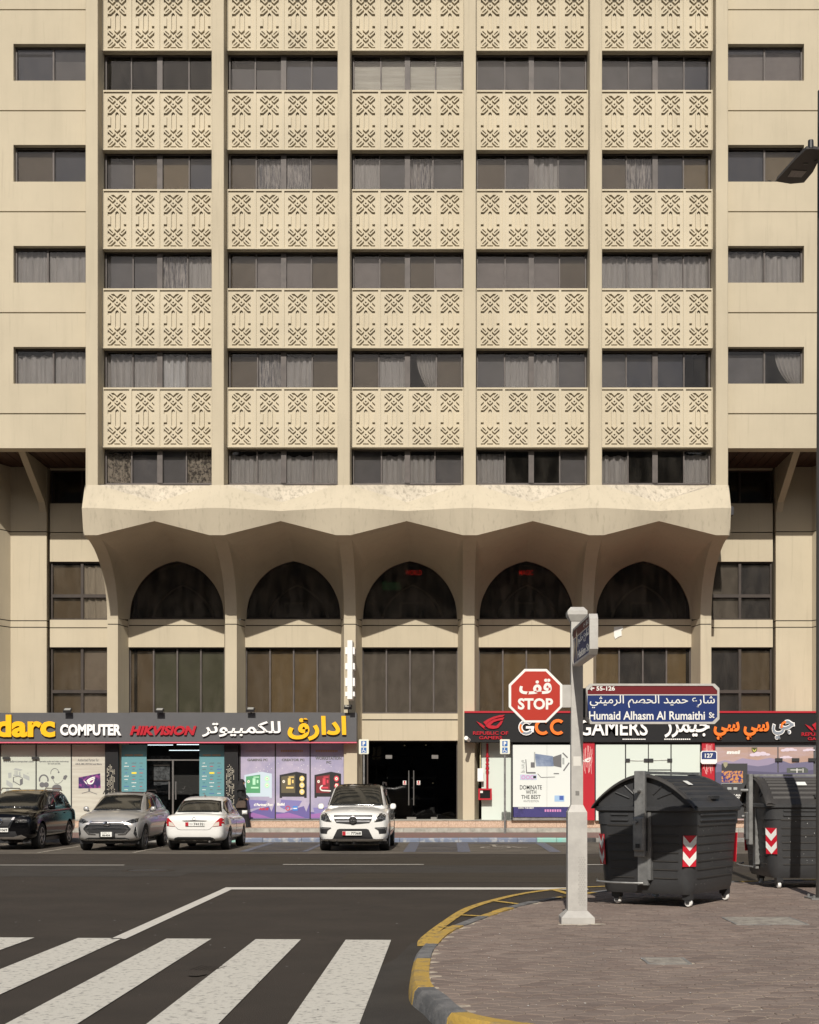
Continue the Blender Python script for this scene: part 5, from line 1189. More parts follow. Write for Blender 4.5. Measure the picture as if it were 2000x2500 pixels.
mb = MB(); mb.box(xp+.07, X(1430,DPo), DPo-.06, DPo+.06, Z(1752,DPo), Z(1681,DPo)); o = mb.build('sign_arm', M['blackp'], pl)
# the second sign runs away from the camera, nearly end-on
ns, m4 = name_sign('street_name_sign', 'second street name sign with a peeling face, seen almost end-on above the stop sign', (1.478, DPo-.09, 3.11), R(-88.2), 1.5, .43,
   [('Hakim St', .45, 1.40, .05, .135, .02), ('شارع حكيم', .45, 1.40, .18, .30, .006), ('← 18-1', .95, 1.35, .335, .395, .03)], T=.09)
mb = MB()
for pts in ([(.10,.03),(.22,.20),(.14,.30),(.06,.12)],[(.30,.02),(.42,.26),(.36,.40),(.28,.22)]): mb.prism(pts, -.045+.006, -.045+.0075)
mb.v = [tuple(m4 @ Vector(v)) for v in mb.v]; mb.build('peeled_film', ink('peeled', (.45,.38,.28)), ns)
mb = MB(); mb.box(xp-.03, xp+.03, DPo-.12, DPo-.069, 3.2, 3.45); mb.build('sign_arm', M['pole'], pl)
# --- street lamp at the right edge
DLa = 19.3; xl = X(2007, DLa)
lp_ = thing('street_lamp', 'dark grey street lamp at the right edge with a flat LED head', 'street lamp', (xl, DLa, PZ))
mb = MB(); mb.tube([(xl,DLa,PZ),(xl,DLa,5),(xl,DLa,11.6)], [.085,.08,.06], 14); mb.build('column', mat('lamp_dark_paint', (.06,.055,.05), .5), lp_, smooth=40)
mb = MB(); mb.box(xl-.2, xl+.2, DLa-.2, DLa+.2, PZ+.0, PZ+.02); mb.build('base_plate', M['galv'], lp_)
for a, b in ((-.15,-.15),(.15,-.15),(-.15,.15)): mb = MB(); mb.tube([(xl+a,DLa+b,PZ+.02),(xl+a,DLa+b,PZ+.06)], .018, 6); mb.build('anchor_bolt', M['galv'], lp_)
HZ = 8.5      # head height above the eye
def lh(px_, py_, dz=0.0): D = (HZ+dz)*F/(CY-py_); return (X(px_, D), D, H+HZ+dz)
A = [(1894,443),(1940,392),(1969,364),(1984,363),(2006,366),(1999,392),(1985,420),(1963,446),(1930,449)]
low = [lh(a, b) for a, b in A]; cc = Vector((sum(v[0] for v in low)/9, sum(v[1] for v in low)/9, 0))
up = [(cc.x+(v[0]-cc.x)*.95, cc.y+(v[1]-cc.y)*.95, v[2]+.05) for v in low]; up2 = [(cc.x+(v[0]-cc.x)*.6, cc.y+(v[1]-cc.y)*.6, v[2]+.10) for v in low]
n9 = 9; mb = MB(); rg = lambda i_: [(i_*9+k, i_*9+(k+1)%9, (i_+1)*9+(k+1)%9, (i_+1)*9+k) for k in range(9)]
mb.add(low+up+up2, [tuple(range(8,-1,-1)), tuple(range(18,27))]+rg(0)+rg(1))
hd = mb.build('lamp_head', mat('lamp_head_dark', (.035,.03,.026), .45), lp_, smooth=30)
def under(nm, pts, m, t_=.006):
    P = [lh(a, b) for a, b in pts]; mb = MB(); n_ = len(P)
    mb.add([(p[0],p[1],p[2]-t_) for p in P]+[(p[0],p[1],p[2]-.001) for p in P], [tuple(range(n_)), tuple(range(2*n_-1,n_-1,-1))]+[(i,n_+i,n_+(i+1)%n_,(i+1)%n_) for i in range(n_)]); return mb.build(nm, m, hd)
under('led_panel', [(1923,431),(1933,415),(1970,417),(1957,432)], mat('led_lens', (.30,.27,.25), .3, col2=(.2,.18,.17), scale=30))
under('lettering', rect(1961,399,1973,400.6), M['conc'])
s0 = lh(1981, 364); mb = MB(); mb.tube([(s0[0],s0[1]+.03,s0[2]+.02),(s0[0],s0[1]+.03,s0[2]+.13)], [.04,.036], 10); mb.build('sensor', M['blackp'], hd, smooth=40)
q0 = lh(1990, 385, .03); mb = MB(); mb.tube([q0,(xl-.12,q0[1]+.2,q0[2]+.12),(xl,DLa,11.2),(xl,DLa,11.4)], .045, 10); mb.build('arm', mat('arm_dark', (.035,.03,.028), .5), lp_, smooth=40)
# --- waste bins
def make_bin(label, loc, rot):
    """local frame: a = along the long side, b = across (0 at the near long side), near corner at the origin"""
    L, Wd = 1.78, 1.42; t = thing('waste_bin', label, 'waste bin', loc, 'large charcoal street bins on the corner pavement')
    m4 = Matrix.Translation(Vector(loc)) @ Matrix.Rotation(rot, 4, 'Z')
    def put(mb, nm, m_, par=t, **k):
        mb.v = [tuple(m4 @ Vector((v[0], v[1], v[2] if v[2] < .15 else .15+(v[2]-.15)*.905))) for v in mb.v]; return mb.build(nm, m_, par, **k)
    cx_, cy_ = L/2, Wd/2
    def plan(f_, ch, z, ex=0.0):   # chamfered-corner plan scaled about its middle
        hx, hy = L/2*f_+ex, Wd/2*f_+ex; c = ch
        P = []
        for sx, sy in ((-1,-1),(1,-1),(1,1),(-1,1)):
            cen = (cx_+sx*(hx-c), cy_+sy*(hy-c)); a0 = math.atan2(sy, sx)
            for k in range(4):
                a = a0+R(-45+30*k); P.append((cen[0]+c*1.0*math.cos(a)*1.0, cen[1]+c*math.sin(a), z))
        return P
    levels = [(.86,.10,.17),(.905,.16,.235),(.925,.17,.40),(.945,.17,.70),(.965,.17,1.0),(.98,.17,1.18)]
    mb = MB(); vs = []
    prev_rib = []
    for f_, ch, z in levels: vs += plan(f_, ch, z)
    vs += plan(.995,.17,1.182); vs += plan(1.0,.17,1.38)
    N = 16; nl = len(vs)//N
    fs = [(i*N+k, i*N+(k+1)%N, (i+1)*N+(k+1)%N, (i+1)*N+k) for i in range(nl-1) for k in range(N)]+[tuple(range(N-1,-1,-1)), tuple((nl-1)*N+k for k in range(N))]
    mb.add(vs, fs); put(mb, 'body', M['bin'], smooth=35)
    mb = MB(); vs = plan(1.0,.19,1.372,.012)+plan(1.0,.19,1.39,.035)+plan(1.0,.19,1.44,.035)+plan(1.0,.19,1.458,.0)
    mb.add(vs, [(i*N+k, i*N+(k+1)%N, (i+1)*N+(k+1)%N, (i+1)*N+k) for i in range(3) for k in range(N)]+[tuple(range(N-1,-1,-1)), tuple(48+k for k in range(N))]); put(mb, 'rim', M['bin'], smooth=35)
    # raised ribs: long sides and ends
    def hw(z, f=1):   # half sizes at height
        zz = [l[2] for l in levels]; ff = [l[0] for l in levels]
        for i_ in range(len(zz)-1):
            if z <= zz[i_+1]: q_ = max(0,(z-zz[i_])/(zz[i_+1]-zz[i_])); s_ = ff[i_]+(ff[i_+1]-ff[i_])*q_; break
        else: s_ = .998
        return L/2*s_, Wd/2*s_
    for side in (-1, 1):
        for k in range(7):
            z = .40+.125*k if k < 6 else 1.178
            if k == 6: z = 1.165
            hx, hy = hw(z); mb = MB(); y0 = cy_+side*hy; mb.box(cx_-hx+.2, cx_+hx-.2, y0-side*.01, y0+side*.012, z, z+.018); put(mb, 'rib', M['binlid'])
        for z in (1.235, 1.315): 
            hx, hy = hw(z); mb = MB(); y0 = cy_+side*hy; mb.box(cx_-hx+.25, cx_+hx-.25, y0-side*.01, y0+side*.02, z, z+.03); put(mb, 'rib', M['bin'], bevel=.006)
        for k in range(7):
            z = .40+.125*k if k < 6 else 1.165
            hx, hy = hw(z); x0 = cx_+side*hx
            for b0, b1 in ((cy_-hy+.18, cy_-.14), (cy_+.14, cy_+hy-.18)):
                mb = MB(); mb.box(x0-side*.01, x0+side*.012, b0, b1, z, z+.016); put(mb, 'rib', M['binlid'])
        for z in (1.235, 1.315):
            hx, hy = hw(z); x0 = cx_+side*hx
            mb = MB(); mb.box(x0-side*.01, x0+side*.02, cy_+.2, cy_+hy-.25, z, z+.03); put(mb, 'rib', M['bin'], bevel=.006)
    # end gables and lid
    def arcz(b):      # lid height over the width
        u = abs(b-cy_)/(Wd/2+.03); return 1.46+.47*max(0, 1-u**1.75)**.92
    NB = 18
    for side in (-1, 1):
        x0 = cx_+side*(L/2-.06); bs = [cy_-Wd/2+.05+(Wd-.10)*k/NB for k in range(NB+1)]
        mb = MB(); mb.xprism([(bs[0],1.456)]+[(b, arcz(b)-.05) for b in bs]+[(bs[-1],1.456)], x0-.015, x0+.015); put(mb, 'end_plate', M['bin'])
        for k, a in enumerate((28, 52, 128, 152)):
            ca, sa = math.cos(R(a)), math.sin(R(a)); r0, r1 = .22, .44 if a in (28,152) else .42
            mb = MB(); mb.tube([(x0+side*.02, cy_+ca*r0*1.05, 1.49+sa*r0*.8), (x0+side*.02, cy_+ca*r1*1.05, 1.49+sa*r1*.8)], .013, 6); put(mb, 'rib', M['bin'])
    mb = MB()
    bs = [cy_-Wd/2-.03+(Wd+.06)*k/26 for k in range(27)]
    xs_ = [cx_-L/2-.03, cx_-L/2+.0, cx_-L/2+.06, cx_-L/2+.11, cx_+L/2-.11, cx_+L/2-.06, cx_+L/2, cx_+L/2+.03]; dz = [-.035,.0,.0,-.02,-.02,.0,.0,-.035]
    vs = [(x, b, arcz(b)+d) for x, d in zip(xs_, dz) for b in bs]+[(x, b, arcz(b)-.045) for x in (xs_[0], xs_[-1]) for b in bs]
    nb = 27; fs = [(i*nb+j, (i+1)*nb+j, (i+1)*nb+j+1, i*nb+j+1) for i in range(7) for j in range(26)]
    fs += [(8*nb+j, j, j+1, 8*nb+j+1) for j in range(26)]+[(7*nb+j, 9*nb+j, 9*nb+j+1, 7*nb+j+1) for j in range(26)]+[(8*nb+j+1, 9*nb+j+1, 9*nb+j, 8*nb+j) for j in range(26)]
    mb.add(vs, fs); ld = put(mb, 'lid', M['binlid'], smooth=40)
    for k in range(7):    # lid corrugations
        for sgn in (-1, 1):
            b = cy_+sgn*(.12+.085*k); z = arcz(b)-.02; b2 = b+sgn*.03; mb = MB()
            mb.add([(xs_[3],b,z+.002),(xs_[4],b,z+.002),(xs_[4],b2,arcz(b2)-.018),(xs_[3],b2,arcz(b2)-.018),(xs_[3],(b+b2)/2,arcz((b+b2)/2)+.004),(xs_[4],(b+b2)/2,arcz((b+b2)/2)+.004)], [(0,1,5,4),(4,5,2,3),(0,4,3),(1,2,5)] if sgn > 0 else [(0,4,5,1),(4,3,2,5),(0,3,4),(1,5,2)])
            put(mb, 'rib', M['binlid'], ld)
    mb = MB(); mb.box(cx_-.13, cx_+.1, cy_-Wd/2+.02, cy_-Wd/2+.09, arcz(cy_-Wd/2+.05)+.0, arcz(cy_-Wd/2+.05)+.045); put(mb, 'handle', M['blackp'], ld)
    b = cy_-.42; mb = MB(); mb.add([(cx_-.32,b,arcz(b)+.004),(cx_-.16,b,arcz(b)+.004),(cx_-.16,b+.09,arcz(b+.09)+.006),(cx_-.32,b+.09,arcz(b+.09)+.006)], [(0,1,2,3)]); put(mb, 'label_sticker', white, ld)
    mb = MB(); mb.box(-.02, L+.02, cy_-.06, cy_+.06, 1.925, 1.965); put(mb, 'top_bar', M['galv'])
    # steel lifting arms on both ends
    for side in (-1, 1):
        xe = cx_+side*(L/2+.03)
        mb = MB(); mb.box(xe, xe+side*.07, cy_-.075, cy_+.075, .72, 1.97); a_ = put(mb, 'lifting_arm', M['galv'], bevel=.008)
        hx0 = cx_+side*hw(.5)[0]
        mb = MB(); mb.box(xe+side*.071, xe+side*.11, cy_-.08, cy_+.08, .80, 1.30); put(mb, 'arm_cover', M['galv'], a_, bevel=.03)
        mb = MB(); mb.box(hx0, hx0+side*.05, cy_-.08, cy_+.07, .30, .80); put(mb, 'lower_plate', M['galv'], a_)
        mb = MB(); mb.box(hx0, hx0+side*.07, cy_-.125, cy_-.08, .38, 1.38); put(mb, 'side_rail', M['galv'], a_)
        mb = MB(); mb.tube([(xe+side*.07, cy_+.0, 1.68), (xe+side*.19, cy_+.0, 1.68)], .032, 10); put(mb, 'trunnion', M['galv'], a_, smooth=40)
        mb = MB(); mb.tube([(xe+side*.12, cy_+.03, 1.22), (xe+side*.16, cy_+.03, 1.22)], .028, 10); put(mb, 'bolt', M['galv'], a_, smooth=40)
        mb = MB(); mb.box(xe+side*.1205, xe+side*.1235, cy_-.03, cy_+.03, .85, .91); put(mb, 'slot', M['blackp'], a_)
    # pedal bar
    mb = MB(); x0 = -.02; mb.tube([(x0, cy_-.02, .33), (x0-.05, cy_+.1, .33), (x0-.07, cy_+.40, .33), (x0-.06, cy_+.62, .34), (x0+.06, cy_+.68, .36)], .016, 8); put(mb, 'pedal_bar', M['galv'], smooth=40)
    # chevrons on the chamfered corners
    for sx, sy in ((-1,-1),(1,-1),(-1,1),(1,1)):
        hx, hy = hw(.85); cen = (cx_+sx*(hx-.085), cy_+sy*(hy-.085)); a = math.atan2(sy, sx)
        nx, ny = math.cos(a), math.sin(a); txx, tyy = -ny, nx; o_ = .058
        def pt(u, z, d=0): 
            k = (z-.85)*.045; return (cen[0]+nx*(o_+d+k)+txx*u, cen[1]+ny*(o_+d+k)+tyy*u, z)
        mbr = MB(); mbw = MB(); w2 = .093; z0 = .585; Hc = .45
        mbr.add([pt(-w2,z0),pt(w2,z0),pt(w2,z0+Hc),pt(-w2,z0+Hc),pt(-w2,z0,-.012),pt(w2,z0,-.012),pt(w2,z0+Hc,-.012),pt(-w2,z0+Hc,-.012)], [(0,1,2,3),(4,7,6,5),(0,4,5,1),(1,5,6,2),(2,6,7,3),(3,7,4,0)])
        cv_ = put(mbr, 'chevron_plate', M['redrefl'])
        for k in range(2):
            zt = z0+Hc-k*.225
            mbw.add([pt(-w2,zt-.0,.003),pt(0,zt-.112,.003),pt(w2,zt,.003),pt(w2,zt-.112,.003),pt(0,zt-.224,.003),pt(-w2,zt-.112,.003)], [(0,5,4,1),(1,4,3,2)])
        put(mbw, 'chevron', white, cv_)
    # castors
    for sx, sy in ((-1,-1),(1,-1),(-1,1),(1,1)):
        px_, py_ = cx_+sx*.62, cy_+sy*.48
        if sy < 0: px_, py_ = cx_+sx*.66, cy_-.56
        mb = MB(); mb.box(px_-.05, px_+.05, py_-.05, py_+.07, .10, .19); mb.xprism([(py_-.05,.19),(py_+.09,.19),(py_+.02,.05),(py_-.02,.05)], px_-.045, px_-.035); mb.xprism([(py_-.05,.19),(py_+.09,.19),(py_+.02,.05),(py_-.02,.05)], px_+.035, px_+.045); cs = put(mb, 'castor', M['blackp'])
        mb = MB(); mb.lathe([(.0,-.025),(.045,-.025),(.053,-.015),(.053,.015),(.045,.025),(0,.025)], (px_, py_, .06), 'x', 16); put(mb, 'wheel', M['white'], cs, smooth=40)
    # scuffs
    mb = MB()
    for k in range(34):
        z = random.uniform(.3,1.2); hx, hy = hw(z); a = random.uniform(.2,L-.2); y0 = cy_-hy-.0005; s_ = random.uniform(.003,.009)
        mb.add([(a,y0-.001,z),(a+s_,y0-.001,z-.002),(a+s_*.6,y0-.001,z+s_*2.2)], [(0,1,2)])
    o = put(mb, 'splash_marks', white); o['kind'] = 'stuff'
    return t
make_bin('tall charcoal bin turned corner-on with steel arm and red white chevrons', (3.165, 17.62, PZ), R(57.5))
make_bin('charcoal bin at the right edge, long side facing the street', (4.95, 21.1, PZ), R(4.5))
# ================================================================== CARS
carw = mat('white_car_paint', (.76,.75,.715), .35, coat=1.0, spec=.5, var=.06, scale=2); cars = mat('silver_car_paint', (.42,.41,.395), .35, .4, coat=.8, var=.15, scale=2)
carb = mat('black_car_paint', (.003,.003,.0035), .10, spec=.35); cgl = mat('car_glass', (.012,.013,.013), .06, spec=.8); tyre = mat('tyre_rubber', (.018,.018,.018), .8)
rimm = mat('alloy_rim', (.34,.34,.34), .35, .8); hl = mat('headlamp_glass', (.22,.22,.21), .15, .3, col2=(.02,.02,.02), scale=26, lo=.5, hi=.62, spec=.6)
tl = mat('tail_lamp_red', (.42,.01,.015), .15); grl = mat('grille_black', (.015,.015,.016), .5); int_ = mat('beige_car_interior', (.16,.135,.10), .8)
def loft(ringf, sts_):
    mb = MB(); rings = [ringf(s_) for s_ in sts_]; n = len(rings[0]); vs = []
    for r_ in rings: vs += r_
    fs = [(i*n+k, i*n+(k+1)%n, (i+1)*n+(k+1)%n, (i+1)*n+k) for i in range(len(rings)-1) for k in range(n)]
    fs += [tuple(range(n-1,-1,-1)), tuple((len(rings)-1)*n+k for k in range(n))]
    mb.add(vs, fs); return mb
def subsurf_mesh(mb, name, m, lv=2, cuts=()):
    me = mb.mesh(name, m); bm = bmesh.new(); bm.from_mesh(me); bmesh.ops.recalc_face_normals(bm, faces=bm.faces); bm.to_mesh(me); bm.free()
    o = bpy.data.objects.new(name+'_tmp', me); C.objects.link(o)
    md = o.modifiers.new('s', 'SUBSURF'); md.levels = lv; md.render_levels = lv
    extra = []
    for c in cuts:
        cm = c.mesh('cut', m); co_ = bpy.data.objects.new('cut_tmp', cm); C.objects.link(co_); extra.append(co_)
        bm = bmesh.new(); bm.from_mesh(cm); bmesh.ops.recalc_face_normals(bm, faces=bm.faces); bm.to_mesh(cm); bm.free()
        b_ = o.modifiers.new('b', 'BOOLEAN'); b_.object = co_; b_.operation = 'DIFFERENCE'; b_.solver = 'EXACT'
    bpy.context.view_layer.update()
    r_ = bpy.data.meshes.new_from_object(o.evaluated_get(bpy.context.evaluated_depsgraph_get()))
    for e_ in extra+[o]: bpy.data.objects.remove(e_)
    r_.name = name
    for p in r_.polygons: p.use_smooth = True
    bm = bmesh.new(); bm.from_mesh(r_)
    for e in bm.edges:
        if len(e.link_faces) == 2 and e.calc_face_angle(0) > R(38): e.smooth = False
    bm.to_mesh(r_); bm.free(); return r_
def make_car(name, label, cat, bodym, spec, loc, flip, feats):
    """local frame: x lateral, y from the end facing the street (0) to the other end, z up"""
    t = thing(name, label, cat, loc)
    m4 = Matrix.Translation(Vector(loc))
    def ringb(s_):
        y, w_, zb, zs, h = s_; c = [(0,zb),(.6*w_,zb),(.93*w_,zb+.02),(w_*.985,zb+.16),(w_,(zb+zs)/2+.02),(w_*.985,zs-.10),(w_*.93,zs-.015),(w_*.55,zs+h*.75),(0,zs+h)]
        return [(x,y,z) for x,z in c]+[(-x,y,z) for x,z in c[-2:0:-1]]
    def ringc(s_):
        y, wb, wt, z0, zr = s_; hh = zr-z0; c = [(0,z0-.1),(wb*.99,z0-.1),(wb,z0),(wb+(wt-wb)*.55,z0+hh*.5),(wt+.015,z0+hh*.84),(wt*.93,z0+hh*.965),(wt*.5,zr-.005),(0,zr)]
        return [(x,y,z) for x,z in c]+[(-x,y,z) for x,z in c[-2:0:-1]]
    Wc = spec['w']; wr = spec['wr']
    cuts = []
    for yw in spec['wy']:
        for sx in (-1, 1):
            c = MB(); c.lathe([(0,-.01),(wr+.055,-.01),(wr+.055,.5),(0,.5)] if sx > 0 else [(0,-.5),(wr+.055,-.5),(wr+.055,.01),(0,.01)], (sx*(Wc-.24), yw, wr), 'x', 22)
            c = MB(); n_ = 22; x0, x1 = sorted((sx*(Wc-.26), sx*(Wc+.3)))
            c.xprism([(yw+(wr+.06)*math.cos(2*math.pi*k/n_), wr+(wr+.06)*math.sin(2*math.pi*k/n_)) for k in range(n_)], x0, x1); cuts.append(c)
    bm_ = subsurf_mesh(loft(ringb, spec['body']), 'body', bodym, 2, cuts)
    cm_ = subsurf_mesh(loft(ringc, spec['cabin']), 'cabin', bodym, 2)
    vs = [v.co.copy() for v in bm_.vertices]+[v.co.copy() for v in cm_.vertices]; nb_ = len(bm_.vertices)
    ps = [tuple(p.vertices) for p in bm_.polygons]+[tuple(nb_+i for i in p.vertices) for p in cm_.polygons]
    bvh = BVHTree.FromPolygons(vs, ps)
    for nm, me in (('body', bm_), ('cabin', cm_)):
        me.transform(m4); o = bpy.data.objects.new(nm, me); link(o, t)
        if nm == 'body': me.materials.append(M['blackp']) if False else None
    def decal(nm, pts, side, m, off=.006, thick=.02, par=None, step=.09):
        """outline (u,v) projected onto the body: 'n' = street end (u=x,v=z), 'l'/'r' sides (u=y,v=z), 't' from above (u=x,v=y)"""
        bm = bmesh.new(); vv = [bm.verts.new((p[0], p[1], 0)) for p in pts]; f = bm.faces.new(vv)
        bmesh.ops.triangulate(bm, faces=[f])
        for _ in range(4):
            es = [e for e in bm.edges if e.calc_length() > step]
            if not es: break
            bmesh.ops.subdivide_edges(bm, edges=es, cuts=1); bmesh.ops.triangulate(bm, faces=bm.faces)
        dirn = {'n': Vector((0,1,0)), 'l': Vector((1,0,0)), 'r': Vector((-1,0,0)), 't': Vector((0,0,-1))}[side]
        last = None; bad = []
        for v in bm.verts:
            u, w_ = v.co.x, v.co.y
            org = {'n': Vector((u,-3,w_)), 'l': Vector((-4,u,w_)), 'r': Vector((4,u,w_)), 't': Vector((u,w_,4))}[side]
            hit = bvh.ray_cast(org, dirn)
            if hit[0] is None: bad.append(v); v.co = org; continue
            v.co = hit[0]-dirn*off; last = v.co.copy()
        for v in bad:
            k = {'n':1,'l':0,'r':0,'t':2}[side]; g_ = [x for x in bm.verts if x not in bad]
            if g_:
                q_ = min(g_, key=lambda x: sum((x.co[j]-v.co[j])**2 for j in range(3) if j != k)); v.co[k] = q_.co[k]
        ext = bmesh.ops.extrude_face_region(bm, geom=list(bm.faces))
        # the duplicate becomes the outer skin; the original sinks a little into the body
        nv = [g for g in ext['geom'] if isinstance(g, bmesh.types.BMVert)]; s_ = set(nv)
        for v in bm.verts:
            if v not in s_: v.co += dirn*thick
        bmesh.ops.recalc_face_normals(bm, faces=bm.faces)
        me = bpy.data.meshes.new(nm); bm.to_mesh(me); bm.free(); me.materials.append(m); me.transform(m4)
        if nm in ('window', 'windscreen', 'rear_window', 'roof_glass'):
            for p in me.polygons: p.use_smooth = True
        o = bpy.data.objects.new(nm, me); link(o, par or t); return o
    def box(nm, m, x0, x1, y0, y1, z0, z1, bev=.008, par=None):
        mb = MB(); mb.box(x0,x1,y0,y1,z0,z1); mb.v = [tuple(m4 @ Vector(v)) for v in mb.v]; return mb.build(nm, m, par or t, bevel=bev)
    def put(mb, nm, m, par=None, **k): mb.v = [tuple(m4 @ Vector(v)) for v in mb.v]; return mb.build(nm, m, par or t, **k)
    for yw in spec['wy']:
        for sx in (-1, 1):
            xo = sx*(Wc-.012); mb = MB(); wd = spec.get('tw', .22); prof = [(wr*.66,0),(wr*.93,-.004),(wr,.03),(wr,wd-.03),(wr*.93,wd),(wr*.6,wd)]
            mb.lathe([(a, -sx*b) for a, b in prof], (xo, yw, wr), 'x', 26); wo = put(mb, 'wheel', tyre, smooth=40)
            mb = MB(); mb.lathe([(a, -sx*b) for a, b in [(0,.03),(.05,.025),(.06,.05),(wr*.58,.055),(wr*.60,.01),(wr*.68,.008),(wr*.68,.03)]], (xo, yw, wr), 'x', 26, )
            put(mb, 'wheel_disc', mat('rim_shade', (.05,.05,.05), .5) if 'rim_shade' not in bpy.data.materials else bpy.data.materials['rim_shade'], wo, smooth=40)
            mb = MB(); ns = spec.get('spokes', 5)
            for k in range(ns):
                a = 2*math.pi*k/ns+.3; ca, sa = math.cos(a), math.sin(a); pa = []
                for rr, hw_ in ((.04,.035),(wr*.62,.028)):
                    for sg in (-1, 1): pa.append((yw+rr*ca-sg*hw_*sa, wr+rr*sa+sg*hw_*ca))
                mb.xprism([pa[0],pa[2],pa[3],pa[1]], *sorted((xo-sx*.045, xo-sx*.012)))
            mb.lathe([(a_, -sx*b_) for a_, b_ in [(wr*.60,.012),(wr*.61,.0),(wr*.67,.0),(wr*.68,.02)]], (xo, yw, wr), 'x', 26)
            put(mb, 'rim', rimm, wo, smooth=35)
    box('underbody', M['blackp'], -Wc*.8, Wc*.8, .35, spec['L']-.35, .2, .42)
    # interior-dark wheel wells show through the cut; glass
    for nm, pts, side in feats['glass']: decal(nm, pts, side, cgl, .013, .03, step=.055)
    feats['fn'](t, decal, box, put)
    return t
def mir(P): return [(-a, b) for a, b in P][::-1]
def plate(t, box, put, xc, z, y, txt, red=True, w_=.26, m4=None, h=.055):
    pass
def plate_at(t, loc, xc, y, z, digits, w_=.52, h=.11, red=True):
    x0 = loc[0]+xc; Y = loc[1]+y
    mb = MB(); mb.box(x0-w_/2, x0+w_/2, Y-.012, Y, z-h/2, z+h/2); p = mb.build('number_plate', M['offw'], t, bevel=.003)
    # lettering fitted in metres: convert to the photo-measure helper by hand
    def tx(s_, a, b, c, d, m, bold=.02):
        g = text_geo(s_, bold); av = [v for q_ in g for v in q_[0]]; mnx, mxx = min(v[0] for v in av), max(v[0] for v in av); mny, mxy = min(v[1] for v in av), max(v[1] for v in av)
        mb = MB()
        for vs, fs, odd in g: mb.add([(a+(b-a)*(v[0]-mnx)/(mxx-mnx), Y-.0125-(.002 if v[2] > 0 else 0), c+(d-c)*(v[1]-mny)/(mxy-mny)) for v in vs], fs)
        mb.build('lettering', m, p)
    if red:
        mb = MB(); mb.box(x0-w_/2+.004, x0-w_/2+.09, Y-.015, Y-.0122, z-h/2+.004, z+h/2-.004); mb.build('red_band', M['red'], p)
        tx(red if isinstance(red, str) else '1', x0-w_/2+.025, x0-w_/2+.07, z-h*.28, z+h*.28, M['offw']) if False else None
        mb = MB()
        for k in range(2): mb.box(x0-w_/2+.11, x0-w_/2+.21, Y-.014, Y-.0122, z-.02+.03*k, z-.012+.03*k)
        mb.build('small_print', ink('grey', (.12,.12,.125)), p)
        tx(digits, x0-.03, x0+w_/2-.02, z-h*.32, z+h*.32, M['blk'], .03)
    else:
        tx(digits, x0-w_*.36, x0+w_*.36, z-h*.40, z+h*.02, M['blk'], .03); tx('DUBAI  K', x0-w_*.38, x0+w_*.30, z+h*.2, z+h*.38, M['blk'], .02)
    return p
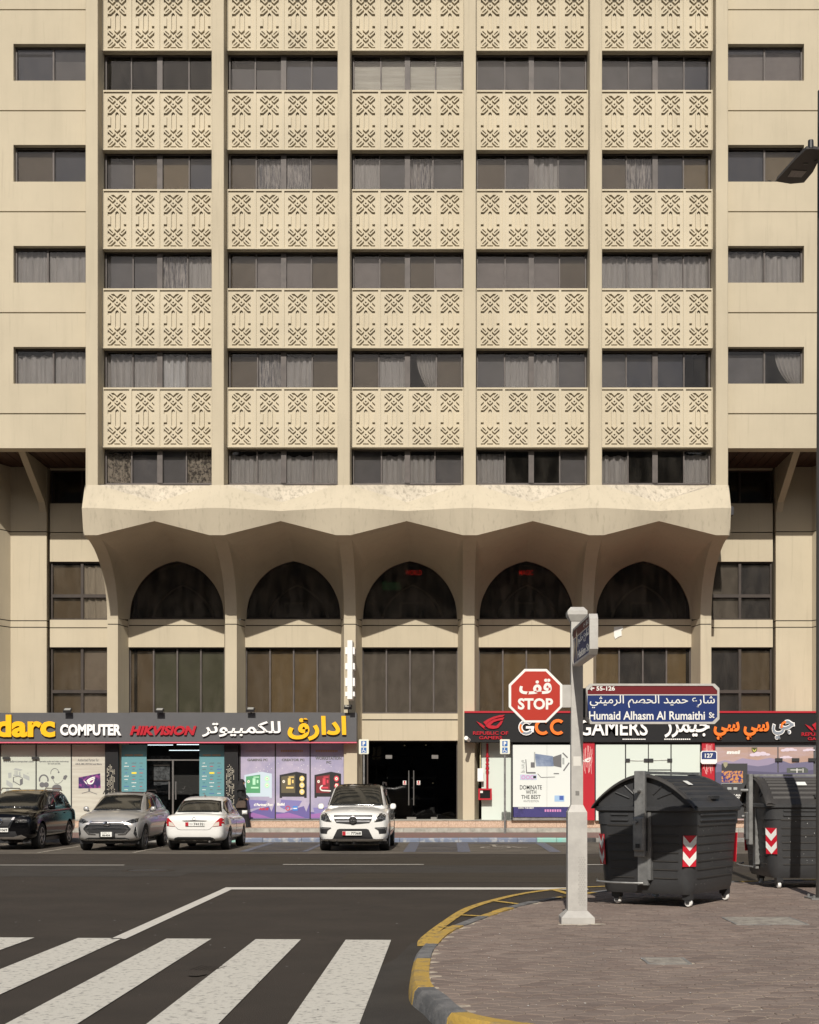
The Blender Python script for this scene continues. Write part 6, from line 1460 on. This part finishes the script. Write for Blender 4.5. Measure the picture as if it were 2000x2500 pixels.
# ---------------- white SUV (front)
Lg = (-2.56, 36.45, 0)
g_body = [(0,.72,.36,.84,.03),(.06,.86,.27,.98,.05),(.3,.945,.25,1.06,.06),(.6,.955,.25,1.09,.06),(1.25,.96,.27,1.15,.07),(1.6,.965,.27,1.18,.05),(3.4,.965,.27,1.18,.03),(4.7,.955,.27,1.17,.03),(5.0,.92,.3,1.12,.03),(5.08,.8,.4,1.0,.02)]
g_cab = [(1.25,.80,.70,1.12,1.19),(1.42,.84,.72,1.14,1.30),(2.05,.875,.70,1.16,1.72),(2.4,.88,.685,1.16,1.815),(3.2,.88,.685,1.16,1.84),(4.3,.87,.68,1.16,1.81),(4.8,.85,.66,1.15,1.72),(5.03,.82,.62,1.12,1.25)]
def g_fn(t, decal, box, put):
    pan = mat('black_roof_glass', (.03,.026,.02), .12)
    decal('roof_glass', [(-.63,2.14),(.63,2.14),(.60,3.4),(-.60,3.4)], 't', pan, .004)
    decal('roof_front', [(-.60,1.738),(.60,1.738),(.57,1.815),(.30,1.832),(-.30,1.832),(-.57,1.815)], 'n', pan, .004, .01)
    gr = [(-.515,.985),(.515,.985),(.50,.86),(.44,.775),(.0,.735),(-.44,.775),(-.50,.86)]
    decal('grille', gr, 'n', grl, .012, .03)
    for z, hw_ in ((.915,.49),(.822,.45)):
        decal('grille_bar', [(-hw_,z-.017),(hw_,z-.017),(hw_,z+.017),(-hw_,z+.017)], 'n', M['satin'], .022, .02)
    y_ = -.035
    mb = MB(); mb.lathe([(.085,-.0),(.105,-.012),(.105,-.03),(.088,-.035)], (0,y_+.01,.86), 'y', 24)
    for k in range(3):
        a = R(90+120*k); mb.prism([(.02*math.cos(a+1.57),.86+.02*math.sin(a+1.57)),(.02*math.cos(a-1.57),.86+.02*math.sin(a-1.57)),(.088*math.cos(a),.86+.088*math.sin(a))], y_-.018, y_-.008)
    put(mb, 'badge', M['chrome'], smooth=40)
    mb = MB(); mb.lathe([(0,-.0),(.09,-.0),(.09,-.01)], (0,y_+.0,.86), 'y', 20); put(mb, 'badge_back', M['blackp'])
    for s_ in (1, -1):
        P_ = [(.575,.80),(.60,.93),(.68,1.02),(.80,1.045),(.875,.975),(.865,.86),(.76,.82)]
        h_ = decal('headlight', P_ if s_ > 0 else mir(P_), 'n', hl, .014, .03)
        q_ = [(.585,.82),(.60,.82),(.64,.93),(.70,1.0),(.69,1.02),(.62,.94)]
        decal('light_strip', q_ if s_ > 0 else mir(q_), 'n', M['offw'], .02, .01, h_)
        P_ = [(.58,.64),(.60,.655),(.90,.665),(.90,.59),(.885,.49),(.70,.485),(.68,.57)]
        decal('air_intake', P_ if s_ > 0 else mir(P_), 'n', grl, .012, .03)
        P_ = [(.60,.635),(.885,.645),(.885,.615),(.66,.61)]; decal('intake_blade', P_ if s_ > 0 else mir(P_), 'n', mat('satin_grey', (.12,.12,.12), .4) if 'satin_grey' not in bpy.data.materials else bpy.data.materials['satin_grey'], .02, .01)
        mb = MB(); mb.grid(lambda u, v: (s_*(1.01+.085*math.cos(math.pi*2*u)*math.cos(math.pi*(v-.5)*.8)), 1.62+.06*math.cos(math.pi*(v-.5))*math.sin(2*math.pi*u)+.05*math.sin(math.pi*(v-.5)), 1.20+.075*math.sin(math.pi*(v-.5))*(1.1)), 14, 7); put(mb, 'mirror', carw, smooth=60)
        box('mirror_arm', M['blackp'], s_*.93, s_*1.0, 1.60, 1.68, 1.12, 1.16)
        mb = MB(); mb.tube([(s_*.70,2.3,1.80),(s_*.69,2.45,1.875),(s_*.69,4.3,1.87),(s_*.69,4.5,1.80)], .02, 6); put(mb, 'roof_rail', M['blackp'], smooth=40)
        P_ = [(.44,1.165),(.20,1.17),(.20,1.175),(.44,1.172)]
    decal('lower_intake', [(-.55,.34),(-.42,.60),(-.36,.62),(.36,.62),(.42,.60),(.55,.34)], 'n', grl, .012, .03)
    decal('skid_bar', [(-.90,.28),(.90,.28),(.88,.35),(.55,.335),(-.55,.335),(-.88,.35)], 'n', M['chrome'], .03, .05)
    decal('bumper_lip', [(-.90,.20),(.90,.20),(.91,.278),(-.91,.278)], 'n', M['blackp'], .02, .06)
    for s_ in (1,-1): decal('washer_slot', [(s_*.22,1.19),(s_*.50,1.185),(s_*.50,1.195),(s_*.22,1.198)][::s_], 'n', M['blackp'], .004, .01)
    plate_at(t, Lg, -.02, -.052, .50, '77368')
    for s_ in ('l','r'): decal('door_handle', [(2.75,.98),(2.98,.985),(2.98,1.01),(2.75,1.005)], s_, M['chrome'], .03, .03); decal('side_mould', [(1.3,.48),(3.9,.5),(3.9,.53),(1.3,.51)], s_, M['chrome'], .01, .02)
gp = [('windscreen', [(-.755,1.225),(.755,1.225),(.64,1.71),(.35,1.735),(-.35,1.735),(-.64,1.71)], 'n')]
for s_ in 'lr': gp += [('window', [(1.75,1.24),(2.2,1.66),(2.95,1.70),(2.95,1.24)], s_), ('window', [(3.02,1.24),(3.02,1.70),(3.85,1.69),(3.85,1.24)], s_), ('window', [(3.92,1.24),(3.92,1.68),(4.55,1.62),(4.6,1.24)], s_)]
make_car('parked_suv', 'white SUV with round star badge and chrome grille, parked nose out', 'car', carw, dict(w=.955, wr=.385, L=5.1, wy=(.93,4.0), body=g_body, cabin=g_cab, tw=.27), Lg, False, dict(glass=gp, fn=g_fn))
# ---------------- silver SUV (front)
Ls = (-9.22, 36.7, 0)
s_body = [(0,.66,.38,.72,.02),(.07,.79,.28,.84,.05),(.32,.865,.25,.96,.08),(.7,.885,.25,1.02,.08),(1.2,.89,.26,1.07,.08),(2.0,.895,.28,1.08,.03),(3.2,.895,.30,1.10,.03),(4.1,.88,.32,1.12,.03),(4.38,.80,.4,1.05,.02),(4.42,.7,.5,.95,.02)]
s_cab = [(1.05,.74,.62,1.02,1.09),(1.25,.78,.64,1.04,1.20),(1.95,.81,.62,1.07,1.53),(2.3,.815,.60,1.07,1.60),(2.9,.81,.60,1.08,1.625),(3.7,.79,.58,1.10,1.57),(4.1,.76,.54,1.11,1.45),(4.36,.72,.5,1.08,1.12)]
def s_fn(t, decal, box, put):
    decal('grille', [(-.42,.82),(.42,.82),(.60,.62),(.46,.49),(-.46,.49),(-.60,.62)], 'n', grl, .012, .03)
    for z, hw_ in ((.785,.46),(.70,.52),(.615,.57)): decal('grille_bar', [(-hw_,z-.013),(hw_,z-.013),(hw_,z+.013),(-hw_,z+.013)], 'n', M['chrome'], .024, .02)
    for s_ in (1, -1):
        for P_ in ([(.40,.83),(.45,.83),(.64,.62),(.58,.62)], [(.58,.61),(.64,.61),(.50,.46),(.30,.455),(.30,.475),(.46,.485)]): decal('grille_frame', P_ if s_ > 0 else mir(P_), 'n', M['chrome'], .028, .03)
        P_ = [(.50,.80),(.62,.86),(.80,.905),(.80,.79),(.66,.755)]; decal('headlight', P_ if s_ > 0 else mir(P_), 'n', hl, .012, .03)
        P_ = [(.75,.66),(.78,.67),(.80,.38),(.77,.37),(.71,.48)]; f_ = decal('fog_lamp', P_ if s_ > 0 else mir(P_), 'n', grl, .01, .02)
        P_ = [(.775,.66),(.785,.67),(.805,.38),(.795,.37)]; decal('light_strip', P_ if s_ > 0 else mir(P_), 'n', M['offw'], .02, .01, f_)
        mb = MB(); mb.grid(lambda u, v: (s_*(.94+.08*math.cos(math.pi*2*u)*math.cos(math.pi*(v-.5)*.8)), 1.45+.06*math.cos(math.pi*(v-.5))*math.sin(2*math.pi*u), 1.13+.07*math.sin(math.pi*(v-.5))), 14, 7); put(mb, 'mirror', cars, smooth=60)
        box('mirror_arm', M['blackp'], s_*.85, s_*.93, 1.43, 1.48, 1.05, 1.09)
        mb = MB(); mb.tube([(s_*.60,2.0,1.55),(s_*.60,2.2,1.65),(s_*.58,3.4,1.65),(s_*.57,3.6,1.58)], .016, 6); put(mb, 'roof_rail', M['blackp'], smooth=40)
    mb = MB(); mb.lathe([(0,-.03),(.05,-.03),(.06,-.02),(.06,0)], (0,-.02,.745), 'y', 20); mb.v = [(v[0]*1.7,v[1],v[2]) for v in mb.v]; put(mb, 'badge', M['chrome'], smooth=40)
    decal('lower_intake', [(-.60,.335),(-.48,.375),(.48,.375),(.60,.335)], 'n', grl, .012, .03); decal('skid_bar', [(-.56,.27),(.56,.27),(.60,.325),(-.60,.325)], 'n', M['chrome'], .02, .03)
    decal('bumper_lip', [(-.80,.20),(.80,.20),(.80,.265),(-.80,.265)], 'n', M['blackp'], .012, .06)
    box('plate_holder', M['blackp'], -.20, .22, -.045, .05, .395, .53)
    plate_at(t, Ls, .0, -.047, .462, '86404', .30, .13, False)
    decal('roof_glass', [(-.48,2.2),(.48,2.2),(.46,3.0),(-.46,3.0)], 't', cgl, .004)
    box('dashboard_paper', M['offw'], -.05, .03, 1.35, 1.37, 1.0, 1.02)
    for s_ in ('l','r'):
        decal('sill_cladding', [(1.25,.26),(3.15,.28),(3.15,.40),(1.25,.36)], s_, M['blackp'], .008, .03); decal('sill_trim', [(1.3,.33),(3.1,.35),(3.1,.37),(1.3,.35)], s_, M['chrome'], .02, .02)
        for a in (2.15, 3.05): decal('door_handle', [(a,.90),(a+.2,.91),(a+.2,.935),(a,.925)], s_, M['chrome'], .03, .03)
sp_ = [('windscreen', [(-.66,1.10),(.66,1.10),(.54,1.50),(.3,1.525),(-.3,1.525),(-.54,1.50)], 'n')]
for s_ in 'lr': sp_ += [('window', [(1.5,1.12),(2.0,1.46),(2.55,1.50),(2.55,1.12)], s_), ('window', [(2.62,1.12),(2.62,1.50),(3.3,1.48),(3.45,1.14)], s_), ('window', [(3.5,1.15),(3.38,1.46),(3.75,1.42),(3.8,1.2)], s_)]
make_car('parked_suv', 'silver SUV with wide hexagonal chrome grille, parked nose out beside the black SUV', 'car', cars, dict(w=.88, wr=.345, L=4.42, wy=(.82,3.45), body=s_body, cabin=s_cab), Ls, False, dict(glass=sp_, fn=s_fn))
# ---------------- black SUV (front)
Lb = (-12.32, 37.3, 0)
b_body = [(0,.70,.38,.78,.03),(.06,.84,.28,.92,.05),(.3,.905,.26,1.02,.07),(.7,.92,.26,1.07,.07),(1.25,.925,.27,1.12,.07),(2.2,.93,.28,1.13,.03),(3.3,.93,.30,1.14,.03),(4.3,.92,.32,1.16,.03),(4.6,.84,.4,1.08,.02),(4.68,.7,.5,.95,.02)]
b_cab = [(1.05,.76,.66,1.06,1.14),(1.25,.80,.68,1.09,1.26),(1.95,.835,.66,1.11,1.58),(2.3,.84,.65,1.11,1.655),(3.0,.84,.65,1.12,1.69),(3.9,.82,.63,1.14,1.65),(4.35,.79,.6,1.15,1.52),(4.6,.74,.55,1.1,1.15)]
def b_fn(t, decal, box, put):
    decal('grille', [(-.36,.90),(.36,.90),(.24,.66),(-.24,.66)], 'n', grl, .012, .03)
    for s_ in (1, -1):
        P_ = [(.36,.91),(.42,.91),(.29,.62),(.0,.62),(.0,.65),(.25,.65)]; decal('grille_frame', P_ if s_ > 0 else mir(P_), 'n', M['chrome'], .02, .03)
        P_ = [(.44,.885),(.60,.95),(.82,.985),(.84,.965),(.66,.915)]; decal('headlight', P_ if s_ > 0 else mir(P_), 'n', hl, .012, .03)
        P_ = [(.42,.76),(.48,.835),(.80,.845),(.80,.78),(.66,.765)]; decal('headlight', P_ if s_ > 0 else mir(P_), 'n', hl, .012, .03)
        mb = MB(); mb.grid(lambda u, v: (s_*(1.0+.10*math.cos(math.pi*2*u)), 1.5+.06*math.cos(math.pi*(v-.5))*math.sin(2*math.pi*u), 1.18+.075*math.sin(math.pi*(v-.5))), 14, 7); put(mb, 'mirror', carb, smooth=60)
        box('mirror_arm', M['blackp'], s_*.88, s_*.96, 1.48, 1.53, 1.09, 1.13)
        mb = MB(); mb.tube([(s_*.63,2.0,1.61),(s_*.63,2.2,1.71),(s_*.62,3.7,1.70),(s_*.61,3.9,1.63)], .017, 6); put(mb, 'roof_rail', M['steel'], smooth=40)
    mb = MB(); mb.lathe([(.06,-.0),(.075,-.01),(.085,-.0)], (0,-.03,.80), 'y', 20); mb.box(-.10,.10,-.045,-.03,.785,.815); put(mb, 'badge', M['chrome'], smooth=40)
    decal('skid_bar', [(-.62,.30),(.62,.30),(.74,.36),(.60,.43),(.40,.37),(-.40,.37),(-.60,.43),(-.74,.36)], 'n', M['chrome'], .02, .03); decal('lower_intake', [(-.50,.38),(-.44,.52),(.44,.52),(.50,.38)], 'n', grl, .01, .02)
    decal('bumper_lip', [(-.80,.2),(.80,.2),(.80,.295),(-.80,.295)], 'n', M['blackp'], .012, .06)
    plate_at(t, Lb, .0, -.05, .56, '21069')
    for s_ in ('l','r'):
        decal('window_trim', [(1.5,1.155),(4.0,1.19),(4.0,1.205),(1.5,1.17)], s_, M['chrome'], .012, .02); decal('sill_trim', [(1.3,.38),(3.2,.40),(3.2,.43),(1.3,.41)], s_, M['steel'], .02, .02)
        for a in (2.2, 3.1): decal('door_handle', [(a,.97),(a+.2,.98),(a+.2,1.005),(a,.995)], s_, carb, .03, .03)
bp_ = [('windscreen', [(-.70,1.16),(.70,1.16),(.60,1.57),(.3,1.595),(-.3,1.595),(-.60,1.57)], 'n')]
for s_ in 'lr': bp_ += [('window', [(1.5,1.19),(2.0,1.54),(2.6,1.58),(2.6,1.19)], s_), ('window', [(2.67,1.19),(2.67,1.58),(3.45,1.57),(3.5,1.2)], s_), ('window', [(3.57,1.21),(3.52,1.565),(4.05,1.52),(4.2,1.25)], s_)]
make_car('parked_suv', 'black SUV cut off by the left edge, with V-shaped chrome grille', 'car', carb, dict(w=.915, wr=.37, L=4.68, wy=(.92,3.65), body=b_body, cabin=b_cab), Lb, False, dict(glass=bp_, fn=b_fn))
# ---------------- white sedan (rear)
Lw = (-6.90, 36.85, 0)
w_body = [(0,.62,.40,.86,.02),(.06,.76,.30,.955,.025),(.25,.825,.25,1.00,.03),(.8,.845,.24,1.00,.03),(1.4,.848,.24,.97,.02),(2.6,.848,.24,.94,.02),(3.4,.84,.24,.93,.05),(4.0,.82,.25,.86,.06),(4.35,.74,.28,.74,.04),(4.45,.6,.36,.62,.02)]
w_cab = [(.50,.70,.56,.94,1.02),(.72,.72,.57,.95,1.12),(1.25,.755,.555,.96,1.39),(1.6,.76,.55,.96,1.47),(2.3,.76,.55,.95,1.505),(2.9,.755,.55,.94,1.44),(3.5,.73,.55,.92,1.10),(3.7,.70,.53,.90,.96)]
def w_fn(t, decal, box, put):
    for s_ in (1, -1):
        P_ = [(.50,.665),(.58,.78),(.70,.90),(.79,.90),(.80,.72),(.74,.68)]; l_ = decal('tail_light', P_ if s_ > 0 else mir(P_), 'n', tl, .012, .03)
        P_ = [(.51,.672),(.585,.775),(.68,.80),(.68,.69)]; decal('reverse_lamp', P_ if s_ > 0 else mir(P_), 'n', mat('clear_lamp', (.6,.55,.48), .2) if 'clear_lamp' not in bpy.data.materials else bpy.data.materials['clear_lamp'], .018, .01, l_)
        mb = MB(); mb.grid(lambda u, v: (s_*(.93+.08*math.cos(math.pi*2*u)), 3.0+.06*math.cos(math.pi*(v-.5))*math.sin(2*math.pi*u), 1.0+.06*math.sin(math.pi*(v-.5))), 14, 7); put(mb, 'mirror', carw, smooth=60)
    decal('boot_seam', [(-.50,.66),(-.44,.595),(-.36,.575),(.36,.575),(.44,.595),(.50,.66),(.49,.66),(.43,.602),(.36,.583),(-.36,.583),(-.43,.602),(-.49,.66)], 'n', M['dark'], .003, .01)
    decal('boot_trim', [(-.32,.83),(-.25,.815),(.30,.815),(.36,.83),(0,.842)], 'n', M['chrome'], .02, .02)
    mb = MB(); mb.lathe([(.032,-.0),(.04,-.01),(.048,-.0)], (0,.015,.875), 'y', 16); put(mb, 'badge', M['chrome'], smooth=40)
    decal('rear_diffuser', [(-.60,.255),(-.52,.36),(-.44,.385),(.44,.385),(.52,.36),(.60,.255)], 'n', M['blackp'], .012, .03)
    decal('bumper_lip', [(-.76,.225),(.76,.225),(.76,.252),(-.76,.252)], 'n', M['blackp'], .004, .03)
    mb = MB(); mb.tube([(.42,.02,.26),(.42,.3,.26)], .03, 8); put(mb, 'exhaust', M['steel'])
    mb = MB(); mb.add([(-.025,1.62,1.475),(.025,1.62,1.475),(.025,1.78,1.485),(-.025,1.78,1.485),(0,1.64,1.535),(0,1.70,1.53)], [(0,1,4),(1,2,5,4),(2,3,5),(3,0,4,5)]); put(mb, 'antenna', M['blackp'])
    plate_at(t, Lw, .03, -.012, .735, '74132')
    mb = MB(); mb.grid(lambda u, v: (-.55+1.1*u, 1.05+.1*v, 1.06+.10*v+.05*abs(math.sin(u*6.28))), 20, 2)
    for s_ in ('l','r'):
        for a in (1.5, 2.45): decal('door_handle', [(a,.82),(a+.18,.82),(a+.18,.845),(a,.845)], s_, M['chrome'], .03, .03)
        decal('door_seam', [(1.95,.35),(1.956,.35),(2.08,.93),(2.07,.93)], s_, M['dark'], .003, .01)
wp_ = [('rear_window', [(-.64,1.045),(.64,1.045),(.53,1.355),(.25,1.385),(-.25,1.385),(-.53,1.355)], 'n')]
for s_ in 'lr': wp_ += [('window', [(1.02,1.14),(1.35,1.33),(1.98,1.385),(2.0,1.02),(1.2,1.0)], s_), ('window', [(2.06,1.02),(2.04,1.385),(2.55,1.36),(3.05,1.02)], s_)]
w_group = make_car('parked_sedan', 'white sedan parked nose in, showing its rear and tail lights', 'car', carw, dict(w=.84, wr=.31, L=4.45, wy=(.95,3.55), body=w_body, cabin=w_cab, spokes=7), Lw, True, dict(glass=wp_, fn=w_fn))
# ================================================================== PERSON
px0, py0, pz0 = X(590, 49.85), 49.85, .27
per = thing('person', 'woman in a long black robe and head covering passing the shop', 'person', (px0, py0, pz0))
skin = mat('skin', (.42,.23,.15), .55); cloth = mat('black_robe', (.009,.009,.010), .85, bump=.2, bscale=25); veil = mat('black_veil', (.007,.007,.008), .8)
def skin_body():
    P = {'pel':(0,0,.98,.12),'sp':(0,0,1.16,.115),'ch':(.01,0,1.34,.13),'nk':(.02,0,1.50,.055),'hd0':(.04,0,1.57,.07),'hd':(.045,0,1.645,.088),'hd2':(.03,0,1.71,.075),
         'shl':(.0,-.16,1.40,.06),'ell':(-.02,-.21,1.13,.042),'wrl':(.14,-.17,1.04,.028),'hal':(.20,-.14,1.05,.024),
         'shr':(.0,.16,1.40,.06),'elr':(-.03,.21,1.13,.042),'wrr':(.10,.17,1.02,.028),'har':(.16,.15,1.02,.024),
         'hpl':(0,-.09,.92,.085),'knl':(.05,-.09,.50,.06),'anl':(.02,-.09,.09,.04),'tol':(.14,-.09,.035,.03),
         'hpr':(0,.09,.92,.085),'knr':(-.02,.09,.50,.06),'anr':(-.10,.09,.09,.04),'tor':(.02,.09,.035,.03)}
    E_ = [('pel','sp'),('sp','ch'),('ch','nk'),('nk','hd0'),('hd0','hd'),('hd','hd2'),('ch','shl'),('shl','ell'),('ell','wrl'),('wrl','hal'),('ch','shr'),('shr','elr'),('elr','wrr'),('wrr','har'),
          ('pel','hpl'),('hpl','knl'),('knl','anl'),('anl','tol'),('pel','hpr'),('hpr','knr'),('knr','anr'),('anr','tor')]
    for s_, b in (('l',-1),('r',1)):      # fingers and thumb from the palm
        h = P['ha'+s_]
        for k in range(4): P['f%s%d'%(s_,k)] = (h[0]+.03, h[1]+(.018*(k-1.5)), h[2]-.004, .0085); P['g%s%d'%(s_,k)] = (h[0]+.065-.006*abs(k-1.5), h[1]+.02*(k-1.5), h[2]-.025, .007); E_ += [('ha'+s_,'f%s%d'%(s_,k)),('f%s%d'%(s_,k),'g%s%d'%(s_,k))]
        P['t'+s_] = (h[0]+.02, h[1]-.035, h[2]+.015, .009); E_.append(('wr'+s_,'t'+s_))
    ks = list(P); me = bpy.data.meshes.new('b'); me.from_pydata([P[k][:3] for k in ks], [(ks.index(a), ks.index(b)) for a, b in E_], [])
    o = bpy.data.objects.new('b', me); C.objects.link(o); md = o.modifiers.new('k', 'SKIN'); sd = me.skin_vertices[0].data
    for i_, k in enumerate(ks): sd[i_].radius = (P[k][3], P[k][3]); sd[i_].use_root = (k == 'pel')
    ss = o.modifiers.new('s', 'SUBSURF'); ss.levels = 2; bpy.context.view_layer.update()
    r_ = bpy.data.meshes.new_from_object(o.evaluated_get(bpy.context.evaluated_depsgraph_get())); bpy.data.objects.remove(o); return r_
bm_ = skin_body(); bm_.materials.clear(); bm_.materials.append(skin)
for p in bm_.polygons: p.use_smooth = True
PM = Matrix.Translation((px0, py0, pz0)); bm_.transform(PM)
o = bpy.data.objects.new('body', bm_); link(o, per)
def pput(mb, nm, m, **k): mb.v = [tuple(PM @ Vector(v)) for v in mb.v]; return mb.build(nm, m, per, **k)
mb = MB()   # robe: rings from hem to shoulders with folds
rob = [(.02,.30,.23,.0),(.25,.27,.21,.0),(.55,.225,.20,.0),(.85,.20,.20,-.01),(1.05,.185,.20,-.01),(1.22,.165,.205,-.005),(1.36,.15,.215,.0),(1.44,.12,.18,.005),(1.50,.075,.08,.02)]
def rf_(u, v):
    k = v*(len(rob)-1); i_ = min(int(k), len(rob)-2); f_ = k-i_; q_ = [rob[i_][j]+(rob[i_+1][j]-rob[i_][j])*f_ for j in range(4)]
    a = 2*math.pi*u; fo = 1+.07*(1-v)*math.sin(a*9+v*2)+.03*math.sin(a*4+1); return (q_[3]+q_[1]*math.cos(a)*fo, q_[2]*math.sin(a)*fo, q_[0])
mb.grid(rf_, 48, 24); pput(mb, 'robe', cloth, smooth=60)
for s_ in (-1, 1):
    mb = MB(); w0_ = (.13 if s_ < 0 else .09); mb.tube([(0,s_*.16,1.42),(-.02,s_*.22,1.14),(w0_-.02,s_*.185,1.05),(w0_+.03,s_*.165,1.045)], [.075,.075,.085,.075], 12); pput(mb, 'sleeve', cloth, smooth=60)
mb = MB()   # head covering: closed at the back, open oval at the face
def vf(u, v):
    a = -math.pi+2*math.pi*u; ph = v*math.pi*.5; r1 = .118; z = 1.655+.125*math.sin(ph)
    return (.02+r1*math.cos(ph)*math.cos(a)*1.0-.02, r1*.92*math.cos(ph)*math.sin(a), z)
mb.grid(vf, 24, 8)
def vf2(u, v):
    a = R(52)+(2*math.pi-R(104))*u; z = 1.655-.27*v; r1 = .118+.11*v**1.3; return (.0+r1*math.cos(a)*(1-.0*v), r1*.95*math.sin(a)*(1+.5*v), z)
mb.grid(vf2, 24, 8)
mb.grid(lambda u, v: (.065+.03*v+.05*math.cos((u-.5)*2.6)*1.0, (u-.5)*(.15+.25*v), 1.575-.20*v), 12, 4)
pput(mb, 'head_covering', veil, smooth=60)
mb = MB(); mb.lathe([(0,-.014),(.013,-.01),(.016,0),(.012,.012),(0,.016)], (.135,0,1.645), 'z', 8); pput(mb, 'nose', skin, smooth=60)
for yy in (-.032,.032): mb = MB(); mb.box(.118,.128,yy-.012,yy+.012,1.662,1.67); pput(mb, 'eye', M['blk'])
mb = MB(); mb.box(.118,.124,-.02,.02,1.60,1.606); pput(mb, 'mouth', ink('lips', (.3,.1,.08)))
for s_ in (-.09,.09): mb = MB(); mb.box(-.09 if s_ > 0 else .0, .09 if s_ > 0 else .17, s_-.04, s_+.04, .0, .05); pput(mb, 'shoe', M['blackp'], bevel=.015)
bag = thing('handbag', 'brown leather handbag hanging from the arm of the woman in black', 'handbag', (px0+.06, py0-.24, pz0+.80))
bgm = mat('brown_leather', (.075,.05,.035), .5, var=.3, scale=8); 
mb = MB(); mb.prism([(-.17,.72),(.19,.72),(.20,.94),(.10,1.0),(-.05,.98),(-.16,.86)], -.31, -.23); mb.v = [tuple(PM @ Vector(v)) for v in mb.v]; mb.build('body', bgm, bag, bevel=.015)
mb = MB(); mb.tube([(-.10,-.27,.92),(-.06,-.26,1.06),(.03,-.25,1.12),(.12,-.26,1.06),(.15,-.27,.96)], .009, 6); mb.v = [tuple(PM @ Vector(v)) for v in mb.v]; mb.build('strap', bgm, bag)
# ================================================================== WHAT THE GLASS REFLECTS: the block across the street, behind the viewer
ob = thing('apartment_building', 'tan block across the street, behind the viewer, seen only in reflections', 'building', (0, -45, 0))
mb = MB(); mb.box(-70, 60, -52, -42, 0, 37.0); mb.box(-20, -12, -50, -43, 37.0, 38.4); mb.box(-2, 6, -50, -43, 37.0, 38.8); mb.box(12, 14, -50, -43, 37.0, 38.0); mb.build('wall', mat('tan_wall', (.30,.26,.21), .9, var=.2, scale=.4), ob)
mb = MB()
for k in range(8):
    for j in range(28): mb.box(-66+4.4*j, -63.6+4.4*j, -41.99, -41.9, 2.5+3.5*k, 4.2+3.5*k)
mb.build('window', cgl, ob)
